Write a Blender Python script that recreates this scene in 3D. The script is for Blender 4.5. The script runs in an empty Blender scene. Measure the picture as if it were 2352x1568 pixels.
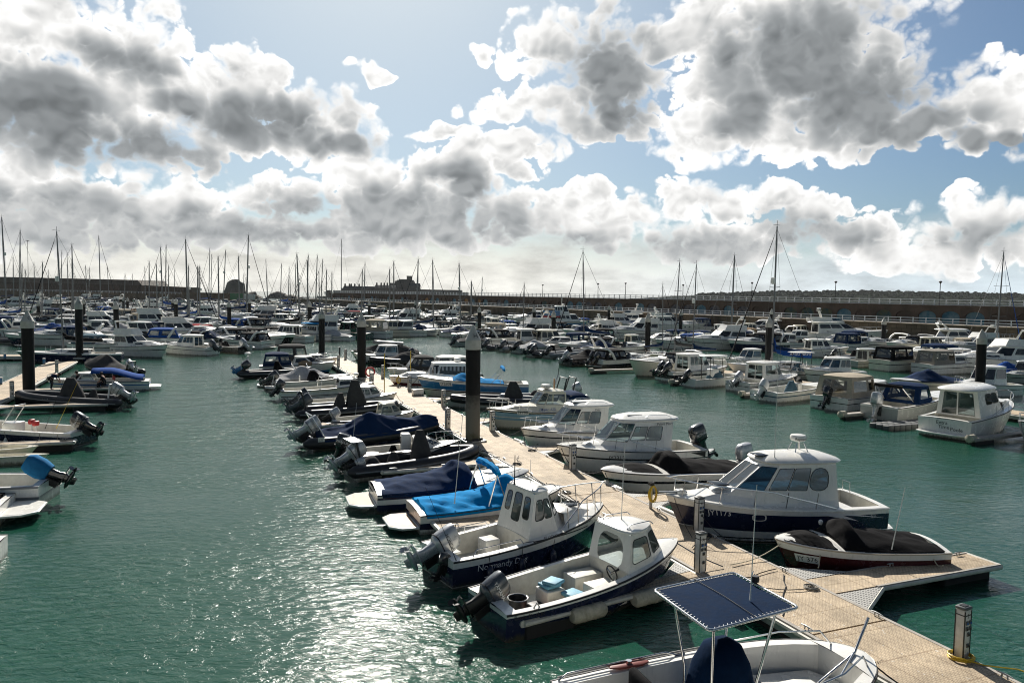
import bpy, math, random
from mathutils import Vector as V, Matrix, noise
random.seed(11)
R = math.radians
HAZE_D = .000032
C = bpy.context.scene.collection
sc = bpy.context.scene

# ------------------------------------------------------------------ camera
CAM_H = 8.0; FPX = 3000/1.7415; CX, CY = 1176.0, 784.0
PITCH = math.atan((CY-678)/FPX); ROLL = R(1.05)
_f = V((0, math.cos(PITCH), -math.sin(PITCH))); _r = V((1, 0, 0)); _u = _r.cross(_f)
CR = _r*math.cos(ROLL)+_u*math.sin(ROLL); CU = -_r*math.sin(ROLL)+_u*math.cos(ROLL); CF = _f
ZN = dict(T1=(0,850,.4354),T2=(900,950,.4354),T3=(1800,950,.4354),T4=(2700,950,.4145),T5=(3296,950,.542),U1=(0,1350,.5102),
          U2=(950,1300,.4464),U3=(1200,1600,.4782),U4=(1500,1850,.5618),U5=(2200,2150,.8061),U6=(2600,1650,.5952),U7=(1600,1350,.5527),D=(0,0,1.7415))
def q(p):
    a, b, s = ZN[p[0]]
    return ((a+p[1]*s)/1.7415, (b+p[2]*s)/1.7415)
def ray(p):
    x, y = q(p)
    return (CR*((x-CX)/FPX)-CU*((y-CY)/FPX)+CF)
def at(p, z=0.0):            # survey: where a sight line meets the level z
    d = ray(p); t = (z-CAM_H)/d.z
    return V((d.x*t, d.y*t, z))
def atY(p, Y):
    d = ray(p); t = Y/d.y
    return V((d.x*t, Y, CAM_H+d.z*t))
cd = bpy.data.cameras.new('camera'); cam = bpy.data.objects.new('camera', cd); C.objects.link(cam)
cam.matrix_world = Matrix(((CR.x, CU.x, -CF.x, 0), (CR.y, CU.y, -CF.y, 0), (CR.z, CU.z, -CF.z, CAM_H), (0, 0, 0, 1)))
cd.sensor_width = 36; cd.lens = 36*3000/4096; cd.clip_end = 20000; cd.clip_start = .1
sc.camera = cam

# ------------------------------------------------------------------ materials
MC = {}
def nd(nt, t, **k):
    n = nt.nodes.new(t)
    for a, b in k.items():
        if a.startswith('i_'): n.inputs[int(a[2:]) if a[2:].isdigit() else a[2:]].default_value = b
        else: setattr(n, a, b)
    return n
def mat(name, col, rough=.5, metal=0., coat=0., var=.12, vs=3., bump=0., bs=40., spec=.5, dirt=None, sheen=0.):
    if name in MC: return MC[name]
    m = bpy.data.materials.new(name); m.use_nodes = True; nt = m.node_tree; b = nt.nodes['Principled BSDF']; L = nt.links.new
    b.inputs['Roughness'].default_value = rough; b.inputs['Metallic'].default_value = metal
    b.inputs['Coat Weight'].default_value = coat; b.inputs['Coat Roughness'].default_value = .06
    b.inputs['Specular IOR Level'].default_value = spec
    if sheen: b.inputs['Sheen Weight'].default_value = sheen
    tc = nd(nt, 'ShaderNodeTexCoord')
    n = nd(nt, 'ShaderNodeTexNoise', i_Scale=vs, i_Detail=5., i_Roughness=.65); L(tc.outputs['Object'], n.inputs['Vector'])
    rp = nd(nt, 'ShaderNodeValToRGB'); L(n.outputs['Fac'], rp.inputs['Fac'])
    d = dirt or tuple(c*(1-var*2) for c in col)
    e = rp.color_ramp.elements; e[0].position = .3; e[1].position = .62
    e[0].color = tuple(c*(1-var)+dd*var for c, dd in zip(col, d))+(1,) if dirt else tuple(c*(1-var) for c in col)+(1,)
    e[1].color = tuple(min(1, c*(1+var*.35)) for c in col)+(1,)
    L(rp.outputs['Color'], b.inputs['Base Color'])
    mr = nd(nt, 'ShaderNodeMapRange', i_3=max(.02, rough-.08), i_4=min(1, rough+.12)); L(n.outputs['Fac'], mr.inputs[0]); L(mr.outputs[0], b.inputs['Roughness'])
    if bump:
        n2 = nd(nt, 'ShaderNodeTexNoise', i_Scale=bs, i_Detail=4.); L(tc.outputs['Object'], n2.inputs['Vector'])
        bp = nd(nt, 'ShaderNodeBump', i_Strength=bump, i_Distance=.02); L(n2.outputs['Fac'], bp.inputs['Height']); L(bp.outputs['Normal'], b.inputs['Normal'])
    MC[name] = m; return m
def gel(name, col):       # painted hulls: run-off streaks from the deck edge, scum line just above the water
    if name in MC: return MC[name]
    m = mat(name, col, .24, 0, .35, .1, 2.2, dirt=tuple(c*.62+.03 for c in col)); nt = m.node_tree; L = nt.links.new; b = nt.nodes['Principled BSDF']; src = b.inputs['Base Color'].links[0].from_socket
    tc = nd(nt, 'ShaderNodeTexCoord'); mp = nd(nt, 'ShaderNodeMapping'); mp.inputs['Scale'].default_value = (5, 5, .55); L(tc.outputs['Object'], mp.inputs[0])
    n = nd(nt, 'ShaderNodeTexNoise', i_Scale=1.6, i_Detail=5., i_Roughness=.7); L(mp.outputs[0], n.inputs['Vector']); r = nd(nt, 'ShaderNodeMapRange', i_1=.54, i_2=.78, i_4=.42); L(n.outputs['Fac'], r.inputs[0])
    mx = nd(nt, 'ShaderNodeMix', data_type='RGBA'); L(r.outputs[0], mx.inputs[0]); L(src, mx.inputs[6]); mx.inputs[7].default_value = tuple(c*.45+.025 for c in col)+(1,)
    s = nd(nt, 'ShaderNodeSeparateXYZ'); L(tc.outputs['Object'], s.inputs[0]); a = nd(nt, 'ShaderNodeMath', operation='MULTIPLY_ADD'); L(n.outputs['Fac'], a.inputs[0]); a.inputs[1].default_value = -.30; L(s.outputs[2], a.inputs[2]); z = nd(nt, 'ShaderNodeMapRange', i_1=-.10, i_2=.03, i_3=.75, i_4=0.); L(a.outputs[0], z.inputs[0])
    m2 = nd(nt, 'ShaderNodeMix', data_type='RGBA'); L(z.outputs[0], m2.inputs[0]); L(mx.outputs[2], m2.inputs[6]); m2.inputs[7].default_value = (.06,.06,.03,1); L(m2.outputs[2], b.inputs['Base Color']); return m
def cloth(name, col): return mat(name, col, .88, 0, 0, .2, 5., bump=.4, bs=11., spec=.06)
WHITE = gel('white_gelcoat', (.80,.785,.735)); CREAM = gel('cream_gelcoat', (.70,.66,.54)); GREYH = gel('pale_grey_gelcoat', (.42,.43,.40))
NAVY = gel('navy_gelcoat', (.008,.013,.045)); BLACKG = gel('black_gelcoat', (.010,.011,.014)); BLUEH = gel('blue_gelcoat', (.02,.16,.36)); PALEB = gel('pale_blue_gelcoat', (.25,.42,.52))
RED = gel('red_gelcoat', (.06,.009,.011)); MAROON = gel('maroon_gelcoat', (.07,.012,.016)); GREENH = gel('green_gelcoat', (.01,.09,.06)); WOODG = gel('varnished_wood', (.25,.11,.045))
ANTI = mat('antifouling', (.02,.03,.05), .7)
NSKID = mat('nonskid_deck', (.62,.62,.58), .6, bump=.25, bs=90.); LINER = mat('cockpit_liner', (.66,.64,.57), .45, dirt=(.3,.27,.2), var=.3)
CDEEP = cloth('deep_navy_canvas', (.004,.017,.048)); CNAVY = cloth('navy_canvas', (.008,.026,.075)); CBLUE = cloth('bright_blue_canvas', (.0,.22,.52)); CGREY = cloth('grey_canvas', (.055,.055,.056)); CBLACK = cloth('black_canvas', (.009,.009,.010))
CSILV = cloth('silver_canvas', (.42,.42,.42)); CTEAL = cloth('slate_teal_canvas', (.07,.13,.17)); CBEIGE = cloth('beige_canvas', (.42,.37,.29)); CRED = cloth('red_canvas', (.30,.02,.025)); CGREEN = cloth('green_tarpaulin', (.0,.22,.13)); CTAN = cloth('tan_canvas', (.35,.24,.15))
CROYAL = cloth('royal_blue_canvas', (.015,.07,.28))
RUBB = mat('black_rubber', (.016,.016,.017), .5); HYP = mat('black_inflatable_fabric', (.018,.019,.022), .42, bump=.1, bs=8.); HYPG = mat('grey_inflatable_fabric', (.20,.21,.22), .45); HYPW = mat('white_inflatable_fabric', (.55,.55,.53), .45)
STEEL = mat('polished_steel', (.62,.62,.62), .18, 1., var=.05); ALU = mat('aluminium', (.45,.46,.47), .38, 1., var=.1); DARKM = mat('dark_metal', (.03,.03,.03), .4, .6)
OBK = mat('black_cowling_paint', (.012,.013,.015), .18, 0, .8, .1); OSI = mat('silver_cowling_paint', (.46,.47,.48), .25, .35, .6, .08); OWH = mat('white_cowling_paint', (.7,.7,.7), .22, 0, .6, .06); OGR = mat('slate_cowling_paint', (.06,.068,.08), .24, .2, .6, .08)
TEAK = mat('teak_planking', (.38,.22,.11), .6, var=.25, vs=6.); BEIGEP = mat('beige_pad', (.42,.36,.28), .7)
INK = mat('black_lettering', (.012,.012,.014), .5, var=.02); INKW = mat('white_lettering', (.75,.75,.75), .5, var=.02); INKB = mat('blue_lettering', (.03,.12,.35), .5, var=.02)
YEL = mat('yellow_hose', (.62,.42,.03), .5); ORANGE = mat('orange_plastic', (.65,.10,.02), .5); REDP = mat('red_plastic', (.45,.02,.02), .45); BLUEP = mat('faded_blue_vinyl', (.12,.33,.45), .6, var=.3, vs=9.)
FOAM = mat('weathered_float_plastic', (.46,.42,.33), .7, var=.45, vs=5., dirt=(.10,.10,.03), bump=.3, bs=12.)
ROPE = mat('grey_rope', (.30,.28,.24), .9); ROPEB = mat('blue_rope', (.01,.06,.12), .9); ROPED = mat('dark_rope', (.02,.02,.025), .9)
GRIME = mat('float_black', (.012,.013,.012), .75, bump=.4, bs=6.)
SKIN = mat('skin', (.45,.26,.19), .5)
def glassmat(name, tint, op):
    m = bpy.data.materials.new(name); m.use_nodes = True; nt = m.node_tree; L = nt.links.new
    nt.nodes.remove(nt.nodes['Principled BSDF']); out = nt.nodes['Material Output']
    tr = nd(nt, 'ShaderNodeBsdfTransparent'); tr.inputs[0].default_value = tint+(1,)
    gl = nd(nt, 'ShaderNodeBsdfGlossy', i_Roughness=.03); gl.inputs[0].default_value = (.9,.93,.95,1)
    fr = nd(nt, 'ShaderNodeFresnel', i_IOR=1.52); mr = nd(nt, 'ShaderNodeMapRange', i_3=op, i_4=1.)
    L(fr.outputs[0], mr.inputs[0]); mx = nd(nt, 'ShaderNodeMixShader'); L(mr.outputs[0], mx.inputs[0]); L(tr.outputs[0], mx.inputs[1]); L(gl.outputs[0], mx.inputs[2]); L(mx.outputs[0], out.inputs[0]); return m
GLASS = glassmat('window_glass', (.45,.52,.53), .03); GLASSB = glassmat('blue_tinted_glass', (.10,.20,.28), .05)
SMOKE = mat('smoked_glass', (.008,.011,.014), .05, var=.05, spec=.8); CLEARP = glassmat('clear_vinyl', (.75,.75,.72), .06)

# ------------------------------------------------------------------ mesh builder
class MB:
    def __init__(s): s.v = []; s.f = []; s.m = []; s.mats = []
    def mi(s, m):
        if m not in s.mats: s.mats.append(m)
        return s.mats.index(m)
    def poly(s, pts, m):
        i = len(s.v); s.v += [V(p) for p in pts]; s.f.append(tuple(range(i, i+len(pts)))); s.m.append(s.mi(m))
    def grid(s, rows, m, close=False):
        i = len(s.v); n = len(rows[0])
        for r_ in rows: s.v += [V(p) for p in r_]
        for a in range(len(rows)-1):
            mm = m(a) if callable(m) else m
            k = s.mi(mm)
            for b in range(n if close else n-1):
                c = (b+1) % n
                s.f.append((i+a*n+b, i+a*n+c, i+(a+1)*n+c, i+(a+1)*n+b)); s.m.append(k)
    def loft(s, rings, m, c0=True, c1=True):
        i = len(s.v); n = len(rings[0]); s.grid(rings, m, True); mm = m if not callable(m) else m(0); e = m if not callable(m) else m(len(rings)-2)
        if c0: s.f.append(tuple(range(i+n-1, i-1, -1))); s.m.append(s.mi(mm))
        j = i+(len(rings)-1)*n
        if c1: s.f.append(tuple(range(j, j+n))); s.m.append(s.mi(e))
    def box(s, c, d, m, rz=0., tap=1.):
        M = Matrix.Rotation(rz, 3, 'Z'); c = V(c); x, y, z = d[0]/2, d[1]/2, d[2]/2
        lo = [M@V((a*x, b*y, -z))+c for a, b in ((-1,-1),(1,-1),(1,1),(-1,1))]; hi = [M@V((a*x*tap, b*y*tap, z))+c for a, b in ((-1,-1),(1,-1),(1,1),(-1,1))]
        s.loft([lo, hi], m)
    def rbox(s, c, d, m, r=.03, rz=0.):
        M = Matrix.Rotation(rz, 3, 'Z'); c = V(c); x, y, z = d[0]/2, d[1]/2, d[2]/2; r = min(r, x*.9, y*.9, z*.9)
        def ring(ins, zz):
            o = []
            for a, b, k in ((1,1,0),(-1,1,1),(-1,-1,2),(1,-1,3)):
                for g in (0, 45, 90):
                    t = R(k*90+g); o.append(M@V((a*(x-r)+(r-ins)*math.cos(t), b*(y-r)+(r-ins)*math.sin(t), zz))+c)
            return o
        s.loft([ring(r*.9, -z), ring(r*.3, -z+r*.3), ring(0, -z+r), ring(0, z-r), ring(r*.3, z-r*.3), ring(r*.9, z)], m)
    def tube(s, pts, r, m, n=6, cap=True):
        pts = [V(p) for p in pts]; rs = r if isinstance(r, (list, tuple)) else [r]*len(pts); rings = []; pn = None
        for i, p in enumerate(pts):
            d = (pts[min(i+1, len(pts)-1)]-pts[max(i-1, 0)]).normalized()
            if pn is None: pn = d.orthogonal().normalized()
            pn = pn-d*pn.dot(d)
            pn = pn.normalized() if pn.length > 1e-5 else d.orthogonal().normalized()
            b = d.cross(pn); rings.append([p+(pn*math.cos(2*math.pi*k/n)+b*math.sin(2*math.pi*k/n))*rs[i] for k in range(n)])
        s.loft(rings, m, cap, cap)
    def lathe(s, prof, m, n=16, o=(0,0,0), M=None):
        o = V(o); M = M or Matrix.Identity(3)
        s.loft([[M@V((r*math.cos(2*math.pi*k/n), r*math.sin(2*math.pi*k/n), z))+o for k in range(n)] for r, z in prof], m)
    def xf(s, M): s.v = [M@p for p in s.v]; return s
    def add(s, o, M=None):
        i = len(s.v); s.v += [M@p if M else p.copy() for p in o.v]
        for f, k in zip(o.f, o.m): s.f.append(tuple(a+i for a in f)); s.m.append(s.mi(o.mats[k]))
    def build(s, name, par=None, ang=38, loc=None, label=None):
        me = bpy.data.meshes.new(name); me.from_pydata([tuple(p) for p in s.v], [], s.f)
        for m in s.mats: me.materials.append(m)
        me.polygons.foreach_set('material_index', s.m)
        if ang: me.polygons.foreach_set('use_smooth', [True]*len(s.f)); me.set_sharp_from_angle(angle=R(ang))
        me.update(); o = bpy.data.objects.new(name, me); C.objects.link(o); o.parent = par
        if loc is not None: o.location = loc
        if label: o['label'] = label
        return o
def tag(o, label, cat, group=None, kind=None):
    o['label'] = label; o['category'] = cat
    if group: o['group'] = group
    if kind: o['kind'] = kind
    return o
def empty(name, loc, rz=0., label=None, cat=None, group=None):
    o = bpy.data.objects.new(name, None); C.objects.link(o); o.empty_display_size = .3; o.location = loc; o.rotation_euler = (0, 0, rz)
    if label: tag(o, label, cat, group)
    return o
KID = {}
def kids(o): return [c for c in bpy.data.objects if c.parent == o]
def copy_tree(o, ch=None):
    c = o.copy(); C.objects.link(c)
    for k in ch[o] if ch else kids(o):
        d = k.copy(); C.objects.link(d); d.parent = c
        for g in ch[k] if ch else kids(k):
            e = g.copy(); C.objects.link(e); e.parent = d
    return c
def tree(o): 
    d = {o: kids(o)}
    for k in d[o][:]: d[k] = kids(k)
    return d
TXT = {}
def text_mesh(txt, size, bold=False):
    key = (txt,)
    if key not in TXT:
        cu = bpy.data.curves.new('t', 'FONT'); cu.body = txt; cu.size = 1; cu.resolution_u = 2; ob = bpy.data.objects.new('t', cu)
        C.objects.link(ob); me = bpy.data.meshes.new_from_object(ob)
        TXT[key] = ([v.co.copy() for v in me.vertices], [tuple(p.vertices) for p in me.polygons]); bpy.data.objects.remove(ob); bpy.data.curves.remove(cu); bpy.data.meshes.remove(me)
    vs, fs = TXT[key]; return [v*size for v in vs], fs
def text_on(mb, txt, size, m, fn, bold=1):       # fn maps (x,y) of the lettering to a point
    vs, fs = text_mesh(txt, size); i = len(mb.v); mb.v += [V(fn(v.x, v.y)) for v in vs]
    for f in fs: mb.f.append(tuple(a+i for a in f)); mb.m.append(mb.mi(m))
def text_w(txt, size): return max(v.x for v in text_mesh(txt, size)[0])
def lerp(a, b, t): return a+(b-a)*t
def curve(keys, t):
    if t <= keys[0][0]: return keys[0][1]
    for (a, x), (b, y) in zip(keys, keys[1:]):
        if t <= b:
            u = (t-a)/(b-a); u = u*u*(3-2*u); return x+(y-x)*u
    return keys[-1][1]

# ------------------------------------------------------------------ boat kit
class Hull:
    def __init__(s, L, B, zb, zs, wt=.82, full=2.3, flare=.4, rake=None, tm=.38, pw=.75, sx=1.7):
        s.L, s.B, s.zb, s.zs, s.wt, s.full, s.flare, s.tm, s.pw, s.sx = L, B, zb, zs, wt, full, flare, tm, pw, sx; s.rake = L*.1 if rake is None else rake
    def hb(s, t):
        if t < s.tm: u = (s.tm-t)/s.tm; return s.B/2*(1-(1-s.wt)*u*u)
        u = (t-s.tm)/(1-s.tm); return max(.012, s.B/2*max(0, 1-u**s.full)**s.pw)
    def z(s, t): return s.zs+(s.zb-s.zs)*max(t, 0.)**s.sx
    def x(s, t): return -s.L/2+s.L*t
    def pt(s, t, v, side=1, off=0.):
        t = max(t, 0.); k = 1-(s.flare*t**1.5+.06)*max(0, 1-v)**1.3; y = s.hb(t)*k
        return V((s.x(t)-s.rake*(1-v)*t**3, side*(y+off), -.05+(s.z(t)+.05)*v))
    def vz(s, t, z): return (z+.05)/(s.z(t)+.05)
    def mesh(s, bands, N=22):     # bands: [(v_top, material)] from the waterline up
        mb = MB(); vs = [0.]; ms = []
        for vt, m in bands:
            k = max(1, round((vt-vs[-1])/.3)); a = vs[-1]
            for j in range(k): vs.append(a+(vt-a)*(j+1)/k); ms.append(m)
        ts = [i/N for i in range(N+1)]; ts = [t if t < .5 else .5+.5*(1-(1-(t-.5)*2)**1.5) for t in ts]
        for sd in (1, -1):
            keel = [V((s.x(t)-s.rake*t**3*1.25, 0, -.38+.22*t**4)) for t in ts]
            rows = [keel]+[[s.pt(t, v, sd) for t in ts] for v in vs]
            mb.grid(rows, lambda a: ANTI if a == 0 else ms[a-1])
        pr = [s.pt(0, v, 1) for v in vs]; sr = [s.pt(0, v, -1) for v in vs]
        mb.grid([[a, b] for a, b in zip(sr, pr)], lambda a: ms[a]); mb.poly([sr[0], pr[0], V((s.x(0), 0, -.38))], ANTI)
        return mb
    def rub(s, m=RUBB, r=.028, v=.97, N=18):
        mb = MB()
        ts = [1-(1-i/N)**1.4 for i in range(N+1)]
        mb.tube([s.pt(t, v, 1, .012) for t in ts]+[s.pt(t, v, -1, .012) for t in ts[::-1]][1:], r, m, 5); return mb
    def deck(s, t0, t1, floor, w=.2, camb=.06, m=WHITE, inner=LINER, fl=NSKID, top=None):
        mb = MB(); Z = lambda t: s.z(t)-.012; ys = [i/4-1 for i in range(9)]
        def strip(ta, tb, n):
            rows = []
            for i in range(n+1):
                t = lerp(ta, tb, i/n); h = s.hb(t); rows.append([V((s.x(t), y*h, Z(t)+camb*(1-y*y)*min(1, h/.5))) for y in ys])
            mb.grid(rows, top or m)
        if t1 < 1: strip(t1, 1, 10)
        if t0 > 0: strip(0, t0, 2)
        if t1 > t0:
            n = 12; ts = [lerp(t0, t1, i/n) for i in range(n+1)]
            inn = lambda t: max(.06, s.hb(t)-w)
            for sd in (1, -1):
                A = [V((s.x(t), sd*s.hb(t), Z(t))) for t in ts]; B = [V((s.x(t), sd*inn(t), Z(t)+.015)) for t in ts]; D = [V((s.x(t), sd*inn(t)*.97, floor)) for t in ts]
                mb.grid([A, B], m); mb.grid([B, D], inner)
            mb.grid([[V((s.x(t), inn(t)*.97, floor)) for t in ts], [V((s.x(t), -inn(t)*.97, floor)) for t in ts]], fl)
            for t in (t0, t1): mb.poly([V((s.x(t), -inn(t), Z(t)+.015)), V((s.x(t), 0, Z(t)+camb)), V((s.x(t), inn(t), Z(t)+.015)), V((s.x(t), inn(t)*.97, floor)), V((s.x(t), -inn(t)*.97, floor))], inner)
        return mb
    def side_text(s, txt, size, m, t, z, side, plate=None):
        mb = MB(); w = text_w(txt, size); d = 1 if side < 0 else -1
        def fn(x, y, o=.014):
            tt = t+d*x/s.L; return s.pt(tt, s.vz(tt, z+y), side, o)
        if plate:
            p = size*.25
            mb.grid([[fn(x, y, .008) for x in [-p+(w+2*p)*i/6 for i in range(7)]] for y in (-p, size*.7+p)], plate)
        text_on(mb, txt, size, m, fn); return mb
def cover_mesh(S, t0, t1, ridge, m, drop=.12, off=.03, p=1.7, wr=.035, nx=44, ny=22, seed=0, bot=None):
    mb = MB(); rows = []
    for i in range(nx+1):
        t = lerp(t0, t1, i/nx); h = S.hb(t)+off; zz = S.z(t); r = curve(ridge, t); row = [S.pt(t, 1-drop/(S.z(t)+.05), 1, off), ]
        for j in range(ny+1):
            y = 1-2*j/ny; sh = (1-abs(y)**p); e = min(1, 4*(1-abs(y)))
            nz = noise.noise(V((S.x(t)*1.1+seed, y*h*1.7, seed)))*wr*1.3+noise.noise(V((S.x(t)*3.1+y*2, y*h*2.3+seed, seed+4)))*wr*.7
            row.append(V((S.x(t)+.02*math.sin(9*y+i), y*h, zz+.03+r*sh+nz*e-abs(noise.noise(V((S.x(t)*.9+y*1.6+seed, y*1.1-S.x(t)*.35, seed+9))))*wr*2.6*e+abs(math.sin(S.x(t)*2.6+y*2+seed))*wr*.5*e)))
        row.append(S.pt(t, 1-drop/(S.z(t)+.05), -1, off)); rows.append(row)
    mb.grid(rows, m); 
    for r_ in (rows[0], rows[-1]): mb.poly(r_, m)
    return mb
def wall(mb, a, b, c, d, wins, m, panes, gm=GLASS, fr=RUBB, fw=.022):
    a, b, c, d = V(a), V(b), V(c), V(d); P = lambda u, v: (a*(1-u)+b*u)*(1-v)+(d*(1-u)+c*u)*v
    n = (b-a).cross(d-a); n = n.normalized() if n.length else V((0,0,1)); lu, lv = max(.01, ((b-a).length+(c-d).length)/2), max(.01, (d-a).length)
    wins = sorted(wins); cuts = [0.]
    for w0, w1 in zip(wins, wins[1:]): cuts.append((w0[2]+w1[0])/2)
    cuts.append(1.)
    if not wins: mb.poly([a, b, c, d], m); return
    for k, w in enumerate(wins):
        u0, v0, u1, v1 = w[:4]; r = w[4] if len(w) > 4 else .06; ru, rv = min(r/lu, (u1-u0)*.49), min(r/lv, (v1-v0)*.49); sl = w[5] if len(w) > 5 else 0.
        co = ((u0,v0,0),(u1,v0,1),(u1,v1,2),(u0,v1,3)); arcs = []
        for (cu, cv, j) in co:
            s1 = (1,1,-1,-1)[(j+0) % 4] if False else None
            uu = cu+ru if j in (0,3) else cu-ru; vv = cv+rv if j in (0,1) else cv-rv; st = (180, 270, 0, 90)[j]; ar = []
            for g in (0, 30, 60, 90):
                U = uu+ru*math.cos(R(st+g)); W = vv+rv*math.sin(R(st+g)); U += sl*(W-v0)/max(.01, v1-v0)*(1 if j in (0, 3) else 0); ar.append(P(U, W))
            arcs.append(ar)
        out = [P(cuts[k], 0), P(cuts[k+1], 0), P(cuts[k+1], 1), P(cuts[k], 1)]
        for j in range(4):
            for g in range(3): mb.poly([out[j], arcs[j][g+1], arcs[j][g]], m)
            j2 = (j+1) % 4; mb.poly([out[j], out[j2], arcs[j2][0], arcs[j][3]], m)
        loop = [p for ar in arcs for p in ar]; ce = sum(loop, V())/len(loop); pm = MB()
        inn = [p+(ce-p).normalized()*fw for p in loop]
        if fr:
            pm.grid([[p+n*.002 for p in loop], [p+n*.012 for p in loop], [p+n*.012 for p in inn], [p+n*.002 for p in inn]], fr, True)
        pm.poly([p+n*.003 for p in loop], gm); panes.append(pm)
def chaikin(pts, k=2):
    for _ in range(k):
        o = []
        for i in range(len(pts)):
            a, b = pts[i], pts[(i+1) % len(pts)]; o += [a*.8+b*.2, a*.2+b*.8]
        pts = o
    return pts
def slab(mb, loop, z, over=.08, th=.07, camb=.06, m=WHITE, k=2, zf=None):      # rounded roof plate
    loop = [V((p[0], p[1], 0)) for p in loop]; ce = sum(loop, V())/len(loop); lx = max(abs(p.x-ce.x) for p in loop); ly = max(abs(p.y-ce.y) for p in loop); loop = chaikin(loop, k)
    zf = zf or (lambda x: z)
    def ring(o, dz): return [V((ce.x+(p.x-ce.x)*(1+o/lx), (p.y)*(1+o/ly), zf(p.x)+dz)) for p in loop]
    rg = [ring(over*.6, 0), ring(over, th*.45), ring(over*.55, th), ring(-lx*.25 if ly > lx else -ly*.25, th+camb*.55), ring(-ly*.6 if lx > ly else -lx*.6, th+camb*.95)]
    mb.loft(rg, m)
def house(S, ta, tb, h, rf=.5, ra=.1, wf=.82, nose=.55, mid=.62, zf=None, m=WHITE, side=((.06,.35,.94,.9,.07),), quarter=((.08,.3,.92,.92,.06),), front=((.06,.3,.94,.92,.06),), aft=None, gm=GLASS, over=.08, th=.07, camb=.06, rm=None, tumble=.86, roof=True, z0=None, xr=0., fr=RUBB, droop=0.):
    """wheelhouse: returns (walls+roof builder, pane builders)"""
    mb = MB(); panes = []; xa, xf = S.x(ta), S.x(tb); xm = lerp(xa, xf, mid); ya = S.hb(ta)*wf; tm_ = lerp(ta, tb, mid); ym = min(S.hb(tm_)*wf, ya*1.02); yf = ym*nose
    zz = lambda t: (S.z(t)-.015 if z0 is None else z0); zt = zz(ta)+h
    base = [V((xa, ya, zz(ta))), V((xm, ym, zz(tm_))), V((xf, yf, zz(tb)))]
    zT = lambda x: zt+droop*(x-xa)
    top = [V((xa+ra, ya*tumble, 0)), V((xm-rf*.55, ym*tumble, 0)), V((xf-rf, yf*tumble, 0))]
    for p in top: p.z = zT(p.x)
    F = lambda p: V((p.x, -p.y, p.z))
    wall(mb, base[0], base[1], top[1], top[0], [], m, panes) if side is None else wall(mb, base[1], base[0], top[0], top[1], [(1-w[2], w[1], 1-w[0], w[3])+tuple(w[4:5]) for w in side], m, panes, gm, fr)
    wall(mb, F(base[0]), F(base[1]), F(top[1]), F(top[0]), list(side or ()), m, panes, gm, fr)
    wall(mb, base[2], base[1], top[1], top[2], list(quarter), m, panes, gm, fr); wall(mb, F(base[1]), F(base[2]), F(top[2]), F(top[1]), list(quarter), m, panes, gm, fr)
    wall(mb, F(base[2]), base[2], top[2], F(top[2]), list(front), m, panes, gm, fr)
    if aft is not None: wall(mb, base[0], F(base[0]), F(top[0]), top[0], list(aft), m, panes, gm, fr)
    if roof:
        lp = [V((top[0].x-xr, top[0].y, 0)), top[1], top[2], F(top[2]), F(top[1]), V((top[0].x-xr, -top[0].y, 0))]; slab(mb, lp, zt, over, th, camb, rm or m, zf=lambda x: zT(x)-.005)
    return mb, panes, (xa, xf, zt, ya)
def put_house(root, H, name='cabin'):
    mb, panes, info = H; c = mb.build(name, root, 30)
    for p in panes: p.build('window', c, 20)
    return c
def pulpit(S, t0, t1, h, r=.014, ins=.06, m=STEEL, n=5, bars=1, open_bow=False):
    mb = MB()
    def P(t, sd, hh): return V((S.x(t), sd*max(.02, S.hb(t)-ins), S.z(t)+hh))
    ts = [lerp(t0, t1, (i/9)**.8) for i in range(10)]
    L_ = [P(ts[0], 1, .02)]+[P(t, 1, h*min(1, .45+i*.25)) for i, t in enumerate(ts[1:])]; R_ = [V((p.x, -p.y, p.z)) for p in L_]
    tip = V((S.x(t1)+.12, 0, S.z(t1)+h*1.02))
    if open_bow: mb.tube(L_, r, m, 5); mb.tube(R_, r, m, 5)
    else: mb.tube(L_+[tip]+R_[::-1], r, m, 5)
    for k in range(n):
        t = lerp(t0, t1, (k+.7)/n)
        for sd in (1, -1): mb.tube([P(t, sd, 0), P(t-.01, sd, h*.98)], r*.8, m, 4)
    return mb
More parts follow.
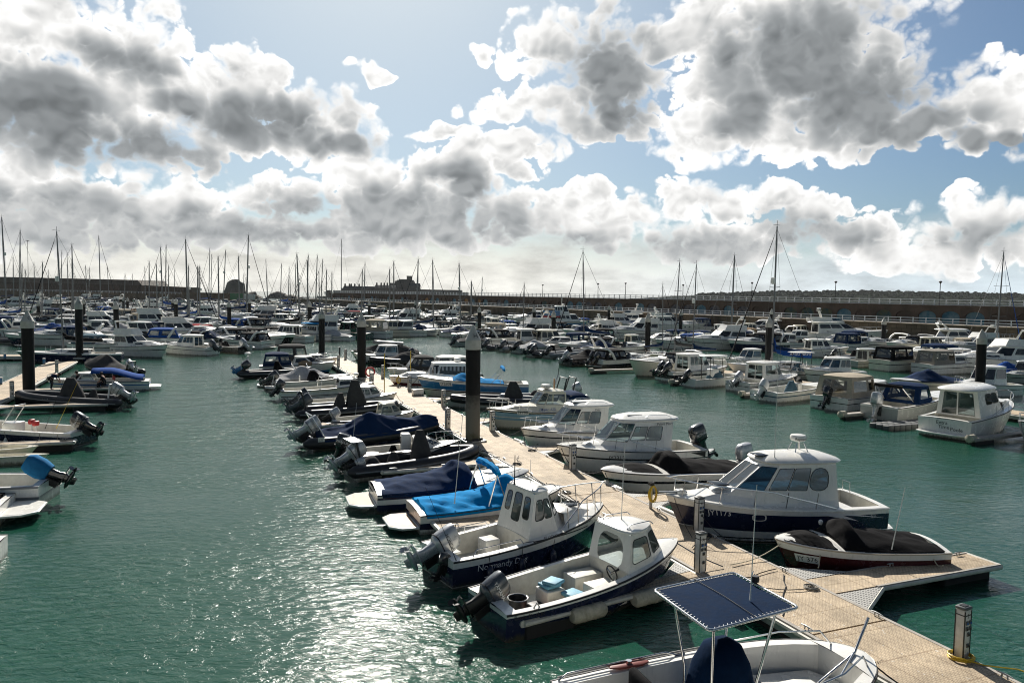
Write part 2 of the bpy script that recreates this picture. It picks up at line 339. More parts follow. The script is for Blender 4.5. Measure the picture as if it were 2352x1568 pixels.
def outboard(par, pos, tilt=40, s=1., cm=OBK, lm=None, txt=None, tm=INKW, turn=0., cov=None, loc_name='outboard_motor'):
    lm = lm or cm; s *= .9; tilt = tilt+9 if tilt >= 40 else tilt; M0 = Matrix.Translation(V(pos))@Matrix.Rotation(R(turn), 4, 'Z')@Matrix.Rotation(R(tilt), 4, 'Y')@Matrix.Scale(s, 4)
    def ring(cx, cz, lx, ly, n=16, e=.6):
        o = []
        for k in range(n):
            a = 2*math.pi*k/n; c, d = math.cos(a), math.sin(a); o.append(V((cx+lx*math.copysign(abs(c)**e, c), ly*math.copysign(abs(d)**e, d), cz)))
        return o
    leg = MB()
    leg.loft([ring(-.24, .14, .20, .15), ring(-.25, .0, .17, .11), ring(-.27, -.22, .15, .075), ring(-.30, -.40, .17, .06), ring(-.31, -.50, .13, .045), ring(-.31, -.62, .14, .035), ring(-.34, -.76, .12, .014)], lm)
    leg.loft([ring(-.38, -.425, .30, .13), ring(-.38, -.40, .30, .13)], lm)
    leg.lathe([(.015,-.34),(.06,-.26),(.08,-.1),(.078,.1),(.055,.22),(.045,.26)], lm, 10, (-.35, 0, -.57), Matrix.Rotation(R(-90), 3, 'Y'))
    for sd in (1, -1): leg.box((-.05, sd*.12, -.12), (.2, .045, .5), DARKM)
    leg.box((.0, 0, .05), (.12, .3, .1), DARKM); leg.tube([(-.1, 0, .02), (-.14, 0, -.32)], .06, DARKM, 7)
    o = leg.xf(M0).build(loc_name, par)
    if cov:
        cw = MB(); cw.loft([ring(-.24, .02, .24, .22), ring(-.25, .3, .31, .25), ring(-.27, .62, .30, .23), ring(-.26, .78, .22, .16), ring(-.26, .8, .08, .05)], cov); cw.xf(M0).build('cowl_cover', o)
    else:
        cw = MB(); cw.loft([ring(-.22, .08, .21, .16), ring(-.22, .14, .28, .2), ring(-.23, .2, .31, .215), ring(-.23, .45, .33, .22), ring(-.25, .64, .31, .205), ring(-.28, .73, .26, .17), ring(-.29, .76, .16, .10)], cm)
        cw.loft([ring(-.23, .19, .325, .23), ring(-.23, .215, .328, .232)], DARKM)
        if txt:
            w = text_w(txt, .13)
            for sd in (1, -1): text_on(cw, txt, .13, tm, lambda x, y, sd=sd: (-.26+(-sd)*(x-w/2), sd*.237, .38+y))
        cw.xf(M0).build('cowl', o)
    pr = MB()
    pr.lathe([(.04,0),(.045,.06),(.02,.14),(.005,.15)], lm, 8, (-.61, 0, -.57), Matrix.Rotation(R(-90), 3, 'Y'))
    for k in range(3):
        B_ = Matrix.Translation((-.67, 0, -.57))@Matrix.Rotation(R(120*k), 4, 'X'); c = [V((.035,-.03,.03)), V((.03,.05,.03)), V((.01,.11,.12)), V((-.02,.07,.18)), V((-.045,-.02,.17)), V((-.04,-.05,.09))]
        pr.poly([B_@p for p in c], lm); pr.poly([B_@(p+V((.008,0,0))) for p in c[::-1]], lm)
    pr.xf(M0).build('propeller', o); return o
def radome(par, pos, s=1., txt=None):
    mb = MB(); mb.lathe([(.06,-.14),(.1,-.13),(.24,-.09),(.27,-.04),(.27,.05),(.24,.1),(.1,.13),(.02,.135)], WHITE, 18)
    if txt:
        w = text_w(txt, .12)
        for sd in (1, -1): text_on(mb, txt, .12, INK, lambda x, y, sd=sd: (.274*math.sin((x-w/2)/.274)*(-sd), .274*math.cos((x-w/2)/.274)*sd, -.05+y))
    mb.xf(Matrix.Translation(V(pos))@Matrix.Scale(s, 4)); return mb.build('radar_dome', par)
def whip(par, p, h, lean=(0,0), r=.009, m=INKW, name='aerial'):
    mb = MB(); p = V(p); mb.tube([p, p+V((lean[0]*.1, lean[1]*.1, h*.1)), p+V((lean[0], lean[1], h))], [r*2, r, r*.6], m, 5); return mb.build(name, par)
def platform(S, ln=.7, z=.22, m=WHITE, top=TEAK, wf=.92, x0=0):
    mb = MB(); y = S.hb(0)*wf; X = S.x(0)+x0; lp = [V((X, -y, 0)), V((X, y, 0)), V((X-ln*.6, y*.97, 0)), V((X-ln, y*.6, 0)), V((X-ln, -y*.6, 0)), V((X-ln*.6, -y*.97, 0))]; ce = V((X-ln/2, 0, 0))
    r = lambda k, zz: [V((ce.x+(p.x-ce.x)*k, p.y*k, zz)) for p in lp]
    mb.loft([r(.93, z-.1), r(1, z-.06), r(1, z-.01), r(.97, z)], m); mb.loft([r(.88, z+.001), r(.88, z+.005)], top); return mb
def tent(par, S, ta, tb, h, m, clear=True, zf=.9, name='canopy', win=None, wf=.95, ra=.25, rf=.35, gm=CLEARP):
    H = house(S, ta, tb, h, rf=rf, ra=ra, wf=wf, nose=.8, m=m, side=win or ((.1,.3,.9,.85,.08),), quarter=((.1,.3,.9,.85,.05),), front=((.1,.2,.9,.85,.05),), aft=((.15,.2,.85,.85,.1),), gm=gm, over=.03, th=.05, camb=.16, rm=m, fr=None)
    return put_house(par, H, name)
def bimini_folded(par, S, t, h, m, rad=.11, rake=.5):
    fr = MB(); y = S.hb(t)*.95; x = S.x(t); z = S.z(t)
    pts = [V((x+rake, sy*y, z+h-.12*abs(sy)**4)) for sy in [i/6-1 for i in range(13)]]
    for sd in (1, -1): fr.tube([V((x, sd*y, z)), V((x+rake*.9, sd*y*.98, z+h-.14))], .026, STEEL, 6); fr.tube([V((x+.7, sd*y*.98, z)), V((x+rake*.9, sd*y*.97, z+h-.16))], .022, STEEL, 6)
    o = fr.build('bimini_frame', par); c = MB(); c.tube(pts, [rad*.8]+[rad*(1+.15*math.sin(i*2.1)) for i in range(11)]+[rad*.8], m, 8); c.build('rolled_canvas', o); return o
def cone_cover(par, S, t, w, l, h, m, lean=.2, z0=None, y=0., name='console_cover'):
    mb = MB(); z = S.zs*.6 if z0 is None else z0; rings = []
    for i, (k, hh) in enumerate(((1,0),(.98,.25),(.75,.55),(.48,.85),(.3,1.))):
        a = []
        for j in range(12):
            g = 2*math.pi*j/12; c, d = math.cos(g), math.sin(g); n_ = 1+.08*noise.noise(V((j*1.3, i*1.7, h*9)))
            a.append(V((S.x(t)+l*k*math.copysign(abs(c)**.7, c)*n_-lean*hh, y+w*k*math.copysign(abs(d)**.7, d)*n_, z+h*hh)))
        rings.append(a)
    mb.loft(rings, m); return mb.build(name, par, 50)
def hull_parts(root, S, bands, deck=None, rub=RUBB, rr=.028, name='hull'):
    h = S.mesh(bands).build(name, root, 40)
    if deck is not None: deck.build('deck', root, 30)
    if rub: S.rub(rub, rr).build('rubbing_strake', root, 60)
    return h
def lines(par, segs, m=ROPED, r=.012, name='mooring_line', sag=.12):
    mb = MB()
    for a, b in segs:
        a, b = V(a), V(b); mb.tube([a.lerp(b, i/6)-V((0, 0, sag*math.sin(math.pi*i/6))) for i in range(7)], r, m, 5)
    return mb.build(name, par)
def boat(name, label, cat, p, zb, head, L, where='bow', group=None, dx=0.):
    P = at(p, zb); h = R(head); d = V((math.cos(h), math.sin(h), 0)); c = P-d*L/2 if where == 'bow' else P+d*L/2
    return empty(name, (c.x, c.y, 0), h, label, cat, group)
def boat2(name, label, cat, pb, zb, ps, zs_, group=None):
    A, B_ = at(pb, zb), at(ps, zs_); d = A-B_; c = (A+B_)/2; h = math.atan2(d.y, d.x); L = math.hypot(d.x, d.y)
    return empty(name, (c.x, c.y, 0), h, label, cat, group), L
def rib_tubes(root, S, r=.23, m=HYP, ext=.3, strip=HYPG, zt=None):
    mb = MB(); N = 16; ts = [1-(1-i/N)**1.5 for i in range(N+1)]; zf = lambda t: S.z(t)-r*.4
    side = [V((S.x(t)-r*.6*t**4, max(.0, S.hb(t)-r*.9), zf(t))) for t in ts]; side[-1].y = 0
    pre = [V((S.x(0)-ext-.28, side[0].y, zf(0))), V((S.x(0)-ext, side[0].y, zf(0)))]
    Lp = pre+side; pts = Lp+[V((p.x, -p.y, p.z)) for p in Lp[::-1][1:]]; rr = [r*.35]+[r]*(len(Lp)-1); rs = rr+rr[::-1][1:]
    mb.tube(pts, rs, m, 14)
    if strip:
        for sd in (1, -1): mb.tube([V((p.x, sd*(p.y+r*.97), p.z)) if p.y > .05 else V((p.x+r*.97, 0, p.z)) for p in Lp[1:]], .035, strip, 5)
    return mb.build('inflatable_tube', root, 60)
def rib_floor(root, S, m=GREYH, r=.23, z=.25):
    mb = MB(); ts = [i/14 for i in range(15)]
    f = lambda t: max(.03, S.hb(t)-r*1.1)
    mb.grid([[V((S.x(t), f(t), z+.25*t**3)) for t in ts], [V((S.x(t), -f(t), z+.25*t**3)) for t in ts]], NSKID)
    for sd in (1, -1): mb.grid([[V((S.x(t), sd*f(t), z+.25*t**3+.1)) for t in ts], [V((S.x(t), sd*f(t)*.9, .0)) for t in ts], [V((S.x(t)-.2*t, 0, -.3)) for t in ts]], m)
    mb.box((S.x(0)-.03, 0, .25), (.1, 2*f(0), .7), m); return mb.build('hull', root)

# ------------------------------------------------------------------ daylight
SUN_AZ, SUN_EL = R(-10.5), R(33)
sl = bpy.data.lights.new('sun', 'SUN'); sl.energy = 5.0; sl.angle = R(.53); sl.color = (1, .945, .86)
so = bpy.data.objects.new('sun', sl); C.objects.link(so)
sd_ = V((math.sin(SUN_AZ)*math.cos(SUN_EL), math.cos(SUN_AZ)*math.cos(SUN_EL), math.sin(SUN_EL)))
so.rotation_euler = sd_.to_track_quat('Z', 'Y').to_euler(); so.location = (0, 0, 60)
w = bpy.data.worlds.new('World'); sc.world = w; w.cycles.sampling_method = 'MANUAL'; w.cycles.sample_map_resolution = 512; w.use_nodes = True; nt = w.node_tree; L = nt.links.new
bg = nt.nodes['Background']; bg.inputs[1].default_value = .07
sky = nd(nt, 'ShaderNodeTexSky', sky_type='NISHITA', sun_disc=False, sun_elevation=SUN_EL, sun_rotation=SUN_AZ, air_density=1.0, dust_density=1.2, ozone_density=2.2)
tc = nd(nt, 'ShaderNodeTexCoord'); sx = nd(nt, 'ShaderNodeSeparateXYZ'); L(tc.outputs['Generated'], sx.inputs[0])
def M_(op, a, b=None, c=None, clamp=False):
    n = nt.nodes.new('ShaderNodeMath'); n.operation = op; n.use_clamp = clamp
    for i, x in enumerate((a, b, c)):
        if x is None: continue
        if isinstance(x, (int, float)): n.inputs[i].default_value = x
        else: L(x, n.inputs[i])
    return n.outputs[0]
def VM(op, a, b=None):
    n = nt.nodes.new('ShaderNodeVectorMath'); n.operation = op
    for i, x in enumerate((a, b)):
        if x is None: continue
        if isinstance(x, tuple): n.inputs[i].default_value = x
        else: L(x, n.inputs[i])
    return n.outputs['Value'] if op in ('LENGTH', 'DOT_PRODUCT') else n.outputs[0]
def SS(x, a, b, o0=0., o1=1.):
    n = nd(nt, 'ShaderNodeMapRange', interpolation_type='SMOOTHSTEP'); L(x, n.inputs[0])
    for i, v_ in enumerate((a, b, o0, o1)): n.inputs[i+1].default_value = v_
    return n.outputs[0]
def NZ(vec, scale, det, ro=.55, col=False, lac=2.):
    n = nd(nt, 'ShaderNodeTexNoise', noise_dimensions='2D', i_Scale=scale, i_Detail=det, i_Roughness=ro, i_Lacunarity=lac); L(vec, n.inputs['Vector']); return n.outputs['Color' if col else 'Fac']
def MIX(f, a, b):
    n = nd(nt, 'ShaderNodeMix', data_type='RGBA')
    if isinstance(f, float): n.inputs[0].default_value = f
    else: L(f, n.inputs[0])
    for i, x in ((6, a), (7, b)):
        if isinstance(x, tuple): n.inputs[i].default_value = x+(1,)
        else: L(x, n.inputs[i])
    return n.outputs[2]
az = M_('MULTIPLY', M_('ARCTAN2', sx.outputs[0], sx.outputs[1]), 57.29578); el = M_('MULTIPLY', M_('ARCSINE', sx.outputs[2]), 57.29578)
cb = nd(nt, 'ShaderNodeCombineXYZ'); L(az, cb.inputs[0]); L(el, cb.inputs[1]); P0 = cb.outputs[0]
def dirn(x, y):
    d = ray(('D', x, y)).normalized(); return math.degrees(math.atan2(d.x, d.y)), math.degrees(math.asin(d.z))
PXD = 1/30.07     # degrees per survey pixel
# cumulus heaps: (x, y, half width, half height)
HEAPS = [(130,70,120,95),(330,120,125,110),(60,215,150,120),(235,235,160,120),(430,240,170,110),(560,210,125,100),(720,300,150,95),(820,335,75,50),(100,300,110,90),(560,320,230,48),(320,340,150,70),
 (60,385,130,60),(150,455,210,48),(60,520,220,60),(390,470,190,70),(640,450,160,48),(820,405,120,55),(900,470,180,90),(1060,400,150,80),(1130,470,90,60),(930,530,300,55),(550,530,300,55),
 (1240,480,80,60),(1330,460,80,55),(1400,510,130,60),(1580,480,95,65),(1690,490,80,55),(1850,470,130,48),(1960,540,150,55),(1640,560,210,45),(2270,500,120,60),(2200,570,160,50),
 (1260,90,90,95),(1370,150,150,130),(1230,240,190,48),(1420,270,140,48),(1160,330,120,45),(1040,300,90,28),
 (1640,60,140,120),(1860,70,240,130),(1700,220,200,140),(1950,220,220,125),(2110,290,220,48),(2300,240,170,95),(1640,335,110,55),(1830,330,200,50),
 (835,170,50,22),(1135,115,38,24)]
# where a heap is thick enough to go grey underneath
CORES = [(150,535,300,58),(560,540,320,52),(950,535,330,58),(1300,570,200,30),(1640,575,220,30),(60,240,150,90),(330,150,95,60),(420,250,80,50),(620,285,170,65),(760,330,110,40),(300,340,200,50),(130,320,110,60),(120,480,260,55),(480,520,300,45),(950,500,330,60),(1060,420,100,50),(690,480,120,40),
 (1330,540,120,30),(1380,170,120,110),(1440,260,90,60),(1830,130,210,110),(1960,230,210,90),(2110,290,130,50),(1720,250,80,70),(1860,530,150,45),(1640,560,120,25),(2290,330,120,25),(2270,540,90,35)]
wp = VM('ADD', P0, VM('MULTIPLY', VM('SUBTRACT', NZ(P0, .16, 2, .5, True), (.5,.5,.5)), (4.6,3.2,0)))
wp2 = VM('ADD', wp, VM('MULTIPLY', VM('SUBTRACT', NZ(P0, .5, 2, .5, True), (.5,.5,.5)), (2.0,1.7,0)))
def field(pts, vec, sm, k=1.):
    acc = None
    for x, y, a, b in pts:
        u, v_ = dirn(x, y); ln = VM('LENGTH', VM('MULTIPLY', VM('SUBTRACT', vec, (u, v_, 0)), (1/(a*PXD*k), 1/(b*PXD*k), 0)))
        acc = ln if acc is None else M_('MINIMUM', acc, ln)
    return M_('SUBTRACT', 1., acc)
FH = field(HEAPS, wp2, .12, 1.0); FC = field(CORES, wp, .35, 1.1)
# elsewhere round the sky: scattered broken cloud
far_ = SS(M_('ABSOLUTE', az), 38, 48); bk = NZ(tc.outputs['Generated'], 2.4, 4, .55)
FH = M_('MAXIMUM', FH, M_('SUBTRACT', M_('MULTIPLY', far_, M_('MULTIPLY', bk, 3.2)), 2.0))
mr = nd(nt, 'ShaderNodeCombineXYZ'); L(az, mr.inputs[0]); L(M_('MULTIPLY', el, 1.15), mr.inputs[1]); PS = mr.outputs[0]
def puff(vec, sc_, det): return M_('ABSOLUTE', M_('SUBTRACT', NZ(vec, sc_, det, .45), .5))
def heap(vec, det):        # rounded heads at three sizes
    a1 = M_('MULTIPLY', puff(VM('ADD', vec, (37., 11., 0)), .26, det), 1.5); a2 = M_('MULTIPLY', puff(VM('ADD', vec, (5., 71., 0)), .62, det), .85)
    return M_('ADD', a1, a2)
h1 = heap(PS, 1); h2 = heap(VM('ADD', PS, (-.14, .62, 0)), 1); f1 = puff(VM('ADD', PS, (91., 3., 0)), 1.5, 3)
bil = M_('ADD', h1, M_('MULTIPLY', f1, .42))
lowf = NZ(P0, .14, 3, .5)
dens = M_('ADD', FH, M_('MULTIPLY', M_('MULTIPLY', M_('SUBTRACT', bil, .245), 1.6), SS(FH, -.3, .1)))
soft = M_('ADD', .14, M_('MULTIPLY', SS(NZ(VM('ADD', P0, (9., 3., 0)), .2, 2, .5), .4, .68), .42))
alpha = SS(M_('DIVIDE', dens, soft), -.05, 1.)
core = SS(M_('ADD', FC, M_('MULTIPLY', M_('SUBTRACT', h1, .22), .8)), -.26, .70)
relief = M_('MAXIMUM', M_('MINIMUM', M_('MULTIPLY', M_('SUBTRACT', h1, h2), .9), .14), -.26)
thick = SS(dens, .05, .75)
br = M_('SUBTRACT', M_('ADD', 1.10, M_('MULTIPLY', M_('SUBTRACT', lowf, .5), .35)), M_('MULTIPLY', thick, .30))
br = M_('MULTIPLY', br, M_('SUBTRACT', 1., M_('MULTIPLY', core, SS(el, 3., 11., .46, .66))))
br = M_('MAXIMUM', M_('MULTIPLY', br, M_('ADD', 1., M_('MULTIPLY', M_('MULTIPLY', relief, thick), 1.2))), .17)
cc = MIX(SS(br, .15, .8), (.89,.96,1.0), (1.,.995,.98)); cl = VM('SCALE', cc); L(M_('MULTIPLY', br, 10.2), cl.node.inputs['Scale'])
# thin veil low over the horizon
vn = NZ(VM('MULTIPLY', P0, (.5, 1.5, 0)), .45, 7, .58)
veil = M_('MULTIPLY', SS(M_('ADD', el, M_('MULTIPLY', M_('SUBTRACT', vn, .5), 5.)), 1.2, 6.5, 1., 0.), .95)
vb = M_('MULTIPLY', M_('ADD', .80, M_('MULTIPLY', M_('SUBTRACT', vn, .5), .9)), 10.)
vside = SS(az, -5, 34); vc0 = MIX(vside, (1.02,1.0,.93), (.80,.92,1.0)); vs_ = VM('SCALE', vc0); L(vb, vs_.node.inputs['Scale'])
# pale thin air round the sun
sdv = VM('DOT_PRODUCT', tc.outputs['Generated'], tuple(sd_)); glow = M_('POWER', M_('MAXIMUM', sdv, 0.), 8.)
skc = MIX(M_('MULTIPLY', glow, .95, None, True), VM('MULTIPLY', sky.outputs[0], (.44, .56, .66)), (4.6, 5.5, 6.3))
skc = MIX(M_('MULTIPLY', M_('POWER', M_('MAXIMUM', sdv, 0.), 45.), .9, None, True), skc, (8.6, 8.9, 9.0)); skc = MIX(far_, skc, VM('MULTIPLY', sky.outputs[0], (.46, .44, .41))); c1 = MIX(veil, skc, vs_); c2 = MIX(alpha, c1, cl)  # sky outside the view is dimmed and warmed to cut ambient light
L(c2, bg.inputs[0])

# ------------------------------------------------------------------ water, far shores
def water_mat():
    m = bpy.data.materials.new('harbour_water'); m.use_nodes = True; n_ = m.node_tree; K = n_.links.new; b = n_.nodes['Principled BSDF']
    b.inputs['Roughness'].default_value = .085; b.inputs['IOR'].default_value = 1.333
    t = nd(n_, 'ShaderNodeTexCoord'); mp = nd(n_, 'ShaderNodeMapping'); mp.inputs['Rotation'].default_value = (0, 0, R(-24)); mp.inputs['Scale'].default_value = (.8, 1.5, 1); K(t.outputs['Object'], mp.inputs['Vector'])
    a = nd(n_, 'ShaderNodeTexNoise', i_Scale=.55, i_Detail=3., i_Roughness=.5, i_Distortion=.3); c = nd(n_, 'ShaderNodeTexNoise', i_Scale=3.4, i_Detail=4., i_Roughness=.6, i_Distortion=.6); g = nd(n_, 'ShaderNodeTexNoise', i_Scale=.06, i_Detail=3.)
    K(mp.outputs[0], a.inputs['Vector']); K(mp.outputs[0], c.inputs['Vector']); K(t.outputs['Object'], g.inputs['Vector'])
    gr = nd(n_, 'ShaderNodeMapRange', i_1=.38, i_2=.62, i_3=.4, i_4=1.2); K(g.outputs['Fac'], gr.inputs[0])
    b1_ = nd(n_, 'ShaderNodeBump', i_Distance=.13); K(gr.outputs[0], b1_.inputs['Strength']); K(a.outputs['Fac'], b1_.inputs['Height'])
    b2_ = nd(n_, 'ShaderNodeBump', i_Distance=.06); K(gr.outputs[0], b2_.inputs['Strength']); K(c.outputs['Fac'], b2_.inputs['Height']); K(b1_.outputs[0], b2_.inputs['Normal']); K(b2_.outputs[0], b.inputs['Normal'])
    rp = nd(n_, 'ShaderNodeValToRGB'); e = rp.color_ramp.elements; e[0].position = .3; e[0].color = (.007,.050,.031,1); e[1].position = .7; e[1].color = (.015,.080,.050,1); K(g.outputs['Fac'], rp.inputs[0]); K(rp.outputs[0], b.inputs['Base Color'])
    return m
WATER = water_mat()
mb = MB(); mb.grid([[V((r_*math.cos(a), r_*math.sin(a), 0)) for a in [2*math.pi*k/48 for k in range(48)]] for r_ in (1, 80, 300, 900, 3000, 9000)], WATER, True); mb.f = [f[::-1] for f in mb.f]
o = mb.build('water', None, 0); o['kind'] = 'structure'
mb = MB(); SEAB = mat('seabed', (.02,.05,.04), .9); mb.poly([(-9000,-9000,-4),(9000,-9000,-4),(9000,9000,-4),(-9000,9000,-4)], SEAB); o = mb.build('seabed_ground', None, 0); o['kind'] = 'structure'
# wooded hills along the right horizon
HILL = mat('hillside_scrub', (.022,.028,.022), .95, var=.5, vs=.02, spec=.0); WOODL = mat('woodland_foliage', (.018,.026,.018), .95, var=.5, vs=.03, spec=.0)
def ridge(name, Y, keys, mtl, dep, amp, bump):
    mb = MB(); rows = [[], [], [], []]; x0, x1 = keys[0][0], keys[-1][0]; n = 260
    for i in range(n+1):
        px = lerp(x0, x1, i/n); d = ray(('D', px, 660)); X = d.x/d.y*Y; zt = curve(keys, px)*Y/FPX*1.0; h = zt+noise.noise(V((px*.012, 3, 1)))*amp
        rows[0].append(V((X*(Y-dep)/Y, Y-dep, -2))); rows[1].append(V((X*(Y-dep*.5)/Y, Y-dep*.5, h*.4))); rows[2].append(V((X, Y, h))); rows[3].append(V((X, Y+dep, -2)))
    mb.grid(rows, mtl); o = mb.build(name, None, 60); o['kind'] = 'structure'; return rows[2]
hr = ridge('hills', 1900, [(1480,6),(1560,12),(1640,19),(1800,26),(1990,30),(2080,30),(2240,30),(2340,30),(2700,32)], HILL, 1000, 1.5, 1)
mb = MB(); rnd = random.Random(4)
for i in range(3600):
    k = rnd.random()**.8; p = hr[min(len(hr)-1, int((.09+.91*k)*(len(hr)-1)))]; r_ = rnd.uniform(2.5, 7.5); g_ = rnd.random()**1.6; yy_ = p.y-620*g_; c = V((p.x*yy_/p.y+rnd.uniform(-8, 8), yy_, p.z*(1-.85*g_)*rnd.uniform(.85, 1.03)))
    ph = rnd.random()*6; ring = lambda zz, rr: [c+V((rr*math.cos(j*1.047+ph)*rnd.uniform(.75, 1.2), rr*math.sin(j*1.047+ph), zz)) for j in range(6)]
    mb.loft([ring(-r_*.6, r_*.7), ring(0, r_), ring(r_*.5, r_*.75), ring(r_*.8, r_*.25)], WOODL)
o = mb.build('hillside_woods', None, 0); tag(o, 'dark woods covering the far hills', 'woods', kind='stuff')

# ------------------------------------------------------------------ stone
def stone(name, col, dark, sw, shh, morta=.018, stain=1.):
    m = bpy.data.materials.new(name); m.use_nodes = True; n_ = m.node_tree; K = n_.links.new; b = n_.nodes['Principled BSDF']; b.inputs['Roughness'].default_value = .85
    t = nd(n_, 'ShaderNodeTexCoord'); sp = nd(n_, 'ShaderNodeSeparateXYZ'); K(t.outputs['Object'], sp.inputs[0]); cb_ = nd(n_, 'ShaderNodeCombineXYZ'); K(sp.outputs[0], cb_.inputs[0]); K(sp.outputs[2], cb_.inputs[1])
    br_ = nd(n_, 'ShaderNodeTexBrick', i_Scale=1., offset=.5); br_.inputs['Brick Width'].default_value = sw; br_.inputs['Row Height'].default_value = shh; br_.inputs['Mortar Size'].default_value = morta
    br_.inputs['Color1'].default_value = col+(1,); br_.inputs['Color2'].default_value = tuple(c*.62 for c in col)+(1,); br_.inputs['Mortar'].default_value = tuple(c*.3 for c in dark)+(1,); K(cb_.outputs[0], br_.inputs['Vector'])
    nz = nd(n_, 'ShaderNodeTexNoise', i_Scale=.35, i_Detail=6., i_Roughness=.7); mp = nd(n_, 'ShaderNodeMapping'); mp.inputs['Scale'].default_value = (1, 1, .35); K(t.outputs['Object'], mp.inputs['Vector']); K(mp.outputs[0], nz.inputs['Vector'])
    rp = nd(n_, 'ShaderNodeMapRange', i_1=.4, i_2=.7); K(nz.outputs['Fac'], rp.inputs[0]); mx = nd(n_, 'ShaderNodeMix', data_type='RGBA'); K(rp.outputs[0], mx.inputs[0]); K(br_.outputs['Color'], mx.inputs[6]); mx.inputs[7].default_value = dark+(1,); K(mx.outputs[2], b.inputs['Base Color'])
    zt_ = nd(n_, 'ShaderNodeMath', operation='MULTIPLY_ADD'); K(nz.outputs['Fac'], zt_.inputs[0]); zt_.inputs[1].default_value = -1.6; K(sp.outputs[2], zt_.inputs[2]); zr = nd(n_, 'ShaderNodeMapRange', i_1=.8, i_2=1.5, i_3=.8, i_4=0.); K(zt_.outputs[0], zr.inputs[0]); mt = nd(n_, 'ShaderNodeMix', data_type='RGBA'); K(zr.outputs[0], mt.inputs[0]); K(mx.outputs[2], mt.inputs[6]); mt.inputs[7].default_value = (.02,.022,.012,1); K(mt.outputs[2], b.inputs['Base Color'])
    bp = nd(n_, 'ShaderNodeBump', i_Strength=.6, i_Distance=.06); K(nz.outputs['Fac'], bp.inputs['Height']); K(bp.outputs[0], b.inputs['Normal']); return m
GRAN = stone('granite_blocks', (.20,.145,.095), (.06,.045,.03), 1.9, .75, .03); CONC = stone('stained_concrete', (.115,.085,.065), (.045,.034,.026), 7.5, 5., .01); COPE = mat('coping_stone', (.27,.22,.16), .8)
RAILW = mat('white_railing_paint', (.72,.74,.76), .4); LAMPB = mat('lamp_post_black', (.02,.02,.022), .5)
MUR = [mat('mural_'+n, c, .7, var=.75, vs=v_, dirt=d) for n, c, d, v_ in (('ocean', (.02,.10,.16), (.2,.3,.32), .8), ('sunset', (.30,.15,.02), (.03,.1,.2), .6), ('figures', (.02,.03,.05), (.22,.2,.18), 1.2), ('reef', (.015,.05,.06), (.14,.12,.02), 1.0), ('brick', (.24,.09,.03), (.05,.03,.02), .9))]
# breakwater: local x runs away along the wall, local y back from the quay face
BW = V((88, 129, 0)); BD = V((-.587, .8096, 0)); BH = math.atan2(BD.y, BD.x)
bw = empty('breakwater', (BW.x, BW.y, 0), BH, 'long dark granite breakwater with a row of painted arches', 'breakwater')
S0, S1, Q, U = -70., 345., 4.05, 7.3
mb = MB(); mb.poly([(S0,0,-3),(S1,0,-3),(S1,0,Q-.22),(S0,0,Q-.22)], GRAN); mb.poly([(S1,0,-3),(S1,-14,-3),(S1,-14,Q),(S1,0,Q)], GRAN); mb.build('quay_face', bw, 0)
mb = MB(); mb.poly([(S0,0.25,Q-.004),(S1,0.25,Q-.004),(S1,-8,Q-.004),(S0,-8,Q-.004)], COPE); mb.build('quay_walkway', bw, 0)
mb = MB(); mb.box(((S0+S1)/2, .06, Q-.11), (S1-S0, .5, .22), COPE); mb.build('quay_coping', bw, 0)
mb = MB(); pitch = 4.35; nb = int((S1-S0-20)/pitch); rnd = random.Random(5); yb = -6.2
painted = {}
for k in range(nb):
    x0 = S0+k*pitch; xc = x0+pitch/2; r_ = 1.72; spring = Q+1.35; pts = [V((xc+r_*math.cos(a), yb, spring+r_*.62*math.sin(a))) for a in [math.pi*j/10 for j in range(11)]]
    lo = [V((xc+r_, yb, Q)), V((xc-r_, yb, Q))]
    top = [V((x0+pitch, yb, U)), V((x0, yb, U))]
    mb.poly([V((x0+pitch, yb, Q)), top[0], pts[0], lo[0]], CONC); mb.poly([V((x0, yb, Q)), lo[1], pts[-1], top[1]], CONC)
    for j in range(10):
        f = j/10; g = (j+1)/10; mb.poly([pts[j], lerp(top[0], top[1], f), lerp(top[0], top[1], g), pts[j+1]], CONC)
    loop = [lo[0]]+pts+[lo[1]]; bk_ = [p+V((0, -.45, 0)) for p in loop]
    mb.grid([loop, bk_], CONC); mu = MUR[rnd.choice((0,0,0,3,3,2,2,0,1))] if rnd.random() < .62 else CONC
    mb.poly(bk_, mu)
mb.build('arched_wall', bw, 0)
xe = S0+nb*pitch
mb = MB(); mb.box(((S0+xe)/2, yb-.62+.35, U+.15), (xe-S0, 1.1, .3), CONC); mb.poly([(S0,yb-1,U-.1),(xe,yb-1,U-.1),(xe,yb-6,U-.1),(S0,yb-6,U-.1)], COPE); mb.poly([(S0,yb-6,-3),(xe,yb-6,-3),(xe,yb-6,U),(S0,yb-6,U)], GRAN); mb.poly([(xe,yb,Q),(xe,yb-6,Q),(xe,yb-6,U+.1),(xe,yb,U+.1)], CONC); mb.build('parapet', bw, 0)
def railing(name, label, y, z, sa, sb, step, h=1.1, r=.045):
    mb = MB(); n = int((sb-sa)/step)
    for i in range(n+1): x = sa+i*step; mb.box((x, y, z+h/2), (r*1.8, r*1.8, h), RAILW); mb.box((x, y, z+h+.04), (r*2.6, r*2.6, .1), RAILW)
    for hh in (.12, .5, .98): mb.box(((sa+sb)/2, y, z+h*hh), (sb-sa, r, r*1.5), RAILW)
    o = mb.build(name, None, 0, loc=(BW.x, BW.y, 0)); o.rotation_euler = (0, 0, BH); tag(o, label, 'railing'); return o
railing('railing', 'white railing along the lower quay edge of the breakwater', -.05, Q, S0, S1, 2.4, 1.1, .08)
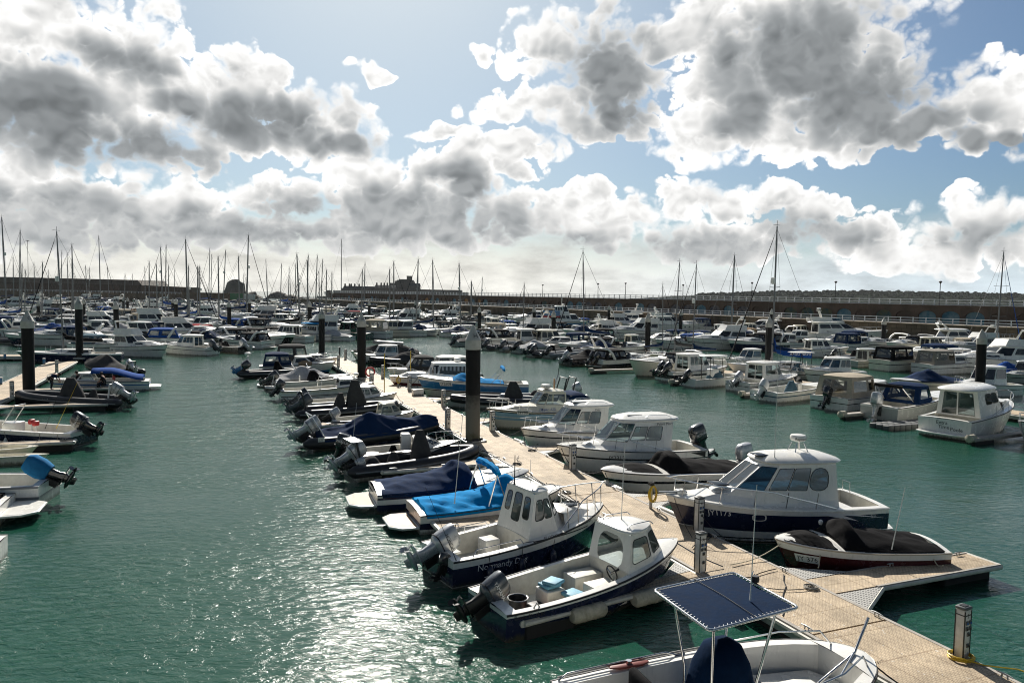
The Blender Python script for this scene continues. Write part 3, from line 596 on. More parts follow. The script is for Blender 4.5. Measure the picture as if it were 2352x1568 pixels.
railing('railing', 'white railing on top of the arched breakwater wall', yb-.3, U+.3, S0, xe, 2.2, 1.1, .09)
def lamp(p, z0, h, s=1., double=False, label='', rz=0., mast=False, grp=None):
    o = empty('street_lamp', p, rz, label, 'street lamp', grp); mb = MB(); mb.tube([(0,0,0),(0,0,.8),(0,0,h)], [.10*s,.075*s,.05*s], LAMPB, 6); mb.build('post', o)
    mb = MB()
    if double:
        for sd in (1, -1): mb.tube([(0,0,h-.2),(sd*.7*s,0,h)], .05*s, LAMPB, 5); mb.rbox((sd*.85*s, 0, h+.02), (.8*s, .35*s, .16*s), LAMPB, .05)
    elif mast: mb.lathe([(.3,h-.1),(1.1,h),(1.1,h+.22),(.3,h+.3)], LAMPB, 10)
    else: mb.lathe([(.06,h),(.22*s,h+.25*s),(.26*s,h+.32*s),(.2*s,h+.4*s),(.02,h+.42*s)], LAMPB, 10)
    mb.build('lamp_head', o); return o
LPX = [1437,1496,1560-.0,1633,1727,1918,2158]
names = ['leftmost lamp post on the breakwater, above plain arches','lamp post on the breakwater between the two short bare masts','thin breakwater lamp post just left of the tall mast pair','breakwater lamp post right of the twin masts','breakwater lamp post left of the blue boom yacht mast','breakwater lamp post right of the tallest mast over the hills','rightmost breakwater lamp post over the wooded hills']
for x, nm, hp in zip([1246,1373,1436,1568,1726,1918,2158], names, [655,652,651,655,650,648,648]):
    d = ray(('D', x, 690)); n = V((BD.y, -BD.x, 0)); base = BW+V((-BD.y, BD.x, 0))*(yb-2.2)
    # along-wall position seen at that bearing
    t = (base.x*d.y-base.y*d.x)/(BD.y*d.x-BD.x*d.y); P = base+BD*t; z = atY(('D', x, hp), P.y).z
    lamp((P.x, P.y, U-.1), U, z-U-.2, 1.3, label=nm, grp='breakwater lamp posts')
# quay wall with the long low fort on the left
lw = atY(('D', -60, 690), 470); rw = atY(('D', 422, 690), 452); wv_ = (rw-lw); wl = math.hypot(wv_.x, wv_.y); LH = math.atan2(wv_.y, wv_.x)
fw_ = empty('harbour_wall', (lw.x, lw.y, 0), LH, 'dark stone harbour wall with stepped top closing off the far left', 'harbour wall')
ztop = lambda px, y, Y: atY(('D', px, y), Y).z
mb = MB(); mb.box((wl/2, 0, 1.), (wl, 2, 8), GRAN); mb.build('wall', fw_, 0)
mb = MB(); mb.poly([(0,12,4),(wl*.985,12,4),(wl*.985,12,9.2),(wl*.80,12,9.9),(0,12,10.6)], CONC); mb.poly([(0,22,4),(wl*.985,22,4),(wl*.985,22,9.2),(wl*.80,22,9.9),(0,22,10.6)][::-1], CONC); mb.grid([[(0,12,10.6),(wl*.8,12,9.9),(wl*.985,12,9.2),(wl*.985,12,4)],[(0,22,10.6),(wl*.8,22,9.9),(wl*.985,22,9.2),(wl*.985,22,4)]], CONC); mb.build('parapet', fw_, 0)
fx = wl*.70
mb = MB(); mb.loft([[(-40,30,5),(fx,30,5),(fx,60,5),(-40,60,5)],[(-40,30,14.2),(fx*.92,30,13.4),(fx*.92,60,13.4),(-40,60,14.2)]], stone('fort_stone', (.17,.14,.11), (.10,.085,.07), 1.5, .6)); fo = mb.build('fort', None, 0, loc=(lw.x, lw.y, 0)); fo.rotation_euler = (0,0,LH); tag(fo, 'long low dark fort building behind the left harbour wall', 'fort')
mb = MB(); mb.box((wl/2, -.9, 5.6), (wl, .08, .09), RAILW); mb.box((wl/2, -.9, 6.1), (wl, .08, .09), RAILW)
for i in range(60): mb.box((i*wl/59, -.9, 5.6), (.12, .12, 1.2), RAILW)
o = mb.build('railing', None, 0, loc=(lw.x, lw.y, 0)); o.rotation_euler = (0,0,LH); tag(o, 'white railing along the far left harbour wall', 'railing')
# lower wall and pier buildings between fort and harbour mouth
pw = empty('pier_wall', atY(('D', 418, 690), 440).xy.to_3d(), 0, 'low crenellated pier wall left of the harbour mouth', 'pier wall'); e0 = atY(('D', 418, 690), 440); e1 = atY(('D', 590, 690), 440); wl2 = e1.x-e0.x
mb = MB(); mb.box((wl2/2, 0, 1.5), (wl2, 3, 7), GRAN); 
for i in range(14): mb.box((wl2*(i+.5)/16, 0, 5.6), (2.6, 1.2, 1.3), GRAN)
mb.build('wall', pw, 0)
mb = MB(); mb.box((wl2*.78, -4, 4.4), (8, 3, 3.6), mat('green_kiosk', (.03,.13,.06), .6)); mb.build('kiosk', None, 0, loc=pw.location); tag(bpy.data.objects['kiosk'], 'small green kiosk on the pier by the harbour mouth', 'kiosk')
mb = MB(); mb.box((wl2*.93, -4, 4.2), (6, 3, 3.2), mat('pale_container', (.45,.47,.47), .6)); o = mb.build('site_cabin', None, 0, loc=pw.location); tag(o, 'pale grey site cabin beside the green kiosk on the pier', 'cabin')
ROCK = mat('dark_rock', (.12,.105,.085), .95, var=.5, vs=.08, bump=.6, bs=.5)
def rocks(name, Y, keys, dep, label=None):
    mb = MB(); rows = [[], [], [], [], []]; n = 60; x0, x1 = keys[0][0], keys[-1][0]
    for i in range(n+1):
        px = lerp(x0, x1, i/n); d = ray(('D', px, 670)); X = d.x/d.y*Y; h = max(.2, CAM_H*0+curve(keys, px)+noise.noise(V((px*.11, Y, 1)))*1.3)
        for r_, (dy, k) in zip(rows, ((-dep, -1), (-dep*.7, .45), (-dep*.2, .9), (dep*.2, 1.), (dep, -1))): r_.append(V((X+noise.noise(V((px*.3, dy, 2)))*1.5, Y+dy, h*k if k > 0 else -2)))
    mb.grid(rows, ROCK); o = mb.build(name, None, 50); o['kind'] = 'structure'; return o
rocks('rock_islet_hill', 800, [(515,1),(519,12),(524,17),(532,19.5),(545,19.5),(557,16),(562,9),(568,1)], 9)
rocks('low_rocks', 760, [(560,1),(570,6),(585,7),(592,3),(602,1)], 8)
rocks('low_rocks', 820, [(612,1),(625,6),(640,8),(652,5),(668,4),(690,2),(730,1)], 8)
# harbour arm in front of the castle
mb = MB(); e0 = atY(('D', 655, 690), 430); e1 = atY(('D', 775, 690), 400); dv = e1-e0; mb.box((math.hypot(dv.x, dv.y)/2, 0, .6), (math.hypot(dv.x, dv.y), 4, 6.2), GRAN); o = mb.build('pier_head', None, 0, loc=(e0.x, e0.y, 0)); o.rotation_euler = (0,0,math.atan2(dv.y, dv.x)); tag(o, 'low dark pier head right of the harbour mouth', 'pier')
# castle on its rock
CST = stone('castle_stone', (.20,.175,.15), (.12,.105,.09), 1.3, .5); CSR = mat('castle_slate', (.05,.05,.05), .8)
CY_ = 900.; cx = lambda px: (px-CX)/FPX*CY_ ; KP = CY_/FPX
def cz(px, y): return atY(('D', px, y), CY_).z
c_ = empty('castle', (cx(920), CY_, 0), 0, 'dark castle on its rock island on the horizon', 'castle')
ox = cx(920)
def cbox(name, x0, x1, ytop, dy=0., dep=12, zb=2., gable=False, ch=()):
    mb = MB(); a, b = cx(x0)-ox, cx(x1)-ox; zt = cz((x0+x1)/2, ytop); mb.box(((a+b)/2, dy, (zb+zt)/2), (b-a, dep, zt-zb), CST)
    o = mb.build(name, c_, 0)
    if gable: m2 = MB(); m2.loft([[(a-.3,dy-dep/2-.4,zt),(b+.3,dy-dep/2-.4,zt),(b+.3,dy+dep/2+.4,zt),(a-.3,dy+dep/2+.4,zt)],[(a+.2,dy-.1,zt+3.2),(b-.2,dy-.1,zt+3.2),(b-.2,dy+.1,zt+3.2),(a+.2,dy+.1,zt+3.2)]], CSR); m2.build('roof', o, 0)
    for k in ch:
        m2 = MB(); xx = cx(k)-ox; m2.box((xx, dy, zt+3.4), (1.7, 1.4, 4.2), CST); m2.box((xx, dy, zt+5.7), (1.2, .9, .7), CSR); m2.build('chimney', o, 0)
    return o
cbox('wall', 758, 830, 667, -18, 6); cbox('wall', 828, 1075, 669, -20, 6); cbox('wall', 790, 1060, 664, -8, 20)
cbox('barracks', 790, 834, 663, -4, 9, gable=True, ch=(793,803,807,815,825)); cbox('barracks', 834, 872, 664, -2, 8, gable=True); cbox('barracks', 862, 910, 661, -6, 10, gable=True, ch=(866,876,883,890,897))
cbox('barracks', 940, 965, 657, -8, 9, gable=True); cbox('barracks', 978, 1010, 669, -10, 9); cbox('barracks', 1020, 1052, 668, -6, 9)
mb = MB(); rr = []
for z_, k in ((1, 1.), (8, .86), (16, .62), (24, .42)):
    rr.append([V((cx(925)-ox+k*24*math.cos(a)*(1+.18*noise.noise(V((a*2, z_, 3)))), 14+k*18*math.sin(a), z_)) for a in [i*math.pi/9 for i in range(18)]])
mb.loft(rr, ROCK); mb.build('castle_rock', c_, 0)
cbox('keep', 895, 952, 650, 12, 18, 8); cbox('keep', 904, 946, 645, 12, 14, 14); cbox('keep', 913, 939, 641, 12, 12, 18); cbox('keep', 930, 941, 633, 12, 7, 22); cbox('keep', 928, 943, 634, 12, 7.6, 28.4)
mb = MB(); rr = [[V((sx_*(cx(1085)-cx(750))/2*1.0+(cx(917)-ox), yy, z_)) for sx_, yy in ((-1.02,-40),(1.02,-40),(1.06,40),(-1.06,40))] for z_ in (-2, 3)]; mb.loft(rr, ROCK); mb.build('castle_rock', c_, 0)
# lighting masts and lamps over the left wall
for x, yb_, yt, dbl, ms, nm in ((66,690,553,False,True,'tall floodlight mast rising behind the far left wall'),(101,690,640,True,False,'twin-headed lamp post left of the near tall mast, over the left wall'),(299,690,646,True,False,'twin-headed lamp post over the left wall right of the leaning mast')):
    P = atY(('D', x, yb_), 480); z = atY(('D', x, yt), 480).z; lamp((P.x, P.y, 4.2), 0, z-4.2, 2.2, dbl, nm, 0, ms)

# sea air
hz_ = bpy.data.materials.new('sea_air'); hz_.use_nodes = True; hz_.cycles.volume_sampling = 'EQUIANGULAR'; hz_.cycles.homogeneous_volume = True; n_ = hz_.node_tree; n_.nodes.remove(n_.nodes['Principled BSDF']); pv = nd(n_, 'ShaderNodeVolumePrincipled'); pv.inputs['Color'].default_value = (.92,.96,1,1); pv.inputs['Density'].default_value = HAZE_D; pv.inputs['Anisotropy'].default_value = .2; n_.links.new(pv.outputs[0], n_.nodes['Material Output'].inputs['Volume'])
mb = MB(); mb.loft([[(-2600,-60,-5),(2600,-60,-5),(2600,2400,-5),(-2600,2400,-5)],[(-2600,-60,48),(2600,-60,48),(2600,2400,48),(-2600,2400,48)]], hz_); o = mb.build('haze', None, 0); tag(o, 'thin sea haze over the harbour', 'haze', kind='stuff')

# ------------------------------------------------------------------ pontoons
def deck_mat():
    m = bpy.data.materials.new('pontoon_decking'); m.use_nodes = True; n_ = m.node_tree; K = n_.links.new; b = n_.nodes['Principled BSDF']; b.inputs['Roughness'].default_value = .75; b.inputs['Specular IOR Level'].default_value = .3
    t = nd(n_, 'ShaderNodeTexCoord'); br_ = nd(n_, 'ShaderNodeTexBrick', i_Scale=1., offset=.5); br_.inputs['Brick Width'].default_value = .11; br_.inputs['Row Height'].default_value = .055; br_.inputs['Mortar Size'].default_value = .011; br_.inputs['Mortar Smooth'].default_value = .3
    br_.inputs['Color1'].default_value = (.66,.535,.365,1); br_.inputs['Color2'].default_value = (.54,.43,.29,1); br_.inputs['Mortar'].default_value = (.36,.28,.2,1); K(t.outputs['Object'], br_.inputs['Vector'])
    p2 = nd(n_, 'ShaderNodeTexBrick', i_Scale=1., offset=0.); p2.inputs['Brick Width'].default_value = 1.2; p2.inputs['Row Height'].default_value = .6; p2.inputs['Mortar Size'].default_value = .012; p2.inputs['Color1'].default_value = (1,1,1,1); p2.inputs['Color2'].default_value = (.86,.86,.86,1); p2.inputs['Mortar'].default_value = (.55,.5,.45,1); K(t.outputs['Object'], p2.inputs['Vector'])
    nz = nd(n_, 'ShaderNodeTexNoise', i_Scale=.9, i_Detail=6., i_Roughness=.7); K(t.outputs['Object'], nz.inputs['Vector']); rp = nd(n_, 'ShaderNodeMapRange', i_1=.32, i_2=.62, i_3=.62, i_4=1.12); K(nz.outputs['Fac'], rp.inputs[0])
    a = nd(n_, 'ShaderNodeMix', data_type='RGBA', blend_type='MULTIPLY'); a.inputs[0].default_value = 1; K(br_.outputs['Color'], a.inputs[6]); K(p2.outputs['Color'], a.inputs[7])
    c = nd(n_, 'ShaderNodeVectorMath', operation='SCALE'); K(a.outputs[2], c.inputs[0]); K(rp.outputs[0], c.inputs['Scale']); 
    s1 = nd(n_, 'ShaderNodeTexNoise', i_Scale=2.2, i_Detail=4., i_Roughness=.6); s2 = nd(n_, 'ShaderNodeTexNoise', i_Scale=9., i_Detail=2.); K(t.outputs['Object'], s1.inputs['Vector']); K(t.outputs['Object'], s2.inputs['Vector'])
    r1 = nd(n_, 'ShaderNodeMapRange', i_1=.60, i_2=.70, i_4=.5); r2 = nd(n_, 'ShaderNodeMapRange', i_1=.70, i_2=.73, i_4=.8); K(s1.outputs['Fac'], r1.inputs[0]); K(s2.outputs['Fac'], r2.inputs[0])
    m1 = nd(n_, 'ShaderNodeMix', data_type='RGBA'); K(r1.outputs[0], m1.inputs[0]); K(c.outputs[0], m1.inputs[6]); m1.inputs[7].default_value = (.20,.16,.115,1); m2 = nd(n_, 'ShaderNodeMix', data_type='RGBA'); K(r2.outputs[0], m2.inputs[0]); K(m1.outputs[2], m2.inputs[6]); m2.inputs[7].default_value = (.62,.6,.55,1); K(m2.outputs[2], b.inputs['Base Color'])
    bp = nd(n_, 'ShaderNodeBump', i_Strength=.35, i_Distance=.01); K(br_.outputs['Fac'], bp.inputs['Height']); bp.invert = True; K(bp.outputs[0], b.inputs['Normal']); return m
DECK = deck_mat()
EDGE = mat('pontoon_edge_timber', (.36,.33,.29), .7, var=.3, vs=4.); GALV = mat('galvanised_steel', (.38,.39,.39), .45, .7, var=.2, vs=8.); FEND = mat('white_edge_fender', (.55,.53,.47), .55, var=.3, vs=3., dirt=(.2,.19,.1))
PERF = bpy.data.materials.new('perforated_steel'); PERF.use_nodes = True
_n = PERF.node_tree; _b = _n.nodes['Principled BSDF']; _t = nd(_n, 'ShaderNodeTexCoord'); _v = nd(_n, 'ShaderNodeTexVoronoi', i_Scale=11., i_Randomness=0.); _n.links.new(_t.outputs['Object'], _v.inputs['Vector']); _r = nd(_n, 'ShaderNodeValToRGB'); _r.color_ramp.elements[0].position = .27; _r.color_ramp.elements[0].color = (.03,.03,.028,1); _r.color_ramp.elements[1].position = .33; _r.color_ramp.elements[1].color = (.42,.41,.38,1); _n.links.new(_v.outputs['Distance'], _r.inputs[0]); _n.links.new(_r.outputs[0], _b.inputs['Base Color']); _b.inputs['Roughness'].default_value = .6
HA = R(22.5); UH = V((-math.sin(HA), math.cos(HA), 0)); VH = V((math.cos(HA), math.sin(HA), 0)); OH = V((14.92, 0, 0)); DZ = .5
def hs(P): d = V((P.x, P.y, 0))-OH; return d.dot(UH), d.dot(VH)
def cleat(mb, x, y, z, rz=0.):
    M = Matrix.Translation((x, y, z))@Matrix.Rotation(rz, 4, 'Z'); c = MB(); c.tube([(-.17,0,.075),(-.06,0,.085),(.06,0,.085),(.17,0,.075)], [.012,.02,.02,.012], GALV, 6)
    for k in (-.05, .05): c.tube([(k*1.3,0,0),(k,0,.085)], .018, GALV, 5)
    mb.add(c, M)
def pontoon(name, label, O, ang, s0, s1, w, cl=(), deck=DECK, seg=12., grp=None):   # local x along, y to the left
    r_ = empty(name, O, ang, label, 'pontoon', grp); n = max(1, int((s1-s0)/seg+.5)); h = w/2
    for i in range(n):
        a, b = lerp(s0, s1, i/n)+.03, lerp(s0, s1, (i+1)/n)-.03
        mb = MB(); mb.box(((a+b)/2, 0, DZ-.04), (b-a, w-.1, .08), deck); mb.build('deck', r_, 0)
        mb = MB()
        for k in range(int((b-a)/3)): 
            x = a+1.5+k*3; mb.rbox((x, 0, .08), (2.3, w-.3, .62), GRIME, .06)
        mb.build('float', r_, 0)
    mb = MB()
    for sd in (1, -1):
        mb.box(((s0+s1)/2, sd*(h-.03), DZ-.06), (s1-s0, .1, .14), EDGE); mb.tube([(s0, sd*(h+.05), DZ-.08), (s1, sd*(h+.05), DZ-.08)], .055, FEND, 6); mb.box(((s0+s1)/2, sd*(h-.06), DZ-.22), (s1-s0, .06, .2), GALV)
    mb.build('edge_rail', r_, 40)
    for (s, sd) in cl:
        mb = MB(); cleat(mb, s, sd*(h-.13), DZ+.012); mb.build('cleat', r_, 40)
    return r_
H0 = OH
cls = [(s, sd) for s in [9.2+3.1*k for k in range(26)] for sd in (1, -1)]
pontoon('pontoon', 'long beige main pontoon running away between the two rows of boats', (OH.x, OH.y, 0), R(90)+HA, 6., 92., 2.42, cls)
def Hw(s, o, z=0.): p = OH+UH*s+VH*o; return V((p.x, p.y, z))
def finger(label, root, ang, ln, w=.85, gus=1.1, deck=DECK, floats=(), end=True, flsz=(1.9,.62), grp='finger pontoons'):   # local x outwards
    r_ = empty('finger_pontoon', (root.x, root.y, 0), ang, label, 'finger pontoon', grp); h = w/2
    mb = MB(); mb.box((ln/2, 0, DZ-.07), (ln-.06, w-.06, .06), deck); mb.build('deck', r_, 0)
    mb = MB()
    for sd in (1, -1):
        mb.box((gus*.9+(ln-gus*.9)/2, sd*h, DZ-.1), (ln-gus*.9, .07, .16), EDGE); mb.tube([(gus*.9, sd*(h+.05), DZ-.1), (ln, sd*(h+.05), DZ-.1)], .06, FEND, 7)
        mb.tube([(0, sd*(h+gus*.62), DZ-.1), (gus, sd*(h+.05), DZ-.1)], .06, FEND, 6)
    mb.tube([(ln+.02, y, DZ-.1) for y in (-h-.03, 0, h+.03)], .09, FEND, 7); mb.build('edge_fender', r_, 40)
    for sd in (1, -1):
        mb = MB(); t = [(.02, sd*(h+.02), DZ-.045), (.02, sd*(h+gus*.6), DZ-.045), (gus, sd*(h+.02), DZ-.045)]; b = [(a, c, DZ-.1) for a, c, d in t]
        if sd > 0: mb.loft([b[::-1], t[::-1]], PERF)
        else: mb.loft([b, t], PERF)
        mb.build('gusset', r_, 0)
    if end: mb = MB(); mb.rbox((ln-flsz[0]/2-.05, 0, .02), (flsz[0], flsz[1], .62), GRIME, .06); mb.build('float', r_, 0)
    for (x, y) in floats:
        mb = MB(); mb.lathe([(.02,-.52),(.14,-.5),(.19,-.42),(.19,-.2),(.2,-.19),(.2,-.16),(.19,-.15),(.19,.15),(.2,.16),(.2,.19),(.19,.2),(.19,.42),(.14,.5),(.02,.52)], FOAM, 14, (x, y, .33), Matrix.Rotation(R(90), 3, 'Y')); mb.build('fender_float', r_, 35)
    for x in (ln-.45, ln*.5): mb = MB(); cleat(mb, x, h-.08, DZ-.03); mb.build('cleat', r_, 40)
    return r_
def fing_at(label, p, side, ln=6.3, **k):     # p: root centre as seen at deck level
    s, o = hs(at(p, DZ)); return finger(label, Hw(s, 1.23*side), HA if side > 0 else HA+math.pi, ln, **k)
fing_at('wide beige finger pontoon beside the red speedboat', ('U6', 1180, 1150), 1, 6.35, w=1.05, gus=1.7)
_p = at(('U4', 2290, 775), DZ)+V((.25,.16,0)); finger('narrow finger pontoon with two dirty white fender floats beside the cuddy fishing boat', _p, R(-148.), 6.1, w=.42, gus=1.3, floats=((2.35,.33),(4.3,.33)), flsz=(1.4,.5))
fing_at('finger pontoon between the second and third white hardtop cruisers', ('U7', 1000, 800), 1, 5.6)
fing_at('finger pontoon under the bow of the black-covered bowrider', ('U4', 1960, 250), 1, 5.6)
fing_at('finger pontoon beside the pale blue cabin boat', ('U7', 600, 590), 1, 6.5)
fing_at('finger pontoon between the bright blue covered boat and the pilothouse boat', ('U4', 1500, 330), -1, 5.5)
fing_at('finger pontoon between the small cuddy dory and the navy covered inflatable', ('U2', 1690, 835), -1, 6.4)
fing_at('finger pontoon behind the navy covered sports boat', ('U3', 1640, 500), -1, 5.5)
fing_at('finger pontoon beside the blue and white sports boat', ('U2', 1490, 545), 1, 6.)
fing_at('finger pontoon before the black inflatable with its tall grey cover', ('U2', 1680, 660), 1, 6.)

# left pontoon and its fingers
GA = R(24.5); gl_, gr_ = at(('U1', 0, 505), DZ), at(('U1', 470, 255), DZ); gd = (gr_-gl_); GH = math.atan2(gd.y, gd.x); ga = V((math.cos(GH), math.sin(GH), 0)); gn = V((-ga.y, ga.x, 0))
gO = gl_+gn*1.2
pontoon('pontoon', 'beige pontoon at the left edge with the near black pile standing in it', (gO.x, gO.y, 0), GH, -22, 30, 2.4, [(s, sd) for s in range(-12, 22, 4) for sd in (1, -1)])
def Gw(s, o): return gO+ga*s-gn*o
p1, p2 = at(('T1', 0, 1330), DZ), at(('T1', 560, 1330), DZ); d = p2-p1
pontoon('pontoon', 'short beige cross pontoon behind the near left pile', (p1.x-12, p1.y, 0), math.atan2(d.y, d.x), 0, 12+d.length*.72, 2.2)
GHD = GH-R(90)
def gfe(label, pe, **k): E_ = at(pe, DZ-.1)-gO; s = E_.dot(ga); finger(label, Gw(s, 1.22), GHD, -E_.dot(gn)-1.22, **k)
def gfing(label, p, ln, **k): P = at(p, DZ); s = (P-gO).dot(ga); finger(label, Gw(s, 1.22), GHD, ln, **k)
gfe('finger pontoon under the dark inflatable on the left pontoon', ('U1', 840, 520), w=.6)
gfe('finger pontoon in front of the dark open boat with white fenders', ('U1', 580, 815), w=.6)
gfing('finger pontoon with a man bending over it', ('U1', 330, 400), 5.5)

# other pontoons further off
def pont_px(label, a, b, w=2.2, z=DZ, grp='distant pontoons'):
    A, B_ = at(a, z), at(b, z); d = B_-A; return pontoon('pontoon', label, (A.x, A.y, 0), math.atan2(d.y, d.x), 0, d.length, w, seg=14, grp=grp)
pont_px('pontoon behind the sterns of the right-hand outboard boats', ('D', 1030, 764), ('D', 2440, 962), 2.2)
pont_px('pontoon in front of the boats with grey canvas tents on the right', ('T3', 1700, 905), ('T5', 1700, 985), 2.0)
pont_px('short pale pontoon at far left edge below the pale cruisers', ('T1', -60, 1100), ('T1', 470, 1125), 1.8)
pont_px('pontoon under the cruiser row left of the open water', ('T1', 480, 1090), ('T2', 330, 970), 1.8)

# ------------------------------------------------------------------ piles
PBLK = mat('black_pile_sleeve', (.006,.006,.006), .6, var=.3, vs=1.5, dirt=(.02,.018,.015), spec=.25); PCAP = mat('white_pile_cap', (.45,.44,.40), .5, dirt=(.25,.22,.16), var=.35)
def pile_low():
    m = bpy.data.materials.new('weathered_pile'); m.use_nodes = True; n_ = m.node_tree; K = n_.links.new; b = n_.nodes['Principled BSDF']; b.inputs['Roughness'].default_value = .8
    t = nd(n_, 'ShaderNodeTexCoord'); s = nd(n_, 'ShaderNodeSeparateXYZ'); K(t.outputs['Object'], s.inputs[0]); nz = nd(n_, 'ShaderNodeTexNoise', i_Scale=3., i_Detail=6., i_Roughness=.7); K(t.outputs['Object'], nz.inputs['Vector'])
    a = nd(n_, 'ShaderNodeMath', operation='MULTIPLY_ADD'); K(nz.outputs['Fac'], a.inputs[0]); a.inputs[1].default_value = 1.6; K(s.outputs[2], a.inputs[2]); rp = nd(n_, 'ShaderNodeValToRGB'); mr_ = nd(n_, 'ShaderNodeMapRange', i_1=.3, i_2=4.6); K(a.outputs[0], mr_.inputs[0]); K(mr_.outputs[0], rp.inputs[0])
    e = rp.color_ramp.elements; e[0].position = .0; e[0].color = (.02,.025,.01,1); e[1].position = 1.; e[1].color = (.012,.012,.012,1)
    for p_, c in ((.22,(.06,.06,.015)),(.36,(.15,.14,.11)),(.62,(.13,.125,.105)),(.8,(.03,.028,.025))): x = e.new(p_); x.color = c+(1,)
    K(rp.outputs[0], b.inputs['Base Color']); return m
PLOW = pile_low()
def pile(label, tip, base, zb=.3, r=.36, letter=None, bpx=None):
    P = at(base, zb); z = atY(tip, P.y).z; tx = atY(tip, P.y).x; z = min(9.5, max(4.8, z))
    o = empty('mooring_pile', (P.x, P.y, 0), 0, label, 'pile', 'mooring piles'); hc = r*2.1; n = 20
    mb = MB(); mb.lathe([(r,-3),(r,.0),(r,1.2),(r,2.9)], PLOW if 'mossy' in label else PBLK, n); mb.lathe([(r*1.02,2.9),(r*1.02,z-hc-.3)], PBLK, n); mb.build('shaft', o, 40)
    mb = MB(); mb.lathe([(r*1.02,z-hc-.5),(r*1.1,z-hc-.48),(r*1.1,z-hc),(r*1.06,z-hc+.02),(r*.12,z-.05),(.02,z)], PCAP, n)
    if letter:
        for k in (1,):
            az_ = math.atan2(-P.y, -P.x)+k*R(20); w = text_w(letter, .36)
            text_on(mb, letter, .36, INK, lambda x, y, az_=az_: (lambda zz, rr, aa: (rr*math.cos(aa), rr*math.sin(aa), zz))(z-hc+.12+y*.8, lerp(r*1.06, r*.12, (.12+y*.8)/hc)+.03, az_+(x-w/2)/(r*.9)))
    if zb > .4:
        g = MB(); a_ = HA
        for k in range(4):
            M = Matrix.Rotation(a_+k*math.pi/2, 4, 'Z'); t_ = MB(); t_.box((r+.14, 0, .5), (.1, 2*r+.38, .16), GALV); t_.tube([(r+.06, -.18, .6), (r+.06, .18, .6)], .07, RUBB, 8); g.add(t_, M)
        g.build('guide_frame', o, 40)
    mb.build('cap', o, 30); o.rotation_euler = ((0, max(-.03, min(.03, (tx-P.x)/z)), 0)); return o
for a in [
 ('near black pile with white cone cap in the left pontoon', ('D',62,711), ('D',67,903), .5, .38, 'G'),
 ('second black pile from the left pontoon, behind the grey-covered inflatable', ('D',180,683), ('D',183,822), .5, .36, 'G'),
 ('black pile between the wheelhouse cruisers on the left', ('D',266,690), ('D',268,783), .3, .36),
 ('far black pile above the white outboard cabin boat at left', ('D',404,684), ('D',405,752), .3),
 ('black pile behind the white cruisers left of the open channel', ('D',526,690), ('D',527,760), .3),
 ('small far black pile right of the domed rock islet', ('D',573,685), ('D',573,738), .3),
 ('black pile close beside a thinner one, left of the pontoon end', ('D',711,690), ('D',712,762), .3),
 ('black pile rising from the far end of the main pontoon', ('D',739,708), ('D',739,812), .5, .36, 'H'),
 ('black pile standing half way along the main pontoon', ('D',830,717), ('D',831,868), .5, .37, 'H'),
 ('slim far black pile right of the pontoon pile', ('D',848,690), ('D',848,742), .3),
 ('nearest black pile with white cap lettered H and mossy grey foot', ('D',1087,745), ('D',1086,1012), .5, .37, 'H'),
 ('tall black pile behind the cruiser named on its white stern at right', ('D',2256,755), ('D',2250,905), .5, .37),
 ('black pile in front of the tallest mast at right', ('D',1768,725), ('D',1764,848), .5, .36),
 ('black pile right of centre behind the black arch cruiser', ('D',1489,718), ('D',1487,812), .4, .36),
 ('black pile left of the passenger boat', ('D',1272,711), ('D',1271,786), .4),
 ('black pile beside the sailing mast near the white harbour boats', ('D',1227,703), ('D',1227,760), .3),
 ('far black pile straight above the H pile', ('D',1101,703), ('D',1101,765), .3),
 ('far black pile right of the passenger boat near the quay', ('D',1564,710), ('D',1563,770), .3),
 ('black pile between the big motor yachts at right', ('D',2031,728), ('D',2029,800), .3, .36),
 ('far black pile by the white yacht under the breakwater', ('D',1399,700), ('D',1398,752), .3),
 ('far black pile at the foot of the breakwater, left of the H pile', ('D',1036,693), ('D',1036,730), .3),
 ('paired thin far pile beside another, left of the H pile', ('D',1046,696), ('D',1046,734), .3),
 ('far black pile left of the double mast yacht', ('D',955,690), ('D',955,738), .3),
 ('far black pile under the floodlight mast at left', ('D',88,690), ('D',88,735), .3),
 ('far black pile behind the second left pile', ('D',192,684), ('D',192,745), .3),
 ('far black pile below the stepped left wall', ('D',284,681), ('D',284,724), .3),
 ('thin far pile below the end of the low fort', ('D',293,682), ('D',293,724), .3),
 ('far black pile under the twin masts left of the islet', ('D',397,684), ('D',397,735), .3),
 ('far black pile in line with the castle', ('D',895,690), ('D',895,724), .3),
 ('black pile almost behind the boom of the tallest mast', ('D',1773,708), ('D',1771,775), .3, .34)]:
    pile(*a)

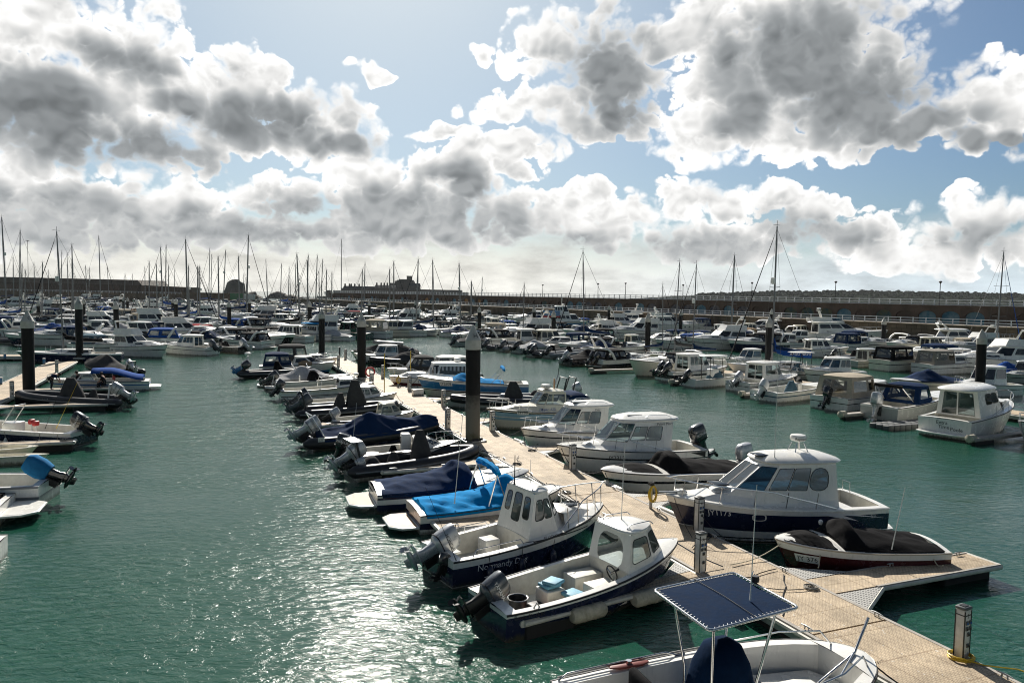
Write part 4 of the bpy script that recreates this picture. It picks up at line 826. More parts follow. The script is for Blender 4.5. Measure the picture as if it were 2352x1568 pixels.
# ------------------------------------------------------------------ service pedestals and small pontoon things
PEDW = mat('pedestal_white', (.66,.65,.61), .5, dirt=(.35,.33,.28), var=.3, vs=4.); SOCK = mat('socket_grey', (.09,.10,.10), .5)
def pedestal(label, p, num=None, rz=None, hose=None, h=1.05, sc_=1.):
    P = at(p, DZ); o = empty('service_pedestal', (P.x, P.y, DZ), HA+R(8) if rz is None else rz, label, 'service pedestal', 'pontoon service pedestals')
    mb = MB(); mb.rbox((0,0,h/2), (.24,.2,h), PEDW, .02)
    for sx_ in (1, -1):
        for sy in (1, -1): mb.box((sx_*.118, sy*.098, h*.5), (.02,.02,h*.96), RUBB)
    mb.build('post', o, 40); mb = MB(); mb.box((0,0,h-.115), (.252,.212,.02), RUBB); mb.rbox((0,0,h+.03), (.28,.24,.07), SOCK, .03); mb.box((0,0,h+.068), (.15,.12,.02), RUBB); mb.build('lamp_cap', o, 40)
    for k, z in enumerate((h*.74, h*.62, h*.5, h*.27)):
        mb = MB(); 
        for yy in ((-.05,.05) if k < 2 else (0.,)): mb.rbox((.02+yy*1.2, -.105, z), (.085,.03,.085), SOCK, .01); mb.rbox((.02+yy*1.2, -.122, z-.01), (.05,.02,.05), INKB if k == 0 else RUBB, .008)
        mb.build('socket', o, 40)
    if num:
        mb = MB(); w = text_w(num, .13); text_on(mb, num, .13, INK, lambda x, y: (x-w/2, -.104, h*.835+y)); mb.build('number', o, 0)
    return o
for lb, p, nm in [
 ('near service pedestal numbered 2 with yellow cable coiled round its foot', ('U5',2040,588), '2'),
 ('white service pedestal lettered A at the bow of the cuddy fishing boat', ('U6',335,1066), 'A'),
 ('white service pedestal numbered 6 at the bow of the navy-hulled hardtop cruiser', ('U6',326,792), '6'),
 ('white service pedestal numbered 10 at the bow of the large white hardtop cruiser', ('U7',1247,953), '10'),
 ('white service pedestal numbered 12 at the bow of the pale blue cabin boat', ('U7',667,674), '12'),
 ('white service pedestal just left of the nearest H pile', ('U7',344,654), '8'),
 ('white service pedestal beside the long black inflatable hull', ('U7',314,497), '14'),
 ('white service pedestal beside the blue and white sports boat bow', ('U2',1540,580), '18'),
 ('white service pedestal standing by the red lifebuoy', ('U2',1203,552), None),
 ('white service pedestal at the bow of the grey-hooded cabin boat', ('U2',1302,470), None),
 ('white service pedestal left of the pontoon near its far end', ('U2',904,370), None),
 ('last white service pedestal at the far end of the main pontoon', ('U2',968,306), None),
 ('white service pedestal left of the near left pile', ('U1',95,470), None),
 ('white service pedestal at the bow of the grey-covered inflatable on the left pontoon', ('U1',445,275), None)]:
    pedestal(lb, p, nm)
def post(name, label, cat, p, h, r, m, zb=DZ): 
    P = at(p, zb); mb = MB(); mb.tube([(0,0,0),(0,0,h)], r, m, 8); o = mb.build(name, None, 60, loc=P); return tag(o, label, cat)
def coil(label, p, h, m, rr=.2, turns=9, drop=.55):
    P = at(p, DZ); o = empty('hose_post', P, HA, label, 'hose post'); mb = MB(); mb.tube([(0,0,0),(0,0,h)], .06, GALV, 8); mb.box((0,0,h-.05), (.16,.16,.1), DARKM); mb.build('post', o, 40)
    mb = MB(); rn = random.Random(3); pts = []
    for i in range(turns*14):
        a = 2*math.pi*i/14; k = int(i/14); ry = .15+.03*math.sin(k*2.3); pts.append(V((ry*math.sin(a)+rn.uniform(-.01,.01), -.1-.02*(k % 3)-.03*math.sin(a*.5), h-.12-drop/2+drop/2*math.cos(a)*(1+.08*math.sin(k*1.7)))))
    mb.tube(pts, .017, m, 5); mb.build('hose', o, 60); return o
coil('short post hung with a coil of bright yellow hose, by the black-covered bowrider', ('U4',1962,325), .95, YEL)
coil('post with a coil of yellow hose further up the pontoon', ('U2',1440,545), .9, YEL)
post('pole', 'tall thin yellow pole on the pontoon left of the hose coil', 'pole', ('U2',1315,612), 3.0, .035, YEL)
post('pole', 'tall thin yellow pole on the pontoon beside the curtained cabin boat', 'pole', ('U2',1550,500), 2.6, .03, YEL)
post('post', 'short black post at the far tip of the main pontoon', 'post', ('U2',915,282), 1.1, .09, RUBB)
P = at(('U2',1185,530), DZ); lo = empty('lifebuoy_stand', P, HA, 'red lifebuoy on a stand half way up the pontoon', 'lifebuoy'); mb = MB(); mb.tube([(0,0,0),(0,0,1.45)], .05, GALV, 6); mb.build('stand', lo, 60)
mb = MB(); mb.tube([(.36*math.sin(a), -.12, 1.05+.36*math.cos(a)) for a in [2*math.pi*i/18 for i in range(19)]], .07, REDP, 8, False); mb.build('lifebuoy', lo, 60)
P = at(('U2',1615,628), DZ); o = empty('dock_box', P, HA, 'low white dock box on the pontoon before the blue and white sports boat', 'dock box'); mb = MB(); mb.rbox((0,0,.2), (.8,.5,.4), WHITE, .04); mb.build('box', o, 40); mb = MB(); mb.rbox((0,0,.43), (.86,.56,.07), WHITE, .03); mb.build('lid', o, 40)
for lb, p in (('blue-topped short post on the cross pontoon left of the near pile', ('T1',45,1345)), ('blue-topped short post on the left pontoon right of the near pile', ('T1',405,1392)), ('blue-topped short post at the very left edge of the left pontoon', ('U1',5,368))):
    P = at(p, DZ); o = empty('bollard', P, 0, lb, 'bollard', 'blue bollards'); mb = MB(); mb.lathe([(.12,0),(.12,.5)], BLUEH, 10); mb.build('body', o, 40); mb = MB(); mb.lathe([(.13,.5),(.13,.58),(.05,.6)], WHITE, 10); mb.build('top', o, 40)
P = at(('U5',2040,600), DZ); mb = MB(); pts = [(.24*math.cos(i*.5)*(1+.1*math.sin(i*.37)), .22*math.sin(i*.5), .02+.004*i*.35) for i in range(60)]+[(.3,-.3,.02),(.9,-.45,.02),(1.25,-.9,.03),(1.3,-1.6,.02)]; mb.tube(pts, .015, YEL, 5); o = mb.build('cable', None, 60, loc=P); tag(o, 'yellow cable coiled on the deck at the near pedestal', 'cable')
for k, (lb, p, p2) in enumerate([('white edge fender roll at the bow of the navy-hulled cruiser', ('U6',60,640), ('U6',185,695)), ('grey ribbed edge fender under the black-covered bowrider bow', ('U4',1640,140), ('U4',1760,200)), ('ribbed edge fender beside the second hardtop cruiser bow', ('U7',830,740), ('U7',900,768))]):
    A, B_ = at(p, DZ-.02), at(p2, DZ-.02); d = B_-A; n = 9; mb = MB(); mb.tube([A+d*(i/(n*2)) for i in range(n*2+1)], [.12 if i % 2 else .1 for i in range(n*2+1)], FEND, 9); o = mb.build('edge_fender', None, 40); tag(o, lb, 'fender')

def rope_coil(label, s_, o_, m, n=5, tail=1.6):
    P = Hw(s_, o_, DZ+.012); mb = MB(); rn = random.Random(int(s_*10)); pts = [V(((.10+.022*(i//14)+rn.uniform(-.008,.008))*math.cos(i*.449), (.10+.022*(i//14)+rn.uniform(-.008,.008))*math.sin(i*.449), .012+.004*(i % 9))) for i in range(14*n)]
    d = V((rn.uniform(-1,1), rn.uniform(-1,1), 0)).normalized()*tail; e = pts[-1]; pts += [e+d*(k/6)+V((.08*math.sin(k*1.3), .08*math.cos(k*1.1), 0)) for k in range(1, 7)]
    mb.tube(pts, .013, m, 5); o = mb.build('rope_coil', None, 60, loc=P); tag(o, label, 'rope', 'ropes coiled on the pontoon')
for a in [('dark rope coil on the deck near the cuddy fishing boat bow', 21.6, -.85, ROPED), ('blue rope coil at the bow cleat of the cuddy fishing boat', 20.6, -.95, ROPEB), ('pale rope coil beside the mooring of the red speedboat', 20.4, .9, ROPE), ('dark rope coil by the pilothouse boat bow', 25.4, -.9, ROPED), ('dark rope coil by the bow of the navy-hulled hardtop cruiser', 24.9, .95, ROPED), ('grey rope coil at the bow of the navy covered sports boat', 31., -.95, ROPE), ('dark rope coil at the bow of the second hardtop cruiser', 38.5, .95, ROPED), ('dark rope coil by the foot of the pile lettered H', 36., -.9, ROPED), ('dark rope coil near the sun-topped boat bow on the near deck', 14.6, -.9, ROPED), ('grey rope coil near the pedestal numbered 2', 13.2, .95, ROPE)]: rope_coil(*a)
mb = MB(); pts = [Hw(19.3+.35*k, -1.05+.33*k+.06*math.sin(k*2), DZ+.02) for k in range(7)]; mb.tube(pts, .014, RUBB, 5); o = mb.build('cable', None, 60); tag(o, 'black cable snaking across the deck past the pedestal lettered A', 'cable')

# ================================================================== boats along the main pontoon, left side (bows to the pontoon)
def T(r): return r
# --- open cuddy fishing boat
r, Lr = boat2('fishing_boat', 'open cuddy fishing boat with navy hull, steering wheel and faded blue cushions', 'boat', ('U4',2150,545), 1.2, ('U4',795,1000), .62)
S = Hull(Lr, 2.15, 1.25, .68, wt=.86, full=2.2, flare=.45)
hull_parts(r, S, [(.3,NAVY),(.86,NAVY),(.98,WHITE),(1.,WHITE)], S.deck(.05, .6, .16, w=.17), RUBB, .03)
H = house(S, .60, .86, .98, rf=.42, ra=.12, wf=.86, nose=.5, mid=.62, side=((.12,.2,.95,.86,.1),), quarter=((.12,.22,.9,.88,.07),), front=((.08,.25,.92,.86,.07),), aft=((.18,-.0+.02,.82,.86,.3),), over=.05, camb=.1, xr=.05, gm=GLASS); H[1].pop()
put_house(r, H, 'cuddy')
mb = MB(); z = H[2][2]+.13
for sd in (1,-1): mb.tube([(S.x(.63), sd*.5, z-.03), (S.x(.65), sd*.5, z+.06), (S.x(.76), sd*.46, z+.06), (S.x(.78), sd*.46, z-.03)], .014, STEEL, 5)
mb.build('roof_rail', r, 60); whip(r, (S.x(.68), .1, z), 2.2, (.05, .0), .012, WHITE)
mb = MB(); mb.rbox((S.x(.30), 0, .40), (.55,.55,.5), LINER, .03); mb.build('engine_box', r, 40)
for k, (x, y, z, rz) in enumerate(((.30,.05,.71,.1),(.31,-.03,.80,.4),(.37,-.42,.50,-.3),(.36,-.45,.58,.2))): mb = MB(); mb.rbox((S.x(x), y, z), (.46,.42,.09), BLUEP, .03, rz); mb.build('cushion', r, 40)
mb = MB(); mb.rbox((S.x(.50), -.45, .42), (.75,.5,.55), LINER, .03); mb.rbox((S.x(.52), .45, .4), (.9,.55,.5), LINER, .03); mb.build('seat_locker', r, 40)
mb = MB(); W_ = Matrix.Translation((S.x(.565), -.42, .86))@Matrix.Rotation(R(75), 4, 'Y'); mb.tube([(.2*math.cos(a), .2*math.sin(a), 0) for a in [i*math.pi/9 for i in range(19)]], .018, RUBB, 6, False)
for k in range(3): mb.tube([(0,0,-.03), (.2*math.cos(k*2.1), .2*math.sin(k*2.1), 0)], .014, STEEL, 5)
mb.tube([(0,0,-.03),(0,0,.25)], .03, RUBB, 6); mb.xf(W_).build('steering_wheel', r, 60)
mb = MB(); n = 18; mb.lathe([(.20,.17),(.24,.5),(.255,.52),(.235,.52),(.2,.2)], RUBB, n, (S.x(.155), .12, 0)); mb.tube([(S.x(.155)+.255*math.cos(a), .12+.255*math.sin(a), .525) for a in [i*math.pi/9 for i in range(19)]], .012, STEEL, 5, False); o = mb.build('bucket', None, 40); o.parent = None
o.location = r.location; o.rotation_euler = r.rotation_euler; tag(o, 'large round black bucket in the stern of the cuddy fishing boat', 'bucket')
mb = MB(); mb.rbox((S.x(.24), .02, .24), (.5,.36,.16), RUBB, .05); mb.rbox((S.x(.2), -.3, .22), (.22,.2,.1), ORANGE, .04); mb.build('tackle', r, 40)
S.side_text('Rosie Rocket', .15, INK, .03, .52, -1).build('name_lettering', r, 0); S.side_text('JY52', .20, INK, .90, .66, -1, WHITE).build('registration_plate', r, 0)
outboard(r, (S.x(0)-.02, .0, .52), 52, 1.12, OGR, DARKM, 'YAMAHA', INKW)
mb = MB(); 
for sd in (1,-1): mb.tube([(S.x(.12), sd*(S.hb(.12)-.08), S.z(.12)), (S.x(.12)+.08, sd*(S.hb(.12)-.08), S.z(.12)+.1), (S.x(.12)+.16, sd*(S.hb(.12)-.08), S.z(.12))], .02, GALV, 6)
mb.build('mooring_cleat', r, 60); lines(r, [((S.x(.98), 0, S.z(.98)), (S.x(.84), .3, S.z(.84)+.05)), ((S.x(.97), 0, S.z(.97)), (S.x(.84), -.35, S.z(.84)+.05)), ((S.x(.985), -.05, 1.15), (S.x(1.0)+.9, -.9, .55))], ROPEB, .016, sag=.05)
# --- pilothouse boat
r, Lr = boat2('fishing_boat', 'white pilothouse fishing boat with navy hull and upright rounded wheelhouse', 'boat', ('U4',1620,285), 1.35, ('U4',440,640), .76)
S = Hull(Lr, 2.2, 1.38, .80, wt=.88, full=2.3, flare=.4)
hull_parts(r, S, [(.10,NAVY),(.14,WHITE),(.74,NAVY),(1.,WHITE)], S.deck(.05, .42, .22, w=.19), RUBB, .03)
H = house(S, .42, .68, 1.30, rf=.62, ra=.28, wf=.80, nose=.55, mid=.70, side=((.16,.38,.56,.86,.08),(.59,.38,.94,.86,.08)), quarter=((.1,.36,.92,.9,.06),), front=((.05,.36,.47,.9,.06),(.53,.36,.95,.9,.06)), aft=((.1,.45,.27,.9,.09),(.36,.28,.62,.92,.1),(.7,.4,.9,.9,.09)), over=.04, camb=.1, tumble=.84, xr=.0)
hz = put_house(r, H, 'wheelhouse'); z = H[2][2]
mb = MB(); mb.grid([[(S.x(.42)+.00+k_*.28, y, S.z(.42)+zz) for y in (-.16,.16)] for k_, zz in ((0,-.45),(.02,.0))], WHITE); mb.build('door', hz, 0)
t2 = house(S, .66, .90, .36, rf=.75, ra=0., wf=.74, nose=.45, mid=.5, side=(), quarter=(), front=(), over=.03, th=.03, camb=.07); put_house(r, t2, 'coachroof')
mb = MB(); mb.rbox((S.x(.78), 0, S.z(.78)+.33), (.5,.5,.05), SMOKE, .02); mb.build('hatch', r, 40)
mb = MB(); 
for sd in (1,-1): mb.tube([(S.x(.47), sd*.55, z+.08), (S.x(.49), sd*.55, z+.17), (S.x(.60), sd*.5, z+.17), (S.x(.62), sd*.5, z+.08)], .014, STEEL, 5)
mb.build('roof_rail', r, 60); pulpit(S, .60, .985, .66, .02, open_bow=False).build('bow_rail', r, 60)
mb = MB()
for sd in (1,-1):
    y = sd*(S.hb(.2)-.1); mb.tube([(S.x(.10), y, S.z(.1)), (S.x(.12), y, S.z(.1)+.2), (S.x(.36), y, S.z(.36)+.16), (S.x(.38), y, S.z(.38))], .016, STEEL, 5); mb.tube([(S.x(.24), y, S.z(.24)), (S.x(.24), y, S.z(.24)+.18)], .012, STEEL, 5)
mb.build('side_rail', r, 60)
mb = MB(); mb.rbox((S.x(.32), .35, .50), (.5,.5,.55), WHITE, .04); mb.build('locker', r, 40); mb = MB(); mb.rbox((S.x(.10), .25, .62), (.4,.5,.06), WHITE, .02); mb.tube([(S.x(.1), .25, .2), (S.x(.1), .25, .6)], .03, ALU, 6); mb.build('bait_table', r, 40)
outboard(r, (S.x(0)-.02, .0, .62), 55, 1.25, OSI, None, 'HONDA', INK); outboard(r, (S.x(0)-.02, -.55, .5), 20, .6, OBK, DARKM)
S.side_text('Normandy Dog', .26, INKW, .12, .42, -1).build('name_lettering', r, 0); S.side_text('PILOTHOUSE 20', .13, INK, .48, .96, -1).build('model_lettering', r, 0)
mb = MB(); a = [S.pt(t, S.vz(t, .98), -1, .012) for t in [.42+.4*i/8 for i in range(9)]]; b = [S.pt(t, S.vz(t, .945), -1, .012) for t in [.42+.4*i/8 for i in range(9)]]; mb.grid([a, b], INK); mb.build('side_stripe', r, 0)
whip(r, (S.x(.45), .2, z+.1), .9, (0,0), .02, RUBB); whip(r, (S.x(.5), -.2, z+.1), .8); whip(r, (S.x(.02), -.9, .8), 2.1, (-.9, .1), .008, RUBB, 'fishing_rod')
mb = MB()
for t in (.18,.36,.56): p = S.pt(t, .3, -1, .12); mb.lathe([(.02,-.34),(.1,-.26),(.11,.1),(.1,.24),(.03,.32)], NAVY, 10, p); mb.tube([p+V((0,0,.3)), S.pt(t, 1, -1, -.02)], .01, ROPED, 4)
mb.build('side_fender', r, 40); lines(r, [((S.x(.99), 0, 1.38), (S.x(1)+.8, -.6, .55)), ((S.x(.8), -.9, 1.2), (S.x(.38), -1.0, .95))], ROPED, .011)
# --- bright blue covered boat with teak swim platform
r, Lr = boat2('motor_boat', 'sports boat under a bright blue cover with folded blue bimini and teak platform', 'boat', ('U4',1330,170), .95, ('U4',270,330), .6)
S = Hull(Lr, 2.3, 1.0, .66, wt=.9, full=2.6, flare=.3)
hull_parts(r, S, [(.3,WHITE),(.6,NAVY),(1.,WHITE)], S.deck(.05, .6, .3), RUBB); cover_mesh(S, .04, .80, [(0,.14),(.15,.22),(.32,.2),(.46,.34),(.60,.70),(.7,.52),(.85,.02)], CBLUE, seed=3, p=1.35, wr=.085).build('cover', r, 60)
platform(S, .95, .25).build('swim_platform', r, 30); bimini_folded(r, S, .42, 1.25, CBLUE, .12, .35)
whip(r, (S.x(.22), -.8, .9), 3.0, (.25,.0), .014, WHITE)
r2 = boat('dinghy', 'tiny grey dinghy with a blue cover tucked behind the pilothouse bow', 'dinghy', ('U4',1300,215), .55, 30, 2.6); S = Hull(2.6, 1.3, .5, .4, full=3); rib_tubes(r2, S, .18, HYPW, .1, None); rib_floor(r2, S); cover_mesh(S, .1, .8, [(0,.1),(.5,.18),(1,.05)], CBLUE, seed=9).build('cover', r2, 60)
# --- navy covered bowrider
r, Lr = boat2('motor_boat', 'white sports boat under a navy cover with round foredeck hatch and beige platform', 'boat', ('U3',1915,592), .98, ('U3',610,745), .66)
S = Hull(Lr, 2.4, 1.05, .72, wt=.9, full=2.5, flare=.3, pw=.7)
hull_parts(r, S, [(.5,NAVY),(.74,WHITE),(.84,NAVY),(1.,WHITE)], S.deck(.05, .56, .3, camb=.16), NAVY, .03); cover_mesh(S, .03, .60, [(0,.10),(.18,.25),(.33,.34),(.42,.46),(.5,.75),(.56,.66),(.62,.15)], CNAVY, seed=5, p=1.7, wr=.05).build('cover', r, 60)
platform(S, .95, .32, top=BEIGEP).build('swim_platform', r, 30); mb = MB(); mb.lathe([(.30,0),(.3,.03),(.25,.045),(.02,.05)], WHITE, 20, (S.x(.74), 0, S.z(.74)+.14)); mb.build('hatch', r, 40); pulpit(S, .66, .93, .16, .014, .18, open_bow=True).build('bow_rail', r, 60)
# --- black inflatable with silver outboard
r = boat('inflatable_boat', 'black inflatable with big silver outboard and tall grey console cover', 'inflatable boat', ('U3',1530,395), .75, 31, 6.6)
S = Hull(6.2, 2.4, .78, .55, wt=.92, full=3.0); rib_tubes(r, S, .27, HYP, .25, HYPG); rib_floor(r, S, GREYH); cone_cover(r, S, .52, .42, .5, 1.65, CGREY, .1, .2); cone_cover(r, S, .30, .34, .33, .75, CGREY, .0, .2, name='seat_cover')
outboard(r, (S.x(0)-.1, 0, .7), 48, 1.3, OSI, None, 'HONDA', INK); outboard(r, (S.x(0)-.1, -.62, .55), 62, .72, OSI, DARKM)
mb = MB(); mb.tube([(S.x(.03), .5, .7), (S.x(.03)-.2, .5, 1.6), (S.x(.03)-.2, -.5, 1.6), (S.x(.03), -.5, .7)], .05, RUBB, 6); mb.box((S.x(.03)-.2, 0, 1.64), (.5,1.05,.05), ALU); mb.build('stern_arch', r, 50); whip(r, (S.x(.0), 0, 1.66), 1.6, (.15,0)); cone_cover(r, S, .12, .6, .5, .55, CGREY, -.1, .3, name='engine_cloth')
# --- white open boat with black outboard
r = boat('motor_boat', 'white open fishing boat with black outboard and white side console', 'boat', ('U3',1340,340), .95, 16, 5.4)
S = Hull(5.4, 2.1, 1.0, .62, wt=.88, full=2.3); hull_parts(r, S, [(.4,WHITE),(.8,GREYH),(1.,WHITE)], S.deck(.05, .62, .15), RUBB); H = house(S, .58, .84, .42, rf=.7, ra=.0, wf=.82, nose=.5, side=(), quarter=((.1,.3,.9,.9,.04),), front=((.08,.3,.92,.9,.05),), aft=(), over=.02, th=.03, gm=SMOKE); put_house(r, H, 'cuddy')
mb = MB(); mb.rbox((S.x(.52), .35, .75), (.45,.6,1.2), WHITE, .06); mb.build('console', r, 40); mb = MB(); mb.tube([(S.x(.48)-.02, .35+.18*math.cos(a), 1.05+.18*math.sin(a)) for a in [i*math.pi/8 for i in range(17)]], .02, RUBB, 6, False); mb.build('steering_wheel', r, 60)
mb = MB(); mb.lathe([(.32,.5),(.34,.54),(.02,.55)], WHITE, 16, (S.x(.22), 0, 0)); mb.tube([(S.x(.22),0,.15),(S.x(.22),0,.5)], .05, ALU, 8); mb.build('table', r, 40); cone_cover(r, S, .4, .3, .3, .75, CBLACK, .0, .15, -.2, 'seat_cover'); outboard(r, (S.x(0)-.02, 0, .6), 20, 1.2, OBK, None, 'MERCURY', INKW); pulpit(S, .62, .97, .42).build('bow_rail', r, 60)
# --- navy covered inflatable
r = boat('inflatable_boat', 'large inflatable under a stretched navy cover with silver outboard and steel A-frame', 'inflatable boat', ('U3',1200,190), .8, 29, 7.6)
S = Hull(7.2, 2.5, .85, .5, wt=.9, full=2.8); rib_tubes(r, S, .28, HYP, .3, None); rib_floor(r, S, NAVY); cover_mesh(S, .06, .97, [(0,.35),(.15,.45),(.42,1.05),(.52,.85),(.72,.55),(.88,.6),(1,.3)], CNAVY, drop=.2, off=.02, seed=8, p=1.15, wr=.06).build('cover', r, 60)
outboard(r, (S.x(0)-.15, .1, .7), 50, 1.3, OSI, None, 'HONDA', INK); mb = MB()
for sd in (1,-1): mb.tube([(S.x(.08), sd*.75, .6), (S.x(0)-.1, sd*.6, 1.75)], .04, STEEL, 6)
mb.tube([(S.x(0)-.1, .6, 1.75), (S.x(0)-.1, -.6, 1.75)], .04, STEEL, 6); mb.build('stern_arch', r, 60); S.side_text('JY', .24, INK, .02, .5, -1, WHITE).build('registration_plate', r, 0)
# --- dory with small cuddy
r = boat('fishing_boat', 'small cream dory with little forward cuddy and grey outboard', 'boat', ('U3',962,92), .85, 21, 5.0)
S = Hull(5.0, 1.9, .92, .55, wt=.88, full=2.0); hull_parts(r, S, [(.75,CREAM),(1.,WHITE)], S.deck(.05, .55, .15), RUBB, .035); H = house(S, .55, .84, .72, rf=.5, ra=.1, wf=.84, nose=.5, side=((.1,.3,.92,.85,.07),), quarter=((.1,.3,.9,.88,.06),), front=((.08,.3,.92,.88,.06),), over=.04, camb=.08, m=CREAM); put_house(r, H, 'cuddy'); outboard(r, (S.x(0), 0, .55), 50, 1.0, OSI, DARKM)
# --- tall grey cone covers inflatable
r = boat('inflatable_boat', 'black inflatable with two tall pointed dark grey covers and slate outboard', 'inflatable boat', ('U2',1480,690), .8, 22, 6.6)
S = Hull(6.2, 2.4, .8, .5, wt=.92, full=3.0); rib_tubes(r, S, .27, HYP, .3, HYPG); rib_floor(r, S, GREYH); cone_cover(r, S, .55, .55, .72, 2.15, CGREY, .2, .2); cone_cover(r, S, .36, .5, .45, 1.35, CGREY, -.1, .2, name='seat_cover'); outboard(r, (S.x(0)-.1, 0, .65), 48, 1.3, OGR); mb = MB(); mb.tube([(S.x(.02), .5, .6), (S.x(.02)-.25, .35, 1.7), (S.x(.02)-.25, -.35, 1.7), (S.x(.02), -.5, .6)], .06, RUBB, 6); mb.build('stern_arch', r, 50)
# --- dark hulled cuddy
r = boat('fishing_boat', 'double-ended looking cuddy boat with dark navy bow, white sides and stern gantry', 'boat', ('U2',1432,605), 1.05, 20, 6.6)
S = Hull(6.6, 2.2, 1.1, .62, wt=.86, full=2.1); hull_parts(r, S, [(.4,NAVY),(.66,NAVY),(1.,WHITE)], S.deck(.05, .5, .2), RUBB, .03); H = house(S, .54, .83, .75, rf=.45, ra=.1, wf=.84, nose=.5, side=((.08,.3,.56,.86,.07),(.64,.3,.94,.86,.07)), over=.04, camb=.08); put_house(r, H, 'cuddy'); outboard(r, (S.x(0), 0, .6), 45, 1.25, OBK)
mb = MB()
for x in (0, .09):
    mb.tube([(S.x(x), .8, .62), (S.x(x), .8, 1.15), (S.x(x), -.8, 1.15), (S.x(x), -.8, .62)], .022, ALU, 5)
for y in (.8,-.8): mb.tube([(S.x(0)-.3, y, 1.15), (S.x(.12), y, 1.15)], .022, ALU, 5)
mb.build('stern_gantry', r, 60); S.side_text('Shielah', .18, INKW, .82, .62, -1).build('name_lettering', r, 0); outboard(r, (S.x(0), -.5, .55), 45, 1.0, OBK)
# --- white cuddy with pipe frame
r = boat('motor_boat', 'long white launch with low forward cabin, pipe frame and small radar', 'boat', ('U2',1225,515), 1.05, 22, 7.0)
S = Hull(7.0, 2.3, 1.1, .7, wt=.86, full=2.4); hull_parts(r, S, [(.42,WHITE),(.5,INK),(.75,WHITE),(1.,CREAM)], S.deck(.04, .58, .25), RUBB); H = house(S, .58, .88, .55, rf=.6, ra=.15, wf=.8, nose=.5, gm=SMOKE, side=((.1,.3,.9,.85,.05),), over=.03); put_house(r, H, 'cuddy'); mb = MB(); mb.tube([(S.x(.4), .9, .8), (S.x(.42), .85, 1.55), (S.x(.42), -.85, 1.55), (S.x(.4), -.9, .8)], .022, STEEL, 6); mb.tube([(S.x(.42), .85, 1.55), (S.x(.6), .7, 1.5), (S.x(.6), -.7, 1.5), (S.x(.42), -.85, 1.55)], .02, STEEL, 6); mb.build('pipe_frame', r, 60); radome(r, (S.x(.8), .0, 1.75), .8); outboard(r, (S.x(0), 0, .65), 35, 1.1, OBK)
# --- white open boat with black pointed cover
r = boat('motor_boat', 'white open sports boat with black pointed console cover and stern ladder', 'boat', ('U2',1050,458), .95, 20, 6.4)
S = Hull(6.4, 2.3, 1.0, .68, wt=.9, full=2.5); hull_parts(r, S, [(.55,WHITE),(.62,GREYH),(1.,WHITE)], S.deck(.04, .72, .25), RUBB); cone_cover(r, S, .5, .6, .65, 1.0, CBLACK, .25, .5); platform(S, .8, .25, top=WHITE).build('swim_platform', r, 30); outboard(r, (S.x(0)-.3, .3, .6), 45, 1.25, OBK)
mb = MB(); 
for y in (.75,.5): mb.tube([(S.x(0)-.3, -y, .3), (S.x(0)-.1, -y, 1.25)], .02, STEEL, 5)
for k in range(4): mb.tube([(S.x(0)-.25+.05*k, -.75, .45+.25*k), (S.x(0)-.25+.05*k, -.5, .45+.25*k)], .02, STEEL, 5)
mb.build('ladder', r, 60); mb = MB(); mb.rbox((S.x(.3), 0, .75), (.12,.45,.7), WHITE, .05); mb.rbox((S.x(.33), 0, .55), (.5,.45,.15), WHITE, .05); mb.build('helm_seat', r, 40); pulpit(S, .6, .96, .22).build('bow_rail', r, 60)
# --- red and white with silver cover
r = boat('motor_boat', 'dark red and white sports boat under a silver grey cover with steel frame', 'boat', ('U2',1008,445), .9, 16, 7.0)
S = Hull(7.0, 2.4, 1.0, .6, wt=.88, full=2.4); hull_parts(r, S, [(.35,WHITE),(.62,RED),(1.,WHITE)], S.deck(.05, .6, .3), RUBB); cover_mesh(S, .03, .75, [(0,.12),(.2,.35),(.42,1.0),(.55,.7),(.75,.1)], CSILV, seed=12, p=1.2).build('cover', r, 60); platform(S, .6, .2, top=WHITE).build('swim_platform', r, 30); mb = MB()
for a in (.38,.55): mb.tube([(S.x(a), 1.05, .9), (S.x(a)-.5, .4, 1.9), (S.x(a)-.5, -.4, 1.9), (S.x(a), -1.05, .9)], .025, STEEL, 6)
mb.build('pipe_frame', r, 60); S.side_text('JY2414', .26, INKW, .74, .55, -1).build('registration_lettering', r, 0)
# --- boats near the far end, left side
r = boat('inflatable_boat', 'dark inflatable with radar post at its stern and white plate JY1157', 'inflatable boat', ('U2',700,385), .8, 18, 6.6)
S = Hull(6.2, 2.3, .8, .5, wt=.9, full=2.8); rib_tubes(r, S, .27, HYP, .3, HYPG); rib_floor(r, S, NAVY); outboard(r, (S.x(0), .4, .7), 45, 1.3, OBK, None); outboard(r, (S.x(0), -.45, .7), 45, 1.3, OBK, BLUEH); mb = MB(); mb.tube([(S.x(.06), .3, .6), (S.x(.06), .1, 2.0)], .05, ALU, 6); mb.tube([(S.x(.06), -.3, .6), (S.x(.06), -.1, 2.0)], .05, ALU, 6); mb.build('stern_arch', r, 60); radome(r, (S.x(.06), 0, 2.2), 1.1); mb = MB(); hx = S.x(0)-.2; mb.box((hx, -.1, 1.0), (.04,1.1,.4), WHITE); w_ = text_w('JY1157', .32); text_on(mb, 'JY1157', .32, INK, lambda x, y: (hx-.03, -.1-(x-w_/2), .9+y)); mb.build('registration_plate', r, 0); cone_cover(r, S, .5, .5, .5, 1.2, CBLACK, .2, .3)
r = boat('motor_boat', 'white cabin boat with tan canvas windscreen hood and dark stern canopy', 'boat', ('U2',880,335), 1.0, 18, 7.2)
